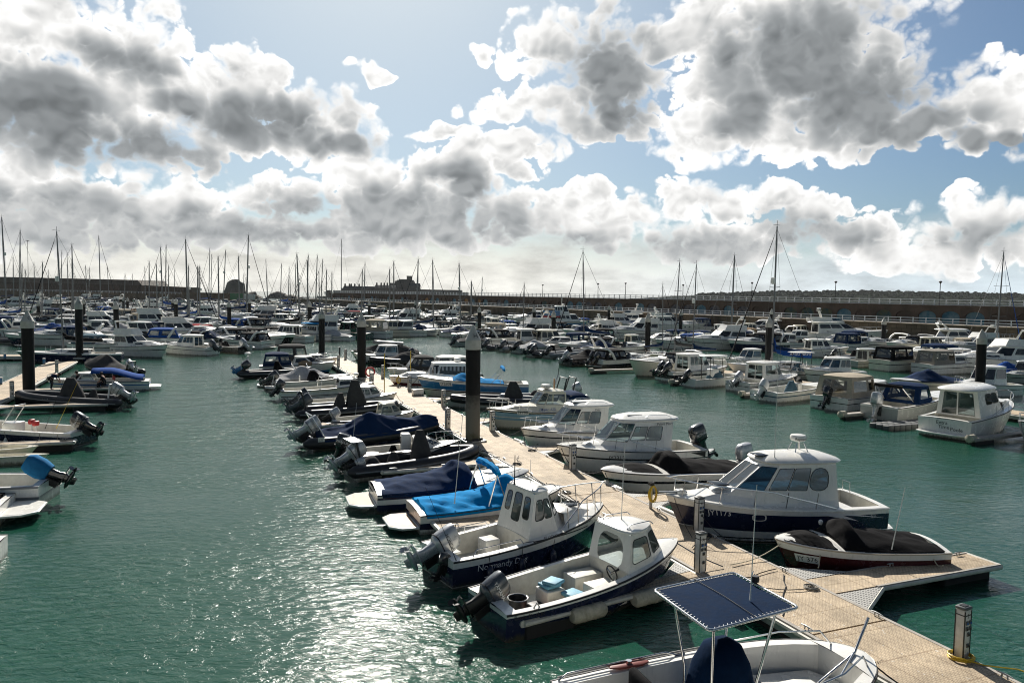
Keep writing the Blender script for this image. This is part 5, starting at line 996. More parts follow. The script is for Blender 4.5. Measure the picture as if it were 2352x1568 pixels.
S = Hull(7.2, 2.5, 1.15, .8, wt=.88); hull_parts(r, S, [(.3,BLUEH),(1.,WHITE)], S.deck(.05, .5, .3), RUBB); H = house(S, .42, .85, .75, rf=1.3, ra=.3, wf=.82, nose=.5, side=((.1,.3,.9,.85,.06),), gm=SMOKE); put_house(r, H); tent(r, S, .04, .42, 1.1, CNAVY); pulpit(S, .6, .97, .45).build('bow_rail', r, 60); cover_mesh(S, .5, .68, [(.5,.5),(.6,.75),(.7,.3)], CTAN, seed=2).build('windscreen_cover', r, 60)
r = boat('motor_boat', 'white cabin boat with a tall rounded dark grey canvas hood at the pontoon end', 'boat', ('U2',905,290), 1.1, 14, 7.0)
S = Hull(7.0, 2.6, 1.2, .85, wt=.9); hull_parts(r, S, [(1.,WHITE)], S.deck(.05, .6, .3), RUBB); tent(r, S, .1, .56, 1.5, CGREY); H = house(S, .56, .88, .4, rf=.9, wf=.8, nose=.5, gm=SMOKE); put_house(r, H); pulpit(S, .6, .97, .5).build('bow_rail', r, 60)

# ================================================================== right side of the main pontoon (bows to the left)
# --- hardtop cruiser, navy hull
r, Lr = boat2('cabin_cruiser', 'hardtop cruiser with navy and white hull, radar dome and registration JY1173', 'boat', ('U6',105,550), 1.5, ('U6',1440,590), 1.0)
S = Hull(Lr, 2.75, 1.55, 1.12, wt=.92, full=2.3, flare=.42, sx=2.2)
hull_parts(r, S, [(.06,WHITE),(.10,BLACKG),(.16,WHITE),(.19,BLACKG),(.37,WHITE),(.83,NAVY),(1.,WHITE)], S.deck(.03, .235, .45, w=.24), WHITE, .03)
t1 = house(S, .235, .90, .46, rf=.9, ra=0., wf=.80, nose=.5, mid=.66, side=((.62,.35,.72,.72,.05),), quarter=(), front=(), over=.02, th=.03, camb=.08, gm=SMOKE); put_house(r, t1, 'coachroof')
H = house(S, .235, .78, 1.46, rf=1.6, ra=.05, wf=.76, nose=.62, mid=.72, side=((.13,.37,.42,.90,.30),(.432,.37,.70,.90,.04),(.712,.37,.97,.90,.04)), quarter=((.06,.34,.95,.92,.04),), front=((.04,.34,.485,.92,.04),(.515,.34,.96,.92,.04)), aft=((.3,.05,.7,.88,.06),), over=.14, th=.11, camb=.17, tumble=.84, xr=.28, gm=GLASSB); put_house(r, H, 'wheelhouse'); z = H[2][2]+.2
mb = MB(); rx = S.x(.36)
for a in (45,135,225,315): c_2, s_2 = math.cos(R(a)), math.sin(R(a)); mb.tube([(rx+.38*c_2, .38*s_2, z-.04), (rx+.2*c_2, .2*s_2, z+.36)], .02, STEEL, 6)
mb.build('radar_stand', r, 60); radome(r, (rx, 0, z+.52), 1.0, 'Raymarine'); whip(r, (S.x(.52), .55, z-.05), 2.9, (0,0), .011, WHITE); whip(r, (S.x(.33), -.3, z), .5, (0,0), .02, WHITE)
mb = MB(); mb.rbox((S.x(.56), .1, z+.0), (.42,.5,.05), SMOKE, .02); mb.build('roof_hatch', r, 40); mb = MB(); mb.rbox((S.x(.75), 0, S.z(.75)+.47), (.55,.6,.05), SMOKE, .02); mb.build('deck_hatch', r, 40); pulpit(S, .27, .985, .55, .022, .1, n=5).build('bow_rail', r, 60)
S.side_text('JY1173', .26, INKW, .86, .98, 1).build('registration_lettering', r, 0)
mb = MB()
for sc2, mm, of in ((1., WHITE, .010), (.8, NAVY, .016)):
    pts = []
    for k in range(20):
        a = 2*math.pi*k/20; tt = .64+.032*sc2*math.copysign(abs(math.cos(a))**.6, math.cos(a)); zz = .95+.12*sc2*math.copysign(abs(math.sin(a))**.6, math.sin(a)); pts.append(S.pt(tt, S.vz(tt, zz), 1, of))
    mb.poly(pts, mm)
mb.build('porthole', r, 0); mb = MB()
for (t0, z0, t1_, z1, w0) in ((.36,1.02,.16,.72,.05),(.36,1.02,.03,.78,.02)):
    a, b = [], []
    for i in range(11): f = i/10; tt = lerp(t0, t1_, f); zz = lerp(z0, z1, f**1.6); wd = w0*math.sin(math.pi*min(1, f+.05))+.004; a.append(S.pt(tt, S.vz(tt, zz+wd), 1, .012)); b.append(S.pt(tt, S.vz(tt, zz-wd), 1, .012))
    mb.grid([a, b], INKW)
mb.build('side_flash', r, 0); S.side_text('ANTARES', .12, INKW, .13, 1.0, 1).build('model_lettering', r, 0); S.side_text('760', .14, INKW, .10, .8, 1).build('model_lettering', r, 0)
mb = MB(); mb.rbox((S.x(.16), 0, .7), (.9,1.9,.45), WHITE, .06); mb.build('cockpit_seat', r, 40); mb = MB()
for y in (-.2, .2): mb.tube([(S.x(.02), y-.8, 1.1), (S.x(.02), y-.8, 1.5)], .015, STEEL, 5)
mb.tube([(S.x(.02), -1, 1.5), (S.x(.02), -.6, 1.5)], .015, STEEL, 5); mb.build('stern_handrail', r, 60); platform(S, .5, .35, top=NSKID).build('swim_platform', r, 30)
mb = MB(); mb.rbox((S.x(.93), 0, S.z(.93)+.1), (.3,.3,.15), WHITE, .04); mb.tube([(S.x(.9), 0, S.z(.9)+.1), (S.x(1)+.25, 0, S.z(1)+.05)], .04, GALV, 6); mb.build('anchor_roller', r, 40); lines(r, [((S.x(.97), .1, S.z(.97)), (S.x(.97)-.0, 1.6, .55)), ((S.x(.9), .5, 1.3), (S.x(.84), 2.1, .55))], ROPED, .012)
# --- red speedboat with black cover
r, Lr = boat2('speedboat', 'dark red and white speedboat under snapped black covers with plate JY 376', 'boat', ('U6',838,880), .82, ('U6',1880,905), .62)
S = Hull(Lr, 2.15, 1.0, .80, wt=.9, full=2.6, flare=.28, pw=.68)
hull_parts(r, S, [(.08,WHITE),(.76,RED),(1.,WHITE)], S.deck(.03, .55, .3, camb=.12), BEIGEP, .022); cover_mesh(S, .04, .66, [(0,.05),(.2,.20),(.38,.30),(.5,.34),(.56,.62),(.6,.62),(.68,.10)], CBLACK, seed=21, p=2.0, drop=.02, off=-.06).build('cockpit_cover', r, 60)
mb = cover_mesh(S, .70, .96, [(.7,.1),(.8,.22),(.97,.03)], CBLACK, seed=22, p=1.6, drop=.02, off=-.06, wr=.02); mb.build('bow_cover', r, 60); S.side_text('JY 376', .2, INK, .93, .48, 1, WHITE).build('registration_plate', r, 0); whip(r, (S.x(.38), .92, .72), 2.0, (-.35,0), .017, WHITE)
mb = MB()
for i in range(26): t = .05+.024*i; p = V((S.x(t), S.hb(t)-.10, S.z(t)+.02)); mb.box(p, (.025,.025,.025), STEEL)
mb.build('snap_row', r, 0); mb = MB(); mb.lathe([(.05,0),(.07,.05),(.07,.11),(.03,.15)], WHITE, 10, (S.x(.63), -.75, S.z(.63)+.25)); mb.build('horn', r, 40); platform(S, .55, .3, top=WHITE).build('swim_platform', r, 30); lines(r, [((S.x(.97), .1, .85), (S.x(1)+1.7, .9, .56)), ((S.x(.8), .8, .75), (S.x(.86), 1.25, .55)), ((S.x(.12), 1.0, .65), (S.x(.1), 1.3, .56))], mat('pale_rope', (.5,.45,.33), .9), .016)
# --- black-covered bowrider
r = boat('speedboat', 'white bowrider with black bow and cockpit covers and black waistline stripe', 'boat', ('U7',1452,965), .92, 201, 6.9)
S = Hull(6.9, 2.4, 1.0, .74, wt=.9, full=2.7, flare=.28, pw=.66); hull_parts(r, S, [(.55,WHITE),(.66,BLACKG),(1.,WHITE)], S.deck(.03, .55, .3, camb=.14), RUBB, .025)
cover_mesh(S, .06, .62, [(0,.12),(.25,.25),(.45,.35),(.52,.72),(.58,.68),(.63,.12)], CBLACK, seed=31, p=2.0, drop=.02, off=-.08).build('cockpit_cover', r, 60); cover_mesh(S, .66, .95, [(.65,.12),(.78,.22),(.96,.03)], CBLACK, seed=32, p=1.6, drop=.02, off=-.14, wr=.02).build('bow_cover', r, 60); outboard(r, (S.x(0), 0, .75), 10, 1.3, OSI, None, '200', INK)
# --- big hardtop with black outboard
r = boat('cabin_cruiser', 'white hardtop cruiser JY2315 with swept roof and black outboard', 'boat', ('U7',1118,785), 1.25, 200, 7.4)
S = Hull(7.2, 2.7, 1.35, .95, wt=.92, full=2.5, flare=.4); hull_parts(r, S, [(.62,WHITE),(.68,BLACKG),(1.,WHITE)], S.deck(.04, .26, .4), BLACKG, .025)
def swept(r, S, ta=.26, tb=.75, h=1.35, name=None, roofz=.0):
    c = house(S, .26, .92, .30, rf=.8, ra=0., wf=.82, nose=.45, mid=.62, side=(), quarter=(), front=(), over=.02, th=.03, camb=.1); put_house(r, c, 'coachroof')
    H = house(S, ta, tb, h, rf=1.15, ra=-.15, wf=.78, nose=.55, mid=.68, side=((.26,.34,.62,.84,.10),(.64,.34,.97,.84,.05)), quarter=((.04,.28,.97,.94,.04),), front=((.03,.28,.97,.94,.04),), aft=((.2,.1,.8,.85,.08),), over=.10, th=.12, camb=.16, tumble=.86, xr=.45, gm=GLASS, fw=.03) if False else house(S, ta, tb, h, rf=1.15, ra=-.15, wf=.78, nose=.55, mid=.68, side=((.26,.34,.62,.84,.10),(.64,.34,.97,.84,.05)), quarter=((.04,.28,.97,.94,.04),), front=((.03,.28,.97,.94,.04),), aft=((.2,.1,.8,.85,.08),), over=.10, th=.12, camb=.16, tumble=.86, xr=.45, gm=GLASS)
    put_house(r, H, 'wheelhouse'); z = H[2][2]+.26
    mb = MB(); mb.rbox((S.x(lerp(ta, tb, .45)), 0, z-.02), (.75,.85,.04), SMOKE, .02); mb.build('roof_hatch', r, 40)
    mb = MB(); 
    for sd in (1,-1): mb.tube([(S.x(ta)-.1, sd*.78, z-.09), (S.x(ta)+.2, sd*.8, z+.02), (S.x(ta)+1.0, sd*.72, z+.02), (S.x(ta)+1.2, sd*.7, z-.08)], .014, STEEL, 5)
    mb.build('roof_rail', r, 60); pulpit(S, .3, .985, .5, .016, .1).build('bow_rail', r, 60); mb = MB(); mb.rbox((S.x(.80), 0, S.z(.8)+.33), (.5,.5,.04), SMOKE, .02); mb.build('deck_hatch', r, 40)
    if name:
        mb = MB(); ta_, w = name, text_w(name, .17); x0 = S.x(ta)+.75; yy = S.hb(ta)*.78*.86+.03
        text_on(mb, name, .17, INK, lambda x, y: (x0-x, yy+.05, H[2][2]-.16+y)); mb.build('name_lettering', r, 0)
    return H
swept(r, S, name='Pokrit Pearl'); S.side_text('JY2315', .27, INK, .72, .72, 1).build('registration_lettering', r, 0); outboard(r, (S.x(0)-.15, 0, .85), 22, 1.45, OBK, None, 'SUZUKI', INKW)
mb = MB(); a, b = [], []
for i in range(11): f = i/10; t = .02+.12*f; a.append(S.pt(t, S.vz(t, .88-.0*f), 1, .012)); b.append(S.pt(t, S.vz(t, .88-.26*(1-f)**1.0), 1, .012))
mb.grid([a, b], INK); mb.build('side_flash', r, 0); mb = MB(); a, b = [S.pt(t, S.vz(t, .55), 1, .012) for t in [.3+.44*i/8 for i in range(9)]], [S.pt(t, S.vz(t, .52), 1, .012) for t in [.3+.44*i/8 for i in range(9)]]; mb.grid([a, b], INK); mb.build('side_stripe', r, 0); platform(S, .7, .35).build('swim_platform', r, 30)
# --- smaller hardtop
r = boat('cabin_cruiser', 'smaller white hardtop cruiser with black hull stripe and open bow rail', 'boat', ('U7',872,662), 1.12, 203, 6.2)
S = Hull(6.2, 2.45, 1.2, .88, wt=.9, full=2.5, flare=.4); hull_parts(r, S, [(.66,WHITE),(.72,BLACKG),(1.,WHITE)], S.deck(.04, .26, .4), RUBB, .025); swept(r, S, h=1.3, name='Zazu'); S.side_text('JY1973', .24, INK, .58, .55, 1).build('registration_lettering', r, 0); outboard(r, (S.x(0), 0, .8), 5, 1.3, OSI)
# --- pale blue cabin boat
r = boat('cabin_cruiser', 'cream and pale blue cabin boat with radar, navy stern canopy and plate JY190', 'boat', ('U7',622,512), 1.25, 202, 7.6)
S = Hull(7.6, 2.6, 1.3, .92, wt=.9, full=2.3, flare=.42); hull_parts(r, S, [(.5,CREAM),(.62,PALEB),(.66,CREAM),(.86,PALEB),(.9,BLACKG),(1.,CREAM)], S.deck(.04, .32, .4), RUBB, .03); c = house(S, .3, .88, .40, rf=.8, ra=0., wf=.8, nose=.45, mid=.6, side=((.45,.3,.85,.72,.06),), quarter=(), front=(), over=.02, th=.03, gm=SMOKE, m=CREAM); put_house(r, c, 'coachroof')
H = house(S, .36, .64, 1.22, rf=.85, ra=.0, wf=.75, nose=.62, mid=.74, side=((.08,.36,.97,.9,.05),), quarter=((.06,.36,.95,.92,.04),), front=((.04,.36,.485,.92,.04),(.515,.36,.96,.92,.04)), over=.06, th=.07, camb=.08, gm=GLASS, m=CREAM); put_house(r, H, 'wheelhouse'); z = H[2][2]+.15
radome(r, (S.x(.50), .2, z+.15), 1.15, 'FURUNO'); mb = MB(); mb.tube([(S.x(.42), .1, z-.05), (S.x(.42), .1, z+.6)], .05, TEAK, 8); mb.build('exhaust_stack', r, 50); mb = MB(); mb.tube([(S.x(.40), -.3, z-.03), (S.x(.36), -.3, z+.8)], .04, ALU, 6); mb.tube([(S.x(.36), -.3, z+.8), (S.x(.36), -.3, z+1.2)], .02, RUBB, 5); mb.build('light_mast', r, 60)
tent(r, S, .06, .36, 1.0, CNAVY, ra=.9); pulpit(S, .66, .98, .45).build('bow_rail', r, 60); S.side_text('JY190', .24, INK, .78, .98, 1, WHITE).build('registration_plate', r, 0); S.side_text('Flipper', .2, INKB, .62, 1.02, 1).build('model_lettering', r, 0) if False else None
mb = MB(); text_on(mb, 'Flipper  620', .22, INKB, lambda x, y: (S.x(.60)-x, S.hb(.5)*.8-.01, 1.13+y)); mb.build('model_lettering', r, 0); mb = MB(); mb.rbox((S.x(0)-.1, .3, 1.25), (.5,.9,.5), WHITE, .06); mb.build('stern_box', r, 40)
# --- long black inflatable with tall cover
r = boat('inflatable_boat', 'long black inflatable moored behind the H pile under a tall rounded grey cover', 'inflatable boat', ('U7',325,430), .75, 190, 7.4)
S = Hull(7.0, 2.4, .8, .55, wt=.92, full=2.8); rib_tubes(r, S, .28, HYP, .3, HYPG); rib_floor(r, S, GREYH); cone_cover(r, S, .32, .55, .75, 1.55, CGREY, -.1, .3); S.side_text('JY1257', .26, INKW, .66, .42, 1).build('registration_lettering', r, 0); outboard(r, (S.x(0), 0, .7), 30, 1.2, OBK)
r = boat('inflatable_boat', 'grey inflatable with black roll bar and silver outboard behind the pale blue cabin boat', 'inflatable boat', ('U7',690,425), .75, 200, 6.6)
S = Hull(6.2, 2.4, .8, .55, wt=.92, full=2.8); rib_tubes(r, S, .28, HYPG, .3, HYP); rib_floor(r, S, GREYH); cone_cover(r, S, .5, .5, .8, .8, CGREY, -.1, .3); outboard(r, (S.x(0), 0, .7), 30, 1.2, OSI); mb = MB()
for x in (.12,.24): mb.tube([(S.x(x), .7, .6), (S.x(x)-.4, .6, 2.0), (S.x(x)-.4, -.6, 2.0), (S.x(x), -.7, .6)], .05, RUBB, 6)
mb.build('roll_bar', r, 50)
# --- blue and white sports boat
r = boat('speedboat', 'blue and white sports boat with bright blue cover and plate JY2608', 'boat', ('U7',122,285), 1.55, 186, 8.6)
S = Hull(8.6, 2.6, 1.65, 1.15, wt=.86, full=2.3, flare=.42); hull_parts(r, S, [(.40,CREAM),(.44,RED),(.48,WHITE),(.84,BLUEH),(1.,WHITE)], S.deck(.05, .55, .3, camb=.14), RUBB, .025); cover_mesh(S, .22, .68, [(.2,.1),(.4,.22),(.52,.5),(.6,.5),(.7,.08)], CBLUE, seed=41, p=1.5, off=-.1).build('cover', r, 60); S.side_text('JY2608', .30, INK, .80, 1.05, 1, WHITE).build('registration_plate', r, 0); pulpit(S, .6, .97, .22).build('bow_rail', r, 60); bimini_folded(r, S, .26, 1.15, CBLUE, .12, -.3)
# --- curtained cabin boat
r = boat('cabin_cruiser', 'white cabin boat with drawn curtains, dark maroon hull and radar on its roof', 'boat', ('U2',1340,455), 1.2, 196, 8.2)
S = Hull(8.0, 2.7, 1.25, .95, wt=.9, full=2.6); hull_parts(r, S, [(.6,MAROON),(1.,WHITE)], S.deck(.04, .2, .45), RUBB, .03); H = house(S, .2, .6, 1.25, rf=.5, ra=.05, wf=.8, nose=.7, mid=.8, side=((.05,.3,.95,.85,.05),), gm=SMOKE, over=.16, th=.1, camb=.06); put_house(r, H, 'wheelhouse'); mb = MB()
for k in range(9): mb.box((S.x(.25)+k*.33, S.hb(.35)*.8-.12, S.z(.3)+.72), (.16,.04,.6), CSILV)
mb.build('curtain', r, 0); c = house(S, .6, .9, .4, rf=.7, wf=.75, nose=.5, side=(), quarter=(), front=(), over=.02, th=.03); put_house(r, c, 'coachroof'); radome(r, (S.x(.28), 0, H[2][2]+.35), 1.1); pulpit(S, .55, .98, .55, n=4).build('bow_rail', r, 60)
# --- grey hooded cabin boat
r = boat('cabin_cruiser', 'white cabin boat with dark grey cockpit hood showing a clear window', 'boat', ('U2',1335,390), 1.1, 196, 8.0)
S = Hull(8.0, 2.8, 1.2, .95, wt=.9, full=2.4); hull_parts(r, S, [(.3,BLACKG),(1.,WHITE)], S.deck(.04, .3, .45), RUBB); tent(r, S, .45, .78, 1.15, CGREY, ra=.2, rf=.7); H = house(S, .05, .45, 1.2, rf=.3, ra=.1, wf=.82, nose=.85, gm=SMOKE, over=.12, camb=.12); put_house(r, H, 'cabin'); outboard(r, (S.x(0), 0, .9), 15, 1.4, OBK); pulpit(S, .75, .98, .4, n=3).build('bow_rail', r, 60)
r = boat('inflatable_boat', 'dark inflatable with grey cover lying behind the second pontoon pile', 'inflatable boat', ('U2',1150,300), .8, 196, 7.6)
S = Hull(7.2, 2.5, .85, .55, wt=.92, full=2.8); rib_tubes(r, S, .3, HYP, .3, None); rib_floor(r, S, BLACKG); cover_mesh(S, .1, .7, [(.1,.3),(.4,.9),(.7,.2)], CGREY, seed=51, p=1.3).build('cover', r, 60)
r = boat('cabin_cruiser', 'small white wheelhouse boat with teal tinted windows near the pontoon end', 'boat', ('U2',1040,255), 1.1, 197, 6.6)
S = Hull(6.6, 2.5, 1.15, .85, wt=.9); hull_parts(r, S, [(.2,BLACKG),(1.,WHITE)], S.deck(.05, .3, .4), RUBB); H = house(S, .25, .66, 1.15, rf=.6, ra=.1, wf=.8, nose=.6, gm=GLASSB, over=.08); put_house(r, H, 'wheelhouse'); pulpit(S, .6, .97, .45, n=3).build('bow_rail', r, 60); outboard(r, (S.x(0), 0, .8), 30, 1.2, OBK)
r = boat('speedboat', 'boat under a long grey cover carrying a grey tender, near the pontoon end', 'boat', ('U2',1005,235), 1., 196, 8.4)
S = Hull(8.4, 2.7, 1.1, .8, wt=.9); hull_parts(r, S, [(.4,BLACKG),(1.,WHITE)], S.deck(.05, .6, .4), RUBB); cover_mesh(S, .03, .95, [(0,.4),(.4,1.15),(.55,.9),(.95,.08)], CGREY, seed=55, p=1.3).build('cover', r, 60); mb = MB(); mb.tube([(S.x(.25), .4, 1.9), (S.x(.6), .4, 2.1), (S.x(.66), 0, 2.12), (S.x(.6), -.4, 2.1), (S.x(.25), -.4, 1.9)], .2, HYPG, 8); mb.build('tender_tube', r, 50)

# --- near centre-console boat with navy T-top
r = empty('motor_boat', (0,0,0), 0, 'near white centre-console boat with laced navy sun top', 'boat')
pb = at(('U5',1562,575), 1.05); hd = R(20); L0 = 6.2; r.location = (pb.x-math.cos(hd)*L0/2, pb.y-math.sin(hd)*L0/2, 0); r.rotation_euler = (0,0,hd)
S = Hull(L0, 2.75, 1.1, .88, wt=.92, full=3.0, flare=.22, pw=.55, rake=.4)
hull_parts(r, S, [(.5,WHITE),(1.,WHITE)], S.deck(.03, .9, .28, w=.26, m=WHITE, inner=WHITE), RUBB, .03)
def loc(p, z): 
    P = at(p, z); d = V((P.x-r.location.x, P.y-r.location.y, 0)); return V((d.x*math.cos(hd)+d.y*math.sin(hd), -d.x*math.sin(hd)+d.y*math.cos(hd), z))
zt = 2.55; cs = [loc(('U5',x,y), zt) for x, y in ((512,258),(912,172),(1236,345),(792,462))]; ce = sum(cs, V())/4
tt = empty('t', (0,0,0)); bpy.data.objects.remove(tt)
rc = []
for i in range(4):
    a, b, c2 = cs[i-1], cs[i], cs[(i+1) % 4]; rc += [b+(a-b).normalized()*.1, b+(a-b).normalized()*.03+(c2-b).normalized()*.03, b+(c2-b).normalized()*.1]
mb = MB(); mb.tube(rc+[rc[0]], .028, STEEL, 8, False); fro = mb.build('top_frame', r, 60)
mb = MB(); inr = [p+(ce-p).normalized()*.07 for p in rc]; 
rows = [inr, [p.lerp(ce, .35)+V((0,0,.02)) for p in inr], [p.lerp(ce, .7)+V((0,0,.03)) for p in inr]]; mb.loft(rows, CDEEP, False, True); mb.tube([(cs[0]+cs[1])/2+V((0,0,.03)), ce+V((0,0,.055)), (cs[2]+cs[3])/2+V((0,0,.03))], .008, RUBB, 4); mb.build('sun_top', r, 50)
mb = MB()
for i in range(4):
    a, b = cs[i], cs[(i+1) % 4]; n = int((b-a).length/.1)
    for k in range(1, n):
        p = a.lerp(b, k/n); q_ = p+(ce-p).normalized()*.09; mb.tube([q_+V((0,0,.012)), p+(p-ce).normalized()*.03+V((0,0,.01)), p+(p-ce).normalized()*.01-V((0,0,.03))], .006, INKW, 4)
mb.build('lacing', r, 0)
mb = MB(); cx_, cy_ = ce.x, ce.y; ft = [(cx_-.55, .42), (cx_-.55, -.42), (cx_+.35, -.48), (cx_+.35, .48)]
for (x, y), c3 in zip(ft, [ce.lerp(cs[k], .72) for k in ((0),(3),(2),(1))]): mb.tube([(x, y, .3), (x, y, 1.2), c3-V((0,0,.02))], .026, STEEL, 8)
mb.build('top_legs', r, 60) if False else mb.build('top_support', r, 60)
cone = MB(); rings = []
for k, hh in ((1.0,.28),(1.03,.6),(.98,1.0),(.84,1.4),(.55,1.75),(.2,1.86)):
    a = []
    for j in range(20):
        g = 2*math.pi*j/20; c, d = math.cos(g), math.sin(g); n_ = 1+.05*noise.noise(V((j*.9, hh*3, 7))); a.append(V((cx_-.05+.58*k*math.copysign(abs(c)**.6, c)*n_, .48*k*math.copysign(abs(d)**.6, d)*n_, hh)))
    rings.append(a)
cone.loft(rings, CDEEP); cone.build('console_cover', r, 50)
mb = MB(); mb.rbox((cx_-1.35, .15, .62), (.55,.9,.65), CBLACK, .12); mb.rbox((cx_-1.58, .15, 1.05), (.18,.85,.5), CBLACK, .08); mb.build('helm_seat', r, 50); mb = MB()
for y in (.9,-.9): mb.tube([(S.x(.50), y*1.2, .9), (S.x(.53), y*1.2, 1.15), (S.x(.78), y*.98, 1.3), (S.x(.9), y*.62, 1.36), (S.x(.94), y*.5, 1.05)], .018, STEEL, 6)
mb.build('bow_rail', r, 60); pts = [(S.x(.66), .55), (S.x(.86), .42), (S.x(.9), 0), (S.x(.86), -.42), (S.x(.66), -.55)]; mb = MB(); mb.loft([[(x, y*1.35, .3) for x, y in pts], [(x, y*1.35, .58) for x, y in pts], [(x-.02, y*1.3, .60) for x, y in pts]], WHITE); mb.rbox((S.x(.75), 0, .615), (.8,.6,.03), NSKID, .01); mb.build('bow_seat', r, 40)
mb = MB(); c_p = S.pt(.26, .985, 1, -.13)+V((0,0,.05)); mb.loft([[c_p+V((sx_*.42*k, sy*.10*k, dz)) for sx_, sy in ((-1,-.3),(-.6,-1),(.6,-1),(1,-.3),(1,.3),(.6,1),(-.6,1),(-1,.3))] for k, dz in ((1,0),(1,.035),(.9,.045))], mat('red_brown_board', (.22,.05,.04), .5)); mb.tube([c_p+V((0,0,.04)), c_p+V((0,.0,.1))], .06, STEEL, 8); mb.build('bait_board', r, 40)
mb = MB(); mb.tube([S.pt(t, 1, 1, -.06)+V((0,0,.10 if .04 < t < .44 else 0)) for t in [.02,.05,.1,.2,.3,.4,.44,.47]], .018, STEEL, 6); mb.tube([S.pt(t, 1, 1, -.03)+V((0,0,.05)) for t in [.02,.15,.3,.45,.6]], .02, mat('grey_warp', (.35,.34,.32), .8), 6); mb.build('side_rail', r, 60)
mb = MB(); mb.tube([loc(('U5',1330,721), .95), loc(('U5',1510,570), 1.15), loc(('U5',1580,395), 1.75)], .028, STEEL, 7); mb.tube([loc(('U5',1440,690), 1.05), loc(('U5',1510,565), 1.16)], .022, STEEL, 7); mb.build('anchor_roller', r, 60); whip(r, ce+V((.35,-.3,.05)), 2.1, (.05,0), .01, WHITE); mb = MB(); p = cs[1].lerp(cs[2], .35)+V((0,0,.1)); mb.lathe([(.03,-.08),(.07,-.06),(.08,0),(.07,.06)], RUBB, 10, p); mb.build('search_light', r, 40); mb = MB(); mb.box((S.x(.4), S.hb(.4)-.262, .62), (.34,.02,.14), RUBB); mb.build('rod_locker', r, 0)
S.side_text('by LE COMMANDANT', .10, INK, .93, .8, -1).build('maker_lettering', r, 0)

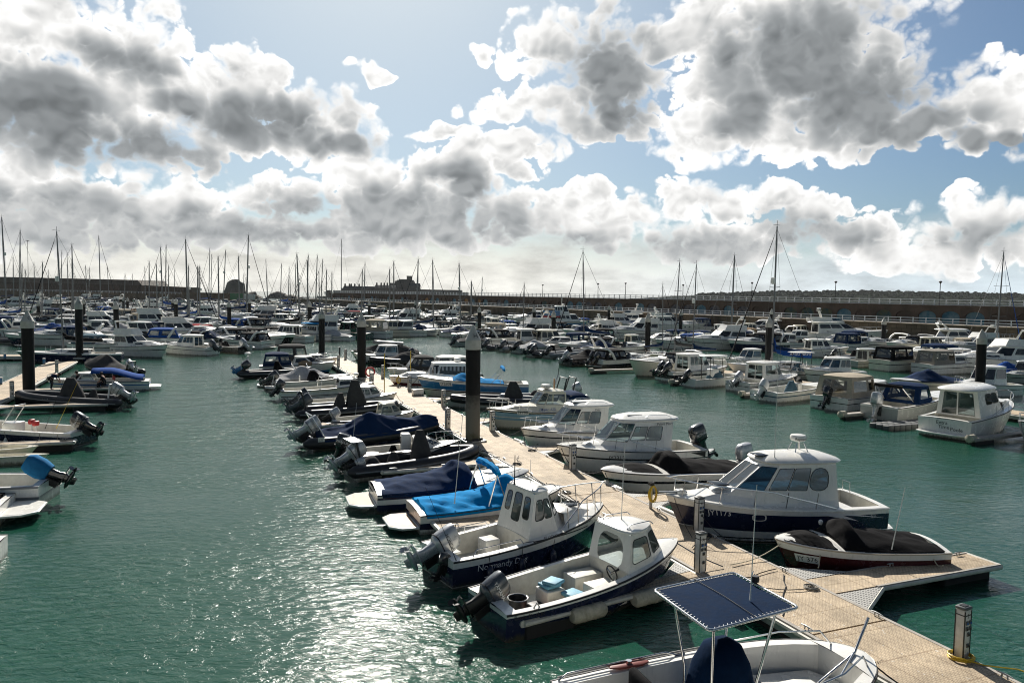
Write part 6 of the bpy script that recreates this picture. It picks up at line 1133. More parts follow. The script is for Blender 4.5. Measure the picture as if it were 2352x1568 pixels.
# ================================================================== general builder for the other boats
def make(kind, r, L=7., B=None, zb=1.1, zs=.8, band=None, can=CNAVY, ob=None, gm=SMOKE, m=WHITE, rail=True, rad=False, h=None, side_n=1, lo=False):
    B = B or L*.36; S = Hull(L, B, zb, zs, wt=.9, full=2.5, flare=.38); bands = band or [(.6,m),(.66,BLACKG),(1.,m)]
    kr = dict(r=.02 if lo else .016)
    if kind == 'cabin':
        hull_parts(r, S, bands, S.deck(.04, .3, .4), RUBB); c = house(S, .3, .9, .38, rf=.8, wf=.8, nose=.45, side=(), quarter=(), front=(), over=.02, th=.03, m=m); put_house(r, c, 'coachroof')
        sd = ((.06,.36,.95,.9,.08),) if side_n == 1 else tuple((.05+.92*i/side_n, .36, .05+.92*(i+.88)/side_n, .9, .06) for i in range(side_n))
        H = house(S, .28, .66, h or 1.3, rf=.8, ra=.05, wf=.78, nose=.6, gm=gm, side=sd, aft=((.15,.1,.48,.88,.05),(.52,.1,.85,.88,.05)), over=.1, th=.09, camb=.1, xr=.25, m=m); put_house(r, H, 'wheelhouse')
        if rad: radome(r, (S.x(.42), 0, H[2][2]+.38), 1.1)
    elif kind == 'sport':
        hull_parts(r, S, bands, S.deck(.04, .52, .45, camb=.12), RUBB); c = house(S, .50, .92, .42, rf=1.6, wf=.8, nose=.4, side=((.15,.4,.85,.75,.06),), quarter=(), front=(), over=.02, th=.02, camb=.08, gm=gm, m=m); put_house(r, c, 'coachroof')
        w_ = house(S, .42, .64, .62, rf=.85, ra=.4, wf=.76, nose=.6, side=((.04,.1,.96,.93,.04),), quarter=((.04,.1,.96,.93,.04),), front=((.04,.1,.96,.93,.04),), roof=False, gm=gm, m=DARKM); put_house(r, w_, 'windscreen')
        mb = MB(); x = S.x(.14); y = S.hb(.14)*.96
        path = [(x+.55, y, S.z(.14)), (x+.1, y*.97, S.z(.14)+.75), (x-.25, y*.8, S.z(.14)+1.15), (x-.3, 0, S.z(.14)+1.22), (x-.25, -y*.8, S.z(.14)+1.15), (x+.1, -y*.97, S.z(.14)+.75), (x+.55, -y, S.z(.14))]
        mb.tube(path, [.16,.14,.11,.1,.11,.14,.16], m, 8); mb.build('radar_arch', r, 50)
        if rad: radome(r, (x-.28, 0, S.z(.14)+1.45), 1.1)
        if can: tent(r, S, .06, .46, 1.0, can, ra=.5)
        platform(S, .7, .3, top=TEAK).build('swim_platform', r, 30)
    elif kind == 'cov':
        hull_parts(r, S, bands, S.deck(.05, .6, .3, camb=.12), RUBB); cover_mesh(S, .03, .72, [(0,.15),(.25,.4),(.46,.95),(.56,.75),(.74,.1)], can, seed=L, p=1.4).build('cover', r, 60); rail = rail and L > 6
    elif kind == 'rib':
        S = Hull(L, B, .85, .55, wt=.92, full=2.9); rib_tubes(r, S, .27, m if m is not WHITE else HYP, .3, HYPG); rib_floor(r, S, GREYH); cone_cover(r, S, .48, .5, .6, 1.25, can or CBLACK, .1, .25); rail = False
        mb = MB(); mb.tube([(S.x(.1), .7, .6), (S.x(.1)-.3, .6, 1.75), (S.x(.1)-.3, -.6, 1.75), (S.x(.1), -.7, .6)], .05, RUBB, 6); mb.build('roll_bar', r, 50)
    elif kind == 'ttop':
        hull_parts(r, S, bands, S.deck(.04, .78, .35), RUBB); mb = MB(); mb.rbox((S.x(.45), 0, .95), (.8,.8,1.2), m, .08); mb.build('console', r, 40); z = 2.75
        if can: cone_cover(r, S, .5, .6, .85, 1.2, can, .15, .45)
        mb = MB(); slab(mb, [V((S.x(.28), B*.36, 0)), V((S.x(.62), B*.34, 0)), V((S.x(.62), -B*.34, 0)), V((S.x(.28), -B*.36, 0))], z, .1, .06, .06, m); mb.build('hard_top', r, 40); mb = MB()
        for sd in (1,-1):
            for x0, x1 in ((.33,.32),(.58,.52)): mb.tube([(S.x(x0), sd*.55, .5), (S.x(x1), sd*.6, z)], .035, DARKM, 6)
        mb.build('top_support', r, 60)
    elif kind == 'open':
        hull_parts(r, S, bands, S.deck(.05, .66, .25), RUBB); mb = MB(); mb.rbox((S.x(.5), 0, .8), (.5,.7,1.), m, .06); mb.build('console', r, 40); mb = MB(); mb.grid([[(S.x(.54), y, 1.3), (S.x(.5), y, 1.75)] for y in (-.35,0,.35)], SMOKE); mb.build('windscreen', r, 0)
        if can: cone_cover(r, S, .42, .5, .55, 1.15, can, .0, .3)
    elif kind == 'tent':
        hull_parts(r, S, bands, S.deck(.04, .5, .4), RUBB); tent(r, S, .06, .44, 1.45, can, ra=.25, rf=.1); H = house(S, .42, .86, .85, rf=1.3, wf=.8, nose=.5, gm=gm, side=((.08,.3,.9,.85,.06),), over=.05, m=m); put_house(r, H, 'cabin')
    elif kind == 'fly':
        hull_parts(r, S, bands, S.deck(.04, .16, .6), RUBB); c = house(S, .5, .93, .55, rf=1.8, wf=.8, nose=.4, side=((.2,.35,.8,.7,.05),), quarter=(), front=(), over=.03, th=.04, gm=gm, m=m); put_house(r, c, 'coachroof')
        H = house(S, .16, .62, 1.35, rf=1.5, ra=.0, wf=.82, nose=.6, gm=gm, side=((.06,.4,.5,.88,.06),(.53,.4,.95,.88,.06)), over=.14, th=.12, camb=.04, xr=.6, m=m); put_house(r, H, 'saloon'); z = H[2][2]+.1
        f = house(S, .14, .46, .7, rf=.5, ra=-.1, wf=.72, nose=.7, side=(), quarter=(), front=(), roof=False, z0=z, m=m); put_house(r, f, 'flybridge'); mb = MB(); mb.tube([(S.x(.18), .9, z+.5), (S.x(.13), .75, z+1.5), (S.x(.13), -.75, z+1.5), (S.x(.18), -.9, z+.5)], .1, m, 7); mb.build('radar_arch', r, 50)
        if rad: radome(r, (S.x(.13), 0, z+1.75), 1.2)
    if rail: pulpit(S, .52, .98, .45, kr['r'], n=4).build('bow_rail', r, 60)
    for o_ in (ob or ()): outboard(r, (S.x(0)-.05, o_[0], zs*.85), o_[1], o_[2], o_[3])
    return S
def yacht(r, L=15., B=4.3, zb=2.3, zs=1.5, fly=False, mt=False, hullb=None, m=WHITE):
    S = Hull(L, B, zb, zs, wt=.92, full=2.2, flare=.4, sx=1.3); hull_parts(r, S, hullb or [(.06,BLACKG),(1.,m)], S.deck(.03, .2, .9, w=.35, camb=.15), STEEL, .03)
    c = house(S, .2, .90, .75, rf=3.2, ra=0., wf=.84, nose=.35, mid=.6, side=((.1,.3,.9,.75,.12),), quarter=(), front=(), over=.04, th=.05, camb=.2, gm=SMOKE, m=m); put_house(r, c, 'coachroof')
    H = house(S, .14, .66, 1.85 if not fly else 2.0, rf=3.4, ra=.9 if not fly else .1, wf=.80, nose=.55, mid=.66, side=((.06,.46,.5,.86,.16),(.53,.46,.96,.86,.16)), quarter=((.05,.4,.95,.9,.06),), front=((.04,.4,.48,.9,.06),(.52,.4,.96,.9,.06)), aft=((.1,.1,.9,.85,.08),), over=.16, th=.16, camb=.16, gm=SMOKE, xr=1.2, m=m); put_house(r, H, 'saloon'); z = H[2][2]+.2
    if fly:
        f = house(S, .08, .46, .75, rf=1.0, ra=-.2, wf=.74, nose=.6, side=(), quarter=((.05,.3,.95,.9,.05),), front=((.05,.3,.95,.9,.05),), roof=False, z0=z, gm=GLASSB, m=m); put_house(r, f, 'flybridge')
    zt = z+(.9 if fly else .1)
    if mt: mb = MB(); mb.tube([(S.x(.22), .3, zt-.6), (S.x(.18), .3, zt+1.2)], .12, m, 8); mb.tube([(S.x(.22), -.3, zt-.6), (S.x(.18), -.3, zt+1.2)], .12, m, 8); mb.box((S.x(.18), 0, zt+1.2), (.4,1.6,.1), m); mb.build('radar_mast', r, 50); radome(r, (S.x(.18), 0, zt+1.55), 1.5)
    else: mb = MB(); mb.tube([(S.x(.2), 1.2, zt-.3), (S.x(.14), 1., zt+.7), (S.x(.14), -1., zt+.7), (S.x(.2), -1.2, zt-.3)], .14, m, 8); mb.build('radar_arch', r, 50); radome(r, (S.x(.14), 0, zt+1.0), 1.3)
    pulpit(S, .5, .985, .7, .022, .12, n=7).build('bow_rail', r, 60)
    for k, t in enumerate((.62,.7,.78)):
        mb = MB()
        for sd in (1,-1): mb.poly([S.pt(t+.012*math.cos(a)*(1.2), S.vz(t, S.z(t)*.62+.13*math.sin(a)), sd, .012) for a in [i*math.pi/6 for i in range(12)]], SMOKE)
        mb.build('porthole', r, 0)
    return S
SUFF = {}
def put(kind, label, p, head, name=None, cat=None, z=0., where='mid', group=None, **k):
    P = at(p, z); nm = name or dict(cabin='cabin_cruiser', sport='sports_cruiser', cov='covered_boat', rib='inflatable_boat', ttop='motor_boat', open='motor_boat', tent='cabin_cruiser', fly='flybridge_cruiser', yacht='motor_yacht')[kind]
    L = k.get('L', 7. if kind != 'yacht' else 15.); h = R(head); d = V((math.cos(h), math.sin(h), 0)); off = dict(mid=0, stern=.5, bow=-.5)[where]*L; c = P+d*off
    r = empty(nm, (c.x, c.y, 0), h, label, cat or nm.replace('_', ' '), group)
    S = yacht(r, **k) if kind == 'yacht' else make(kind, r, **k); return r, S

# ---------------- right-hand row, sterns towards the fairway
OB1 = lambda m=OBK, t=45, s=1.3: [(0, t, s, m)]
OB2 = lambda m=OBK, t=48, s=1.3: [(.42, t, s, m), (-.42, t, s, m)]
put('rib', 'black inflatable lying alone at the left end of the right-hand row', ('T3',60,985), 30, z=0, where='stern', L=7.2, can=CBLACK, ob=OB1(OGR))
put('cov', 'dark covered boat with grey outboard, second from the left end of the right-hand row', ('T2',2110,1000), 34, where='stern', L=6.8, can=CGREY, m=GREYH, ob=OB1(OGR, 30))
put('rib', 'black inflatable under dark grey cover with slate outboard, left of the silver covered boat', ('T3',330,1035), 36, where='stern', L=7., can=CGREY, ob=OB1(OGR))
put('rib', 'grey inflatable with slate outboard right beside the silver covered boat', ('T3',480,1050), 36, where='stern', L=6.6, can=CGREY, m=HYPG, ob=OB1(OGR))
put('cov', 'boat under a peaked silver cover with black outboard among the inflatables', ('T3',600,1065), 36, where='stern', L=7.2, can=CSILV, m=GREYH, ob=OB1(OBK), rail=False)
put('rib', 'black inflatable with black roll bar and twin slate outboards right of the silver cover', ('T3',740,1095), 36, where='stern', L=7.6, can=CBLACK, ob=OB2(OGR))
put('rib', 'grey tubed inflatable with low black console in the right-hand row', ('T3',900,1110), 38, where='stern', L=7.6, m=HYPG, can=CBLACK, ob=OB1(OBK))
put('cov', 'black covered boat with pale blue grey outboard, left of the white arched cruiser', ('T3',1060,1175), 36, where='stern', L=7.4, can=CBLACK, m=BLACKG, ob=OB1(OSI, 40, 1.4), rail=False)
put('sport', 'white cruiser with tall curved arch, black canopy and twin black outboards', ('T3',1330,1195), 34, where='stern', L=8.6, zb=1.25, zs=.95, band=[(.5,BLACKG),(1.,WHITE)], can=CBLACK, ob=OB2(OBK, 35))
put('sport', 'white cruiser moored bow out showing its broad pale bow and oval portholes', ('T3',1640,1275), 205, where='bow', z=0., L=9.2, zb=1.75, zs=1.25, band=[(1.,CREAM)], can=CBLACK)
put('cabin', 'white and black cabin boat with twin black outboards beside the bow-out cruiser', ('T3',1960,1320), 30, where='stern', L=8.4, B=2.9, zb=1.3, zs=1., band=[(.35,WHITE),(.7,BLACKG),(1.,WHITE)], ob=OB2(OBK, 42, 1.4), h=1.5, side_n=3, gm=GLASS)
put('ttop', 'white centre console with oval hard top, slate teal cover and black outboard', ('T4',110,1440), 29, where='stern', L=7., zb=1.05, zs=.75, band=[(1.,WHITE)], can=CTEAL, ob=OB1(OBK, 42, 1.25), rail=False)
put('cabin', 'white pilot boat with big sliding aft doors and silver outboard', ('T4',600,1490), 34, where='stern', L=8.2, zb=1.3, zs=.9, ob=OB1(OSI, 42, 1.35), h=1.5, gm=GLASS)
put('open', 'white open boat with teal stripe, slate teal console cover and silver outboard', ('T4',850,1580), 33, where='stern', L=8.2, zb=1.15, zs=.8, band=[(.55,WHITE),(.66,CTEAL),(1.,WHITE)], can=CTEAL, ob=OB1(OWH, 38, 1.4), rail=False)
put('tent', 'white cruiser with beige cockpit tent of clear panels on the right', ('T5',30,1275), 35, where='stern', L=9.4, zb=1.3, zs=1., can=CBEIGE, ob=OB1(OBK, 20, 1.3))
r, S = put('open', 'large grey-hulled open boat with navy console cover and silver outboard on a cube float', ('T5',400,1350), 36, where='stern', L=9.4, B=2.9, zb=1.5, zs=1.0, band=[(.1,BLUEH),(.9,GREYH),(1.,WHITE)], can=None, ob=OB1(OSI, 8, 1.55), rail=False)
tent(r, S, .28, .55, 1.15, CNAVY, clear=False, ra=.6, rf=.4, win=()); mb = MB(); mb.tube([(S.x(.3), 1., 1.1), (S.x(.12), .9, 2.3), (S.x(.12), -.9, 2.3), (S.x(.3), -1., 1.1)], .05, STEEL, 6); mb.tube([(S.x(.12), y, 2.3) for y in (.95,.5,0,-.5,-.95)], .11, CBLACK, 8); mb.build('folded_bimini', r, 50)
P = at(('T5',520,1395), 0); o = empty('cube_float', P, HA, 'dark grey modular cube float under the grey-hulled open boat', 'float'); mb = MB()
for i in range(9):
    for j in range(3): mb.rbox((i*.5-1.6, j*.5-.9, .12), (.48,.48,.4), mat('grey_float_plastic', (.06,.065,.065), .6), .06)
mb.build('cubes', o, 40)
# cruiser with writing on its stern
r = empty('cabin_cruiser', (0,0,0), 0, 'white cruiser with its name in black across a broad white stern', 'cabin cruiser'); A, B_ = at(('T5',705,1440), .15), at(('T5',1010,1495), .15); c = (A+B_)/2; hd = math.atan2(B_.y-A.y, B_.x-A.x)+R(90); Bm = (B_-A).length; hd = R(38); Lx = 9.6; r.location = (c.x+math.cos(hd)*(Lx/2+.5), c.y+math.sin(hd)*(Lx/2+.5), 0); r.rotation_euler = (0,0,hd)
S = Hull(Lx, 3.1, 1.7, 1.15, wt=.96, full=2.4, flare=.4); hull_parts(r, S, [(.08,BLACKG),(1.,WHITE)], S.deck(.04, .26, .45), RUBB, .03); platform(S, .6, .35, top=WHITE, wf=1.0).build('swim_platform', r, 30)
H = house(S, .20, .70, 1.6, rf=1.5, ra=-.1, wf=.82, nose=.6, mid=.72, side=((.34,.42,.66,.86,.16),(.67,.42,.96,.86,.14)), quarter=((.06,.36,.95,.92,.04),), front=((.04,.36,.48,.92,.04),(.52,.36,.96,.92,.04)), aft=((.12,.06,.46,.9,.04),(.5,.06,.88,.9,.04)), over=.16, th=.13, camb=.18, xr=.8, tumble=.82, gm=GLASS); put_house(r, H, 'wheelhouse'); c2 = house(S, .6, .92, .45, rf=.9, wf=.8, nose=.45, side=(), quarter=(), front=(), over=.02, th=.03); put_house(r, c2, 'coachroof'); pulpit(S, .3, .985, .6, .018, n=6).build('bow_rail', r, 60)
mb = MB()
for k, (t_, yy, zz, s_) in enumerate((('Extra', .35, .95, .30), ('Time', .22, .70, .30), ('Poole', -.45, .62, .30))): text_on(mb, t_, s_, INK, lambda x, y, yy=yy, zz=zz: (S.x(0)-.012, yy-x+.1, zz-.12+y))
mb.build('name_lettering', r, 0)
put('open', 'white bow of a boat cut by the right edge with lettering low on its side', ('T5',1440,1530), 205, where='bow', L=6.5, zb=1.4, zs=.9, band=[(.1,BLUEH),(1.,WHITE)], can=None)
for lb, p, p2 in (('beige capped finger float left of the cruiser with writing on its stern', ('T5',130,1300), ('T5',560,1240)), ('finger float right of the cruiser with writing on its stern', ('T5',1080,1478), ('T5',1700,1440)), ('finger float with beige tip beside the white pilot boat', ('T4',640,1500), ('T4',1130,1390)), ('finger float between the bow-out cruiser and the arched cruiser', ('T3',1290,1215), ('T3',1560,1190)), ('finger float between the twin-outboard boat and the hard top console', ('T3',2030,1320), ('T3',2380,1290))):
    A, B_ = at(p, .4), at(p2, .4); d = B_-A; o = empty('finger_float', (A.x, A.y, 0), R(27), lb, 'finger float', 'finger floats'); mb = MB(); mb.rbox((3.2, 0, .30), (6.4,.55,.2), EDGE, .05); mb.build('deck', o, 40); mb = MB(); mb.lathe([(.05,-.3),(.24,-.2),(.24,.25),(.05,.3)], FOAM, 10, (.05, 0, .36), Matrix.Rotation(R(90), 3, 'Y')); mb.build('tip_fender', o, 40); mb = MB(); mb.rbox((1., 0, .02), (1.8,.5,.5), GRIME, .05); mb.build('float', o, 40)
# ---------------- second line and beyond on the right
MID = [
 ('cabin', 'small white cabin boat with curved blue-green windows left of the tallest mast pile', ('T4',690,1265), 205, dict(L=6.4, zb=1.3, zs=.9, gm=GLASSB)),
 ('ttop', 'cream boat with flat oval hard top and slate sun cover behind the white pilot boat', ('T4',1180,1370), 205, dict(L=7., zb=1.2, zs=.85, can=CTEAL, rail=True)),
 ('cabin', 'white hardtop cruiser with the sun flashing on its windscreen', ('T4',1500,1390), 207, dict(L=7.6, zb=1.4, zs=1., gm=GLASSB, side_n=2)),
 ('cov', 'cream sports cruiser under a low navy cover near the right pile', ('T5',740,1140), 200, dict(L=8., zb=1.3, zs=1., can=CNAVY, m=CREAM, rail=False)),
 ('cabin', 'white rounded cruiser partly hidden by the tall right pile', ('T5',1170,1170), 205, dict(L=7.4, zb=1.4, zs=1., h=1.5)),
 ('cabin', 'white cruiser with blue canvas tent beside the boom with lettering', ('T4',1400,1150), 5, dict(L=8.6, zb=1.5, zs=1.1, gm=SMOKE, side_n=2)),
 ('rib', 'white tubed inflatable with dark mesh cover right of the blue tent', ('T4',1740,1195), 15, dict(L=7., m=HYPW, can=CBLACK, ob=OB1(OBK))),
 ('tent', 'cream motor cruiser with dark brown cockpit tent and white sides right of centre', ('T5',620,975), 25, dict(L=10., B=3.2, zb=1.7, zs=1.3, can=CBLACK, m=CREAM)),
 ('tent', 'cruiser with grey-beige arched canopy left of the tall right pile', ('T5',930,1000), 20, dict(L=9., B=3., zb=1.5, zs=1.15, can=mat('stone_canvas', (.22,.2,.17), .9))),
 ('cabin', 'dark canopied open-backed boat beside the cream cruiser with brown tent', ('T5',345,950), 25, dict(L=7.2, gm=SMOKE, m=GREYH)),
 ('open', 'white open boat with rope fenders right of the tall right pile', ('T5',1330,1035), 200, dict(L=6.6, can=CBLACK, zb=1.3, zs=.9)),
 ('cabin', 'dark windowed boat at the right edge beyond the tall pile', ('T5',1470,1070), 210, dict(L=7., m=GREYH)),
 ('ttop', 'white boat with pale roof and rod rack beneath the long navy yacht', ('T5',880,870), 20, dict(L=7.6, can=None, zb=1.3, zs=1.)),
 ('sport', 'white sports boat with purple-blue cover left of the inner yacht pile', ('T5',350,830), 15, dict(L=8., can=CROYAL)),
 ('cabin', 'white cabin boat with radar dome below the navy yacht stern', ('T5',640,830), 20, dict(L=8., rad=True)),
 ('tent', 'white fishing cruiser with dark green hull stripe behind the centre right mast', ('T3',2200,1000), 200, dict(L=8.4, zb=1.5, zs=1.1, can=CNAVY, band=[(.3,GREENH),(1.,WHITE)])),
 ('tent', 'cruiser under a big dark navy tent canopy right of the centre right pile', ('T3',1980,990), 205, dict(L=8.4, zb=1.4, zs=1.1, can=CNAVY)),
 ('sport', 'white sports cruiser with long swept bow left of the centre right pile', ('T3',1500,930), 200, dict(L=10., zb=1.5, zs=1.1, can=None)),
 ('cabin', 'white cabin boat with open aft shelter beside the centre right pile', ('T3',1730,930), 25, dict(L=7.6, gm=GLASS, ob=OB2(OBK, 40, 1.1))),
 ('tent', 'white cabin boat with black wrap-around windscreen tent above the arched cruiser', ('T3',1330,960), 200, dict(L=7.6, can=CBLACK)),
 ('cabin', 'low pale boat with shelter roof just left of the centre right pile', ('T3',1700,1020), 30, dict(L=6.8, gm=SMOKE, m=CREAM)),
 ('ttop', 'boat with pale canvas sunroof over a frame in the middle of the inflatables', ('T3',960,1010), 30, dict(L=7.2, can=CBLACK)),
 ('cabin', 'white rounded cabin boat with dark oval windows behind the inflatables', ('T3',590,910), 25, dict(L=7.4, zb=1.4, zs=1.)),
 ('open', 'cream boat with brown crumpled cover behind the silver covered boat', ('T3',730,950), 25, dict(L=7., can=CTAN, m=CREAM)),
 ('cov', 'small white boat with bright blue cover by the passenger boat', ('T3',1090,880), 15, dict(L=6.5, can=CBLUE)),
 ('open', 'white tender with two outboards left of the pile by the passenger boat', ('T3',900,890), 200, dict(L=6.8, can=None, ob=OB2(OBK, 30, 1.2))),
 ('rib', 'dark grey inflatable right of the twin boom, mid right', ('T3',1250,890), 15, dict(L=6.4, can=CBLACK, m=HYPG)),
 ('cabin', 'white harbour launch with dark doorway near the quay, left of the passenger boat', ('T3',320,740), 200, dict(L=8.4, zb=1.6, zs=1.2, gm=SMOKE, side_n=2)),
 ('cabin', 'white cabin boat in front of the harbour launch near the quay', ('T3',380,820), 20, dict(L=7.6, zb=1.4, zs=1.)),
 ('cabin', 'white cabin boat with outboards right of the near harbour launch', ('T3',500,800), 25, dict(L=7.6, ob=OB2(OBK, 35, 1.2))),
 ('fly', 'blue-canopied flybridge cruiser right behind the passenger boat', ('T3',1215,790), 190, dict(L=11., can=CTEAL, band=[(.3,BLUEH),(1.,WHITE)])),
 ('cabin', 'white hardtop cruiser beside the tallest mast and its pile', ('T4',1170,1020), 200, dict(L=8., zb=1.4, zs=1.)),
 ('cabin', 'dark-hulled boat with tan canopy roof left of the tallest mast pile', ('T4',870,1080), 20, dict(L=8.4, band=[(.6,BLACKG),(1.,WHITE)], gm=GLASS)),
 ('rib', 'small dark inflatable with crew gear in front of the white yacht bow', ('T4',590,1080), 200, dict(L=6., can=CBLACK)),
 ('sport', 'white sports boat with blue canopy under the white yacht', ('T4',600,1000), 200, dict(L=7.6, can=CNAVY)),
 ('tent', 'dark tan shelter boat under the white yacht near the tallest mast', ('T4',790,990), 15, dict(L=8.4, can=CTAN, band=[(.7,BLACKG),(1.,WHITE)])),
 ('sport', 'white cruiser with red and white hull flash behind the H pile', ('T3',120,780), 195, dict(L=8.6, can=None)),
]
for k, lb, p, hd, o in MID: put(k, lb, p, hd, **o)
tr, tS = None, None
YA = [
 ('white motor yacht with twin pillar radar mast and long dark windows under the breakwater', ('T4',1640,1015), 3, dict(L=17., fly=True, mt=True, zb=2.6, zs=1.8)),
 ('sleek white motor yacht with dark slit windows left of the tallest mast', ('T4',760,945), 172, dict(L=15., zb=2.2, zs=1.5)),
 ('white motor yacht with navy hull band and arched cabin at right by the breakwater', ('T5',1080,835), 2, dict(L=15.5, zb=2.3, zs=1.6, hullb=[(.25,WHITE),(.7,NAVY),(1.,WHITE)])),
 ('white flybridge yacht with grey awning right of the passenger boat', ('T3',1560,820), 172, dict(L=14., fly=True, mt=True, zb=2.2, zs=1.5)),
 ('white flybridge yacht partly hidden behind bare masts, mid right', ('T3',2080,860), 0, dict(L=15., fly=True, zb=2.2, zs=1.5)),
 ('dark blue-grey sports yacht moored by the quay left of the passenger boat', ('T3',720,775), 172, dict(L=13., zb=2.0, zs=1.4, hullb=[(.9,NAVY),(1.,WHITE)])),
]
for lb, p, hd, o in YA: put('yacht', lb, p, hd, **o)
# passenger boat with advertising boards
P = at(('T3',960,830), 0); r = empty('passenger_boat', (P.x, P.y, 0), R(-4), 'white two-deck passenger boat with navy stern and blue and red board', 'passenger boat'); S = Hull(17, 4.6, 2.0, 1.4, wt=.9, full=2.4)
hull_parts(r, S, [(.2,BLACKG),(.75,BLUEH),(1.,WHITE)], S.deck(.03, .1, .9), RUBB, .05); H = house(S, .42, .88, 2.0, rf=1.2, ra=.0, wf=.86, nose=.6, mid=.72, side=tuple((.05+.19*i, .4, .2+.19*i, .82, .05) for i in range(5)), gm=SMOKE, over=.1); put_house(r, H, 'saloon'); z = H[2][2]+.1
H2 = house(S, .50, .72, 1.9, rf=.8, ra=.0, wf=.62, nose=.7, z0=z, side=tuple((.06+.3*i, .45, .3+.3*i, .88, .05) for i in range(3)), gm=SMOKE, over=.15); put_house(r, H2, 'bridge'); mb = MB(); mb.box((S.x(.45), -2.05, z+.1), (4.2,.08,1.3), BLUEH); mb.box((S.x(.45), -2.06, z-.75), (4.4,.08,.4), REDP); mb.build('advert_board', r, 0)
mb = MB(); mb.tube([(S.x(.6), 0, H2[2][2]), (S.x(.6), 0, H2[2][2]+2.2)], .09, WHITE, 6); mb.box((S.x(.6), 0, H2[2][2]+1.4), (.2,1.6,.12), WHITE); mb.build('mast', r, 40); mb = MB()
for yy in (1.6,-1.6):
    for hh in (.5,1.): mb.tube([(S.x(.04), yy, 1.4+hh), (S.x(.42), yy, 1.4+hh)], .03, RAILW, 5)
    for i in range(7): mb.tube([(S.x(.04)+i*1.05, yy, 1.4), (S.x(.04)+i*1.05, yy, 2.4)], .03, RAILW, 5)
mb.build('deck_railing', r, 60); radome(r, (S.x(.62), .6, H2[2][2]+.4), 1.4)

# ---------------- left pontoon boats
def gb(p, z=0., head=203, **k): return p
r, S = None, None
def lboat(name, label, cat, pbow, zb, pst, zs_): return boat2(name, label, cat, pbow, zb, pst, zs_)
r, Lr = lboat('inflatable_boat', 'inflatable under a large peaked charcoal cover with tilted silver outboard', 'inflatable boat', ('U1',600,185), .9, ('U1',1120,275), .6); Lr = 8.0
S = Hull(7.6, 2.6, .95, .6, wt=.92, full=2.4); rib_tubes(r, S, .28, HYP, .25, None); rib_floor(r, S, BLACKG); cover_mesh(S, .08, .99, [(0,.1),(.3,.5),(.52,1.15),(.62,1.0),(.9,.45),(1,.2)], CGREY, drop=.15, seed=61, p=1.25).build('cover', r, 60); outboard(r, (S.x(0)-.2, .1, .75), 52, 1.25, OSI); mb = MB(); mb.tube([(S.x(.02), .4, .7), (S.x(.02)-.3, .3, 1.5), (S.x(.02)-.3, -.3, 1.5), (S.x(.02), -.4, .7)], .05, RUBB, 6); mb.build('stern_arch', r, 50)
r, Lr = lboat('motor_boat', 'white motor boat with stretched royal blue awning on the left pontoon', 'boat', ('U1',450,325), .95, ('U1',1090,365), .4); S = Hull(7.2, 2.4, 1.05, .75, wt=.9); hull_parts(r, S, [(.6,WHITE),(.7,INKB),(1.,WHITE)], S.deck(.05, .55, .3), RUBB); H = house(S, .52, .8, .55, rf=.6, ra=.3, wf=.82, side=((.05,.2,.95,.9,.05),), nose=.6, over=.03, th=.04, gm=GLASS); put_house(r, H, 'windscreen'); platform(S, .8, .3, top=WHITE).build('swim_platform', r, 30)
mb = MB(); rows = []
for i in range(9):
    x = lerp(S.x(.06), S.x(.56), i/8); z = curve([(0,1.15),(.7,1.75),(1,1.72)], i/8); rows.append([V((x, y, z-.25*abs(y)**3)) for y in [j*.18-1.08 for j in range(13)]])
mb.grid(rows, CROYAL); o = mb.build('awning', r, 60); so_ = o.modifiers.new('thick', 'SOLIDIFY'); so_.thickness = .02
r, Lr = lboat('inflatable_boat', 'black inflatable marked JY3010 with grey cone covers and white outboard', 'inflatable boat', ('U1',95,440), .75, ('U1',985,500), .45); S = Hull(Lr*.95, 2.5, .85, .55, wt=.92, full=2.9); rib_tubes(r, S, .3, HYP, .2, HYPG); rib_floor(r, S, BLACKG); cone_cover(r, S, .46, .55, .8, 1.65, CGREY, -.15, .3); cone_cover(r, S, .28, .35, .35, .9, CGREY, .1, .3, name='seat_cover'); S.side_text('JY3010', .34, INKW, .70, .44, 1).build('registration_lettering', r, 0); outboard(r, (S.x(0)+.1, 0, .75), 50, 1.35, OSI, None, 'HONDA', INK)
mb = MB(); mb.tube([(S.x(.1), .4, .7), (S.x(.1)-.05, .3, 1.6), (S.x(.1)-.05, -.3, 1.6), (S.x(.1), -.4, .7)], .06, ALU, 6); mb.build('stern_arch', r, 50); mb = MB(); mb.tube([(S.x(.1)-.05, 0, 1.6), (S.x(.1)-.05, 0, 2.3)], .012, STEEL, 5); mb.grid([[(S.x(.1)-.05, .0, 1.9), (S.x(.1)-.05, .0, 2.2)], [(S.x(.1)-.3, .08, 1.85), (S.x(.1)-.3, .05, 2.1)]], mat('red_ensign', (.4,.05,.05), .8)); mb.build('flag', r, 0)
r, Lr = lboat('fishing_boat', 'dark navy open fishing boat with white fenders, rods and black outboard', 'fishing boat', ('U1',-640,640), .9, ('U1',665,735), .65); S = Hull(Lr, 2.3, 1.0, .72, wt=.9, full=2.4); hull_parts(r, S, [(.08,WHITE),(.74,NAVY),(1.,WHITE)], S.deck(.04, .75, .2, w=.2), WHITE, .03); outboard(r, (S.x(0)-.02, 0, .68), 52, 1.35, OBK, None, 'MERCURY', INKW)
mb = MB()
for t in (.07,.17,.37,.48): p = S.pt(t, .25, 1, .10); mb.lathe([(.02,-.2),(.09,-.14),(.10,.08),(.03,.24)], WHITE, 10, p); mb.tube([p+V((0,0,.2)), S.pt(t, 1, 1, 0)], .012, ROPE, 4)
mb.build('side_fender', r, 40)
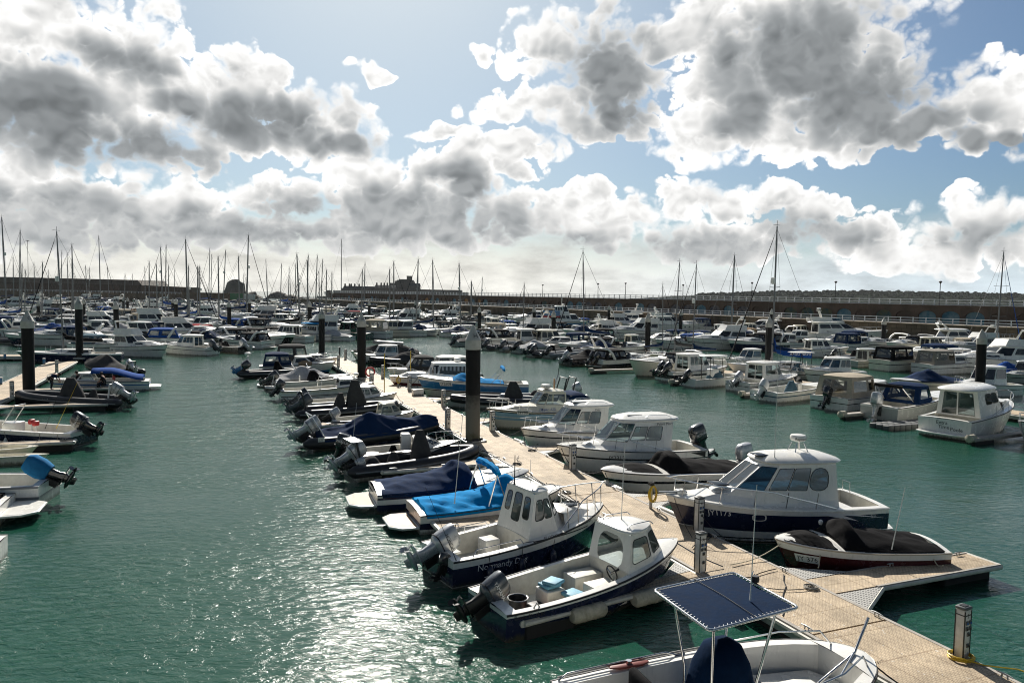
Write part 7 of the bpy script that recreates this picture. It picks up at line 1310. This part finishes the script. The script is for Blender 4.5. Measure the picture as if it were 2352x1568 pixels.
for k, (x, y) in enumerate(((.27,.2),(.33,-.2))): mb = MB(); mb.rbox((S.x(x), y, 1.0), (.2,.35,.25), REDP, .06); mb.tube([(S.x(x), y, .3), (S.x(x), y, .95)], .04, ALU, 6); mb.build('seat', r, 40)
mb = MB(); mb.rbox((S.x(.42), 0, .6), (.7,.8,.8), WHITE, .06); mb.build('console', r, 40); mb = MB(); mb.tube([(S.x(.42)+.3, .4, .9), (S.x(.42)-.4, .35, 1.9), (S.x(.42)-.4, -.35, 1.9), (S.x(.42)+.3, -.4, .9)], .025, STEEL, 6); mb.build('console_frame', r, 60); whip(r, (S.x(.19), .5, .8), 2.6, (-1.1,.0), .012, RUBB, 'fishing_rod'); whip(r, (S.x(.15), .2, .8), 2.4, (-1.3,.1), .012, YEL, 'fishing_rod'); S.side_text('ORKNEY', .14, INKW, .10, .5, 1).build('model_lettering', r, 0)
r = empty('dinghy', at(('U1',-130,940), 0), R(8), 'weathered cream rowing dinghy at the left edge', 'dinghy'); S = Hull(4.6, 1.5, .5, .45, wt=.9, full=3.4, flare=.2); r.rotation_euler = (0,0,R(12)); hull_parts(r, S, [(1.,CREAM)], S.deck(.04, .92, .15, w=.16, m=CREAM, inner=CREAM, fl=CREAM), CREAM, .03)
r = empty('kayak', at(('U1',40,985), 0), R(12), 'cream moulded sit-on kayak lying against the rowing dinghy', 'kayak'); S = Hull(3.6, .85, .4, .36, wt=.6, full=2.4, flare=.1); hull_parts(r, S, [(1.,CREAM)], S.deck(.15, .75, .22, w=.12, m=CREAM, inner=CREAM, fl=CREAM), CREAM, .02)
r = empty('motor_boat', (0,0,0), 0, 'white and grey boat with bright blue cowl cover on its raised black outboard', 'boat'); ps = at(('U1',390,1225), .25); hd = R(192); Lx = 6.4; r.location = (ps.x+math.cos(hd)*Lx/2, ps.y+math.sin(hd)*Lx/2, 0); r.rotation_euler = (0,0,hd); S = Hull(Lx, 2.3, 1.0, .8, wt=.9, full=2.5); hull_parts(r, S, [(.45,GREYH),(.55,HYPG),(1.,WHITE)], S.deck(.04, .7, .25), HYPG, .05); outboard(r, (S.x(0)+.15, -.1, .75), 52, 1.35, OBK, cov=cloth('faded_blue_canvas', (.02,.15,.33)))
r = empty('jet_ski_dock', (0,0,0), 0, 'white swim platform of a black-seated boat in the left corner', 'boat'); ps = at(('U1',340,1330), .3); hd = R(200); Lx = 5.6; r.name = 'speedboat'; r.location = (ps.x+math.cos(hd)*(Lx/2+1.1), ps.y+math.sin(hd)*(Lx/2+1.1), 0); r.rotation_euler = (0,0,hd); S = Hull(Lx, 2.4, .9, .6, wt=.92, full=2.6); hull_parts(r, S, [(.5,WHITE),(1.,WHITE)], S.deck(.04, .6, .3), RUBB); platform(S, 1.1, .35, top=WHITE).build('swim_platform', r, 30); cover_mesh(S, .06, .6, [(0,.1),(.3,.3),(.6,.1)], CBLACK, seed=71).build('cover', r, 60)
r = empty('speedboat', (at(('D',-246,1318), 0)).to_tuple(), R(200), 'white stern corner just entering at the left edge', 'boat'); S = Hull(5., 2.2, .9, .6); hull_parts(r, S, [(1.,WHITE)], S.deck(.04, .6, .3), RUBB)
# people on the left pontoon
def person(label, p, z, head, jts, cloth_m, legs_m, hair=(.03,.02,.015)):
    P = at(p, z); o = empty('person', (P.x, P.y, z), R(head), label, 'person')
    def skin(name, ed, mtl, par):
        names = list(dict.fromkeys([n for e in ed for n in e])); me = bpy.data.meshes.new(name); me.from_pydata([jts[n][0] for n in names], [(names.index(a), names.index(b)) for a, b in ed], []); ob = bpy.data.objects.new(name, me); C.objects.link(ob); ob.parent = par; me.materials.append(mtl)
        sk = ob.modifiers.new('skin', 'SKIN'); sk.use_smooth_shade = True
        for i, n in enumerate(names):
            rr = jts[n][1]*(1.12 if name in ('jacket','trousers') else 1); me.skin_vertices[0].data[i].radius = (rr, rr)
        me.skin_vertices[0].data[0].use_root = True; sb = ob.modifiers.new('sub', 'SUBSURF'); sb.levels = 1; sb.render_levels = 1; return ob
    body = [('pelvis','chest'),('chest','neck'),('neck','head'),('chest','sl'),('sl','el'),('el','hl'),('chest','sr'),('sr','er'),('er','hr'),('pelvis','tl'),('tl','kl'),('kl','fl'),('fl','ol'),('pelvis','tr'),('tr','kr'),('kr','fr'),('fr','or')]
    b = skin('body', body, SKIN, o); j = skin('jacket', [('pelvis','chest'),('chest','sl'),('sl','el'),('chest','sr'),('sr','er')], cloth_m, b); t = skin('trousers', [('pelvis','tl'),('tl','kl'),('kl','fl'),('pelvis','tr'),('tr','kr'),('kr','fr')], legs_m, b)
    hd = V(jts['head'][0]); mb = MB(); mb.lathe([(.02,.13),(.075,.115),(.11,.05),(.115,-.01),(.10,-.05)], mat('dark_hair', hair, .8), 10, hd+V((-.012,0,.03))); mb.build('hair', b, 60)
    mb = MB(); mb.lathe([(.005,.05),(.02,0),(.004,-.02)], SKIN, 6, hd+V((.105,0,-.02)))
    for y in (.04,-.04): mb.box(hd+V((.095, y, .02)), (.012,.022,.012), INK)
    mb.build('face', b, 40)
    mb = MB()
    for hn in ('hl','hr'):
        h_ = V(jts[hn][0]); mb.rbox(h_-V((0,0,.03)), (.07,.035,.08), SKIN, .015)
        for k in range(4): mb.tube([h_+V((.028-.018*k,0,-.06)), h_+V((.03-.018*k,.006,-.10)), h_+V((.02-.018*k,.012,-.125+.006*abs(k-1)))], .008, SKIN, 5)
        mb.tube([h_+V((.035,0,-.03)), h_+V((.06,.01,-.07))], .009, SKIN, 5)
    mb.build('hand', b, 50); return o
BEND = dict(pelvis=((0,0,.92),.15),chest=((.38,0,1.12),.16),neck=((.52,0,1.14),.06),head=((.62,0,1.10),.10),sl=((.40,.19,1.10),.07),el=((.46,.24,.84),.05),hl=((.55,.18,.62),.035),sr=((.40,-.19,1.10),.07),er=((.50,-.24,.84),.05),hr=((.62,-.16,.64),.035),tl=((-.02,.10,.86),.10),kl=((.06,.13,.48),.07),fl=((-.04,.15,.08),.05),ol=((.12,.17,.04),.045),tr=((-.02,-.10,.86),.10),kr=((.10,-.12,.48),.07),fr=((.05,-.14,.08),.05),**{'or':((.22,-.15,.04),.045)})
SIT = dict(pelvis=((0,0,.45),.15),chest=((.10,0,.90),.16),neck=((.16,0,1.06),.06),head=((.21,0,1.18),.10),sl=((.10,.20,.96),.07),el=((.22,.25,.70),.05),hl=((.42,.15,.62),.035),sr=((.10,-.20,.96),.07),er=((.22,-.25,.70),.05),hr=((.42,-.15,.60),.035),tl=((.08,.11,.45),.10),kl=((.45,.14,.47),.07),fl=((.42,.15,.08),.05),ol=((.58,.16,.04),.045),tr=((.08,-.11,.45),.10),kr=((.45,-.14,.47),.07),fr=((.42,-.15,.08),.05),**{'or':((.58,-.16,.04),.045)})
person('person in dark navy clothes bending forward on the left finger pontoon', ('U1',400,408), .46, 10, BEND, CNAVY, mat('dark_trousers', (.015,.017,.025), .9))
person('person in black seated in the stern below the royal blue awning', ('U1',820,405), .28, 190, SIT, mat('black_jacket', (.012,.012,.014), .9), mat('dark_trousers', (.015,.017,.025), .9), (.35,.33,.3))
person('person in black crouched amidships between grey cone and blue awning', ('U1',625,395), .28, 200, SIT, mat('black_jacket', (.012,.012,.014), .9), mat('dark_trousers', (.015,.017,.025), .9))
# ---------------- line of boats beyond the left channel
LFT = [
 ('sport', 'white sports cruiser with dark blue torn canopy behind the second left pile', ('T1',960,1300), -22, dict(L=9., zb=1.6, zs=1.2, can=CTEAL)),
 ('fly', 'old white cabin cruiser with flat roof and pale bow at the channel edge', ('T1',1290,1320), -25, dict(L=9., B=3., zb=1.6, zs=1.1)),
 ('cabin', 'white cabin boat with green tinted windows and grey outboard at the channel edge', ('T1',1720,1300), 165, dict(L=7.6, zb=1.3, zs=1., gm=GLASSB, side_n=3, ob=OB1(OGR, 42, 1.4))),
 ('cabin', 'white rounded cruiser with dark windscreen behind the old flat-roofed cruiser', ('T1',1330,1170), -20, dict(L=9.6, zb=1.6, zs=1.2, h=1.5)),
 ('sport', 'white cruiser with dark red canopy and pale arch', ('T1',1740,1150), 160, dict(L=9.4, zb=1.5, zs=1.2, can=CRED)),
 ('cov', 'white boat under a crumpled green tarpaulin', ('T1',1450,1075), -15, dict(L=8., can=CGREEN, zb=1.4, zs=1.1)),
 ('sport', 'white cruiser with black sprayhood and stern frame at the left channel corner', ('T1',2220,1240), 160, dict(L=9., zb=1.4, zs=1.1, can=CBLACK)),
 ('open', 'dark low boat with large silver outboard below the red canopy', ('T1',2040,1280), 160, dict(L=7., can=CBLACK, m=BLACKG, ob=OB1(OSI, 40, 1.6), rail=False)),
 ('cabin', 'small white motor cruiser with long dark windows right of the second left pile', ('T1',640,1100), -15, dict(L=9.4, zb=1.5, zs=1.1)),
 ('sport', 'large cream sports cruiser with long pale bow left of the second left pile', ('T1',400,1055), -8, dict(L=12., B=3.6, zb=1.8, zs=1.4, can=None)),
 ('cabin', 'white trawler cabin boat with open black wheelhouse behind the third left pile', ('T1',1200,1060), 172, dict(L=10., B=3.2, zb=1.6, zs=1.3, side_n=3)),
 ('sport', 'dark-hulled white cruiser with long sloping foredeck at the channel bend', ('T2',390,975), -15, dict(L=9.6, zb=1.6, zs=1.2, band=[(.75,BLACKG),(1.,WHITE)], can=CBLACK)),
 ('cabin', 'white cabin cruiser with striped windows and black round fenders', ('T2',560,960), 165, dict(L=8.4, zb=1.4, zs=1.1, side_n=3, h=1.5)),
 ('cabin', 'white wheelhouse boat with bright blue roof by the first pontoon pile', ('T2',770,940), 170, dict(L=9., zb=1.4, zs=1.1, side_n=4)),
 ('open', 'dark green workboat with a little wheelhouse left of the second pontoon pile', ('T2',1080,930), 170, dict(L=10., zb=1.4, zs=1.1, m=GREENH, can=CBLACK, rail=False)),
 ('sport', 'white sports cruiser with navy waterline band right of the second pontoon pile', ('T2',1490,905), -4, dict(L=11., zb=1.6, zs=1.2, band=[(.3,WHITE),(.6,NAVY),(1.,WHITE)], can=None)),
 ('sport', 'white cruiser with pale green-lined canopy right of the navy banded cruiser', ('T2',1740,880), -8, dict(L=10., zb=1.7, zs=1.3, can=CGREEN)),
 ('tent', 'grey canopied boat with clear panels beyond the open water by the H pile', ('T2',1920,870), 170, dict(L=8., can=CGREY)),
 ('cov', 'white sports boat on a pontoon by the first pontoon pile', ('T2',980,945), 170, dict(L=7.4, can=CSILV, rail=False)),
 ('fly', 'white flybridge cruiser with navy hood beneath the castle', ('T2',1900,700), 175, dict(L=12., can=CNAVY)),
 ('sport', 'long white sports yacht by the quay beneath the castle', ('T2',1880,750), -5, dict(L=13., zb=1.8, zs=1.4, can=None)),
 ('cabin', 'white cruiser with red canvas top left of the second pontoon pile', ('T2',1160,760), 170, dict(L=9., can=None)),
 ('tent', 'boat with navy canvas box tent and yellow side in the left middle field', ('T2',400,800), 170, dict(L=8., can=CNAVY, band=[(.8,mat('yellow_gelcoat', (.5,.36,.02), .3)),(1.,WHITE)])),
 ('fly', 'white trawler cabin boat left of the pile beneath the castle', ('T2',1120,690), 170, dict(L=11., zb=1.8, zs=1.4)),
 ('cov', 'white boat with tan cover roof in the left field', ('T1',1260,960), -10, dict(L=10., can=CTAN, zb=1.8, zs=1.4)),
]
BX = {}
for k, lb, p, hd, o in LFT: BX[lb] = put(k, lb, p, hd, **o)
r, S = BX['white wheelhouse boat with bright blue roof by the first pontoon pile']; mb = MB(); slab(mb, [V((S.x(.2), 1.25, 0)), V((S.x(.62), 1.15, 0)), V((S.x(.62), -1.15, 0)), V((S.x(.2), -1.25, 0))], 2.72, .1, .08, .12, CBLUE); mb.build('roof_cover', r, 40)
r, S = BX['white cruiser with red canvas top left of the second pontoon pile']; mb = MB(); slab(mb, [V((S.x(.2), 1.3, 0)), V((S.x(.62), 1.2, 0)), V((S.x(.62), -1.2, 0)), V((S.x(.2), -1.3, 0))], 2.48, .1, .10, .2, CRED); mb.build('roof_cover', r, 40)
r, S = BX['dark green workboat with a little wheelhouse left of the second pontoon pile']; H = house(S, .3, .52, 1.7, rf=.2, wf=.7, nose=.8, gm=SMOKE, m=GREENH); put_house(r, H, 'wheelhouse')

# ================================================================== far field: kinds built once, then copied
rnd = random.Random(23)
def proto(kind, nm, desc, **k):
    r = empty(nm, (0,0,-50), 0); make(kind, r, lo=True, **k); return (r, nm, desc, k.get('L', 7.), tree(r))
PR = [
 proto('cabin', 'cabin_cruiser', 'white wheelhouse boat', L=7.4, zb=1.35, zs=1.),
 proto('cov', 'covered_boat', 'navy covered boat', L=7., can=CNAVY, zb=1.2, zs=.9, rail=False),
 proto('sport', 'sports_cruiser', 'white arch cruiser', L=9.2, zb=1.5, zs=1.15, can=None),
 proto('fly', 'flybridge_cruiser', 'white flybridge cruiser', L=11., zb=1.8, zs=1.4, rad=True),
 proto('tent', 'cabin_cruiser', 'navy-tented cruiser', L=8.4, can=CNAVY, zb=1.4, zs=1.1),
 proto('cov', 'covered_boat', 'grey covered boat', L=7.2, can=CGREY, zb=1.2, zs=.9, rail=False),
 proto('sport', 'sports_cruiser', 'dark-hulled arch cruiser', L=9.6, zb=1.5, zs=1.15, can=CBLACK, band=[(.7,NAVY),(1.,WHITE)]),
 proto('cabin', 'cabin_cruiser', 'cream cabin boat', L=7.8, zb=1.4, zs=1.05, m=CREAM, side_n=2),
 proto('cov', 'covered_boat', 'silver covered boat', L=7., can=CSILV, zb=1.2, zs=.9, rail=False),
 proto('tent', 'cabin_cruiser', 'beige-tented cruiser', L=8.2, can=CBEIGE, zb=1.4, zs=1.1),
 proto('rib', 'inflatable_boat', 'dark inflatable', L=6.6, can=CBLACK, ob=OB1(OBK)),
 proto('cov', 'covered_boat', 'royal blue covered boat', L=6.8, can=CROYAL, zb=1.2, zs=.9, rail=False),
 proto('sport', 'sports_cruiser', 'blue-canopied arch cruiser', L=9., zb=1.5, zs=1.15, can=CROYAL),
 proto('sport', 'sports_cruiser', 'black-canopied arch cruiser', L=8.8, zb=1.4, zs=1.1, can=CBLACK, ob=OB2(OBK)),
 proto('open', 'open_boat', 'dark-covered open boat', L=7., zb=1.2, zs=.9, can=CBLACK, ob=OB1(OBK)),
]
used = [False]*len(PR); GRP = {}
ORD = 'first second third fourth fifth sixth seventh eighth ninth tenth eleventh twelfth thirteenth fourteenth fifteenth sixteenth seventeenth eighteenth nineteenth twentieth'.split()
WT = [5,2,5,4,3,2,3,3,2,2,2,1,2,4,3]
def far_boat(i, P, head, s, label, grp):
    r0, nm, desc, L, ch = PR[i]
    if not used[i]: o = r0; used[i] = True
    else: o = copy_tree(r0, ch)
    o.location = (P.x, P.y, 0); o.rotation_euler = (0, 0, R(head)); o.scale = (s, s, s); tag(o, label, nm.replace('_', ' '), grp); return o
ROWS = [('line behind the right-hand inflatables', (1070,783), (1480,824), 50), ('row past the passenger boat', (1180,741), (1640,764), 46), ('row under the quay wall', (1640,772), (1900,778), 52), ('row past the right pile', (2280,872), (2352,880), 70), ('row behind the channel edge', (300,797), (640,790), 62), ('row behind the first pontoon pile', (640,783), (1000,768), 52), ('row beside the left cross pontoon', (20,790), (240,796), 60), # name, start px, end px, spacing px, headings
 ('row behind the left channel boats', (20,772), (640,781), 47), ('second row on the left', (0,750), (690,765), 40), ('middle left row', (0,733), (760,749), 36), ('fourth row on the left', (10,719), (820,737), 33),
 ('fifth row on the left', (0,708), (860,727), 31), ('sixth row on the left', (0,699), (880,718), 30), ('seventh row on the left', (20,692), (860,711), 29), ('last row under the left wall', (0,686), (640,700), 30),
 ('row left of the channel mouth', (690,772), (900,770), 45), ('centre row below the castle', (760,752), (1010,748), 40), ('far centre row below the castle', (880,735), (1180,738), 38), ('farthest row by the quay foot', (820,722), (1150,727), 34),
 ('first row right of the H pile', (1030,772), (1290,790), 46), ('row before the passenger boat', (1120,755), (1500,782), 48), ('row behind the passenger boat', (1000,742), (1160,748), 42),
 ('row below the white yachts', (1640,790), (1880,800), 55), ('row under the motor yachts', (1900,800), (2340,822), 62), ('row near the tallest mast', (1540,800), (1760,806), 52), ('third row at far right', (2040,840), (2340,862), 66)]
for nm, a, b, sp in ROWS:
    sp *= .84; n = int((b[0]-a[0])/sp); pick = [rnd.choices(range(len(PR)), WT)[0] for _ in range(n)]; cnt = {}
    for k in range(n):
        x = a[0]+(k+.5)*sp+rnd.uniform(-.2, .2)*sp; y = lerp(a[1], b[1], (x-a[0])/(b[0]-a[0]))+rnd.uniform(-1.6, 1.6); P = at(('D', x, y), 0)
        i = pick[k]; base = rnd.choice((22,202,202,-15,165)) if x < 1000 else rnd.choice((22,202,15,195)); cnt[i] = cnt.get(i, 0)+1
        lb = ('only %s in the %s' % (PR[i][2], nm)) if pick.count(i) == 1 else '%s %s from the left in the %s' % (ORD[cnt[i]-1], PR[i][2], nm)
        far_boat(i, P, base+rnd.uniform(-9, 9), rnd.uniform(.95, 1.25), lb, 'moored boats in the '+nm)
for u, p_ in zip(used, PR):
    if not u:
        for k in p_[4]: bpy.data.objects.remove(k)
# ------------------------------------------------------------------ sailing yachts, one for each mast
MASTM = mat('mast_alloy', (.20,.20,.20), .4, .5, var=.15); WIRE = mat('rigging_wire', (.10,.10,.10), .5, .3)
ONES = ['', 'first','second','third','fourth','fifth','sixth','seventh','eighth','ninth','tenth','eleventh','twelfth','thirteenth','fourteenth','fifteenth','sixteenth','seventeenth','eighteenth','nineteenth']
TENS = {20:'twent',30:'thirt',40:'fort',50:'fift',60:'sixt',70:'sevent'}
def ordw(n): return ONES[n] if n < 20 else (TENS[n//10*10]+('ieth' if n % 10 == 0 else 'y-'+ONES[n % 10]))
def sail_hull(r, L, band, can, trunk=SMOKE):
    S = Hull(L, L*.31, 1.15, .85, wt=.7, full=2.1, flare=.35, rake=L*.12); hull_parts(r, S, band, S.deck(.06, .28, .4), STEEL, .025); c = house(S, .28, .74, .38, rf=1.0, wf=.66, nose=.5, side=((.1,.35,.45,.8,.06),(.52,.35,.9,.8,.06)), quarter=(), front=(), over=.02, th=.03, gm=trunk); put_house(r, c, 'coachroof')
    b = MB(); x = S.x(.56); b.tube([(x, 0, 2.1), (x-L*.38, 0, 2.0)], .06, MASTM, 6); bo = b.build('boom', r, 60); cv = MB(); cv.tube([(x, 0, 2.9), (x-.3, 0, 2.45), (x-L*.15, 0, 2.28), (x-L*.37, 0, 2.12)], [.12,.24,.19,.10], can, 8); cv.build('sail_cover', bo, 60); pulpit(S, .86, .99, .55, .02, n=2).build('bow_rail', r, 60); pulpit_ = MB()
    for t in (.1,.3,.5,.7,.85):
        for sd in (1,-1): pulpit_.tube([(S.x(t), sd*(S.hb(t)-.08), S.z(t)), (S.x(t), sd*(S.hb(t)-.08), S.z(t)+.6)], .015, STEEL, 4)
    pulpit_.build('stanchion', r, 0); return S
SP = []
for k, (band, can) in enumerate((([(.15,NAVY),(1.,WHITE)], CNAVY), ([(.85,NAVY),(1.,WHITE)], CBLACK), ([(.1,RED),(1.,WHITE)], CROYAL), ([(1.,CREAM)], CGREY))):
    r = empty('sailing_yacht', (0,0,-60), 0); sail_hull(r, 9.5, band, can); SP.append((r, tree(r)))
sused = [False]*4
MASTS = [(('T1',15,40),('T1',62,900)),(('T1',120,400),('T1',126,800)),(('T1',185,160),('T1',182,880)),(('T1',312,460),('T1',320,790)),(('T1',443,525),('T1',450,790)),(('T1',520,175),('T1',583,1238)),(('T1',568,350),('T1',560,800)),(('T1',616,370),('T1',628,800)),(('T1',660,295),('T1',674,905)),(('T1',785,487),('T1',803,820)),(('T1',822,510),('T1',816,790)),(('T1',907,215),('T1',926,840)),(('T1',985,490),('T1',1003,790)),(('T1',1217,565),('T1',1213,790)),(('T1',1330,500),('T1',1335,810)),(('T1',1475,320),('T1',1495,890)),(('T1',1526,300),('T1',1520,870)),(('T1',1548,490),('T1',1550,880)),(('T1',1605,520),('T1',1602,800)),(('T1',1705,245),('T1',1725,960)),(('T1',1826,500),('T1',1820,800)),(('T1',1927,330),('T1',1918,830)),(('T1',1946,385),('T1',1936,820)),(('T1',2073,345),('T1',2050,860)),(('T1',2190,400),('T1',2203,930)),(('T1',2282,210),('T1',2265,940)),
 (('T2',375,200),('T2',391,600)),(('T2',520,240),('T2',508,620)),(('T2',590,270),('T2',580,610)),(('T2',645,240),('T2',655,650)),(('T2',660,150),('T2',690,815)),(('T2',765,160),('T2',753,680)),(('T2',848,165),('T2',830,660)),(('T2',898,200),('T2',880,640)),(('T2',1070,15),('T2',1068,610)),(('T2',1287,230),('T2',1275,650)),(('T2',1512,290),('T2',1512,815)),(('T2',1775,200),('T2',1758,800)),
 (('T3',83,235),('T3',98,800)),(('T3',200,405),('T3',196,710)),(('T3',298,365),('T3',284,660)),(('T3',682,425),('T3',670,880)),(('T3',1222,115),('T3',1232,925)),(('T3',1955,430),('T3',1955,1010)),(('T3',2110,225),('T3',2062,1030)),(('T3',2264,245),('T3',2228,1060)),
 (('T4',575,175),('T4',540,950)),(('D',1785,520),('D',1773,830)),(('T5',1327,105),('T5',1265,890))]
SPEC = {5:'dark-striped sailing yacht with leaning mast just left of the second left pile',42:'sailing yacht with tall dark mast and open blue cover right of the passenger boat',47:'sailing yacht with the tallest mast and blue boom cover lettered ARGO NAVIS',48:'sailing yacht with blue furled foresail leaning beside the right pile',45:'sailing yacht with slack navy sail cover low beside the dark tent boat'}
EX = []
for k in range(24):
    x = rnd.uniform(5, 1120); yw = rnd.uniform(697, 735)+x*.016; P = at(('D', x, yw), 1.5); EX.append((('D', x+rnd.uniform(-3, 3), yw-(rnd.uniform(11., 15.5)-1.5)*FPX/P.y), ('D', x, yw)))
ALLM = sorted([(t, f, k) for k, (t, f) in enumerate(MASTS)]+[(t, f, 100+k) for k, (t, f) in enumerate(EX)], key=lambda a: q(a[0])[0])
for rank, (tip, foot, k) in enumerate(ALLM):
    F_ = at(foot, 1.55); hd = rnd.choice((22,202,200,18)) if k not in (5, 42, 47, 48) else {5:200,42:160,47:188,48:15}[k]; top = atY(tip, F_.y); hgt = top.z; ch_ = {5:1,47:0,48:0,42:0,45:0}.get(k, rnd.choices((0,1,2,3), (4,1,2,3))[0])
    s = max(.8, min(1.5, hgt/13.)); h = R(hd); L = 9.5*s; mx = .06*L
    r0, ch = SP[ch_]
    if not sused[ch_]: r = r0; sused[ch_] = True
    else: r = copy_tree(r0, ch)
    r.location = (F_.x-mx*math.cos(h), F_.y-mx*math.sin(h), 0); r.rotation_euler = (0,0,h); r.scale = (s,s,s)
    lb = SPEC.get(k) or 'sailing yacht under the %s mast counted from the left' % ordw(rank+1); tag(r, lb, 'sailing yacht', 'sailing yachts with bare masts')
    # the mast and its rigging, in the yacht's own frame
    inv = Matrix.Rotation(-h, 3, 'Z'); d = inv@(top-V((r.location.x, r.location.y, 0))); tp = d/s; ft = V((mx/s, 0, 1.3)); m_ = MB(); rm = .09 if F_.y < 120 else .14; m_.tube([ft, ft.lerp(tp, .7), tp], [rm, rm*.85, rm*.6], MASTM, 6); 
    for f in ((.55,) if k % 2 else (.4,.68)):
        c = ft.lerp(tp, f); m_.tube([c+V((0,.9,.05)), c, c+V((0,-.9,.05))], .03, MASTM, 4)
    m_.tube([tp, tp+V((0,0,.5))], .02, MASTM, 4); m_.tube([tp+V((-.3,0,.1)), tp+V((.35,0,.15))], .02, MASTM, 4)
    if k in (0, 23, 25, 38, 47) or k % 5 == 0: c = ft.lerp(tp, .6)+V((.18,0,0)); m_.lathe([(.05,-.3),(.2,-.25),(.2,.25),(.05,.3)], WHITE, 8, c)
    m_.build('mast', r, 60); g = MB(); wr = .013 if F_.y < 100 else .022
    for q_ in (V((9.5*.49,0,1.15)), V((-9.5*.49,0,.9))): g.tube([tp*.985+ft*.015, q_], wr, WIRE, 4)
    c = ft.lerp(tp, .55)
    for sd in (1,-1): g.tube([tp*.97+ft*.03, c+V((0,sd*.9,.05)), V((ft.x-.1, sd*1.35, .95))], wr*.8, WIRE, 4)
    if k % 2 == 1 or k in (8, 42, 48): g.tube([ft.lerp(tp, .92)+V((.25,0,0)), V((9.5*.47,0,1.5))], [.025,.05], CBLACK if k != 48 else CROYAL, 6)
    g.build('rigging', r, 60)
    if k == 47:
        x0 = ft.x; mb = MB(); pts = [V((x0-.1,0,3.3)), V((x0-.35,0,2.6)), V((x0-1.2,0,2.35)), V((x0-3.6,0,2.15))]; mb.grid([[p+V((0,.22,-.55 if i else -.9)), p+V((0,.16,.0)), p+V((0,0,.12)), p+V((0,-.16,0)), p+V((0,-.22,-.55 if i else -.9))] for i, p in enumerate(pts)], CROYAL); w_ = text_w('ARGO NAVIS', .34)
        for sd in (1,-1): text_on(mb, 'ARGO NAVIS', .34, INKW, lambda x, y, sd=sd: (x0-2.5+(-sd)*(x-w_/2), sd*.25, 1.86+y))
        mb.build('boom_cover', r, 60)
for u, (r0, ch) in zip(sused, SP):
    if not u:
        for o_ in ch: bpy.data.objects.remove(o_)

# bow lines from the moored boats to the main pontoon
for o in [x for x in bpy.data.objects if x.parent is None and x.type == 'EMPTY' and x.get('category')]:
    hull = next((k for k in o.children if k.name.startswith('hull')), None)
    if hull is None: continue
    h = o.rotation_euler.z; xs = max(v.co.x for v in hull.data.vertices); zs_ = max(v.co.z for v in hull.data.vertices if v.co.x > xs*.8); bw_ = V((o.location.x+xs*.96*math.cos(h), o.location.y+xs*.96*math.sin(h), 0)); s_, o_ = hs(bw_)
    if not (8 < s_ < 90 and 1.0 < abs(o_) < 2.6) or any(k.name.startswith('mooring_line') for k in o.children): continue
    M = Matrix.Translation(o.location)@Matrix.Rotation(h, 4, 'Z'); Mi = M.inverted(); e = 1.12*(1 if o_ > 0 else -1)
    lines(o, [((xs*.95, .1, zs_), Mi@Hw(s_+1.5, e, .56)), ((xs*.95, -.1, zs_), Mi@Hw(s_-1.3, e, .56))], ROPED, .016, sag=.12)

# ------------------------------------------------------------------ picture settings
sc.view_settings.view_transform = 'Standard'; sc.view_settings.look = 'None'; sc.view_settings.exposure = .6; sc.view_settings.gamma = 1.
sc.render.engine = 'CYCLES'; cy = sc.cycles; cy.max_bounces = 6; cy.diffuse_bounces = 2; cy.glossy_bounces = 3; cy.transmission_bounces = 4; cy.transparent_max_bounces = 10; cy.caustics_reflective = False; cy.caustics_refractive = False; cy.sample_clamp_indirect = 4.
cy.use_denoising = True; cy.denoising_prefilter = 'ACCURATE'; cy.sample_clamp_direct = 7.; cy.filter_width = 1.05; cy.use_adaptive_sampling = True; cy.adaptive_threshold = .012
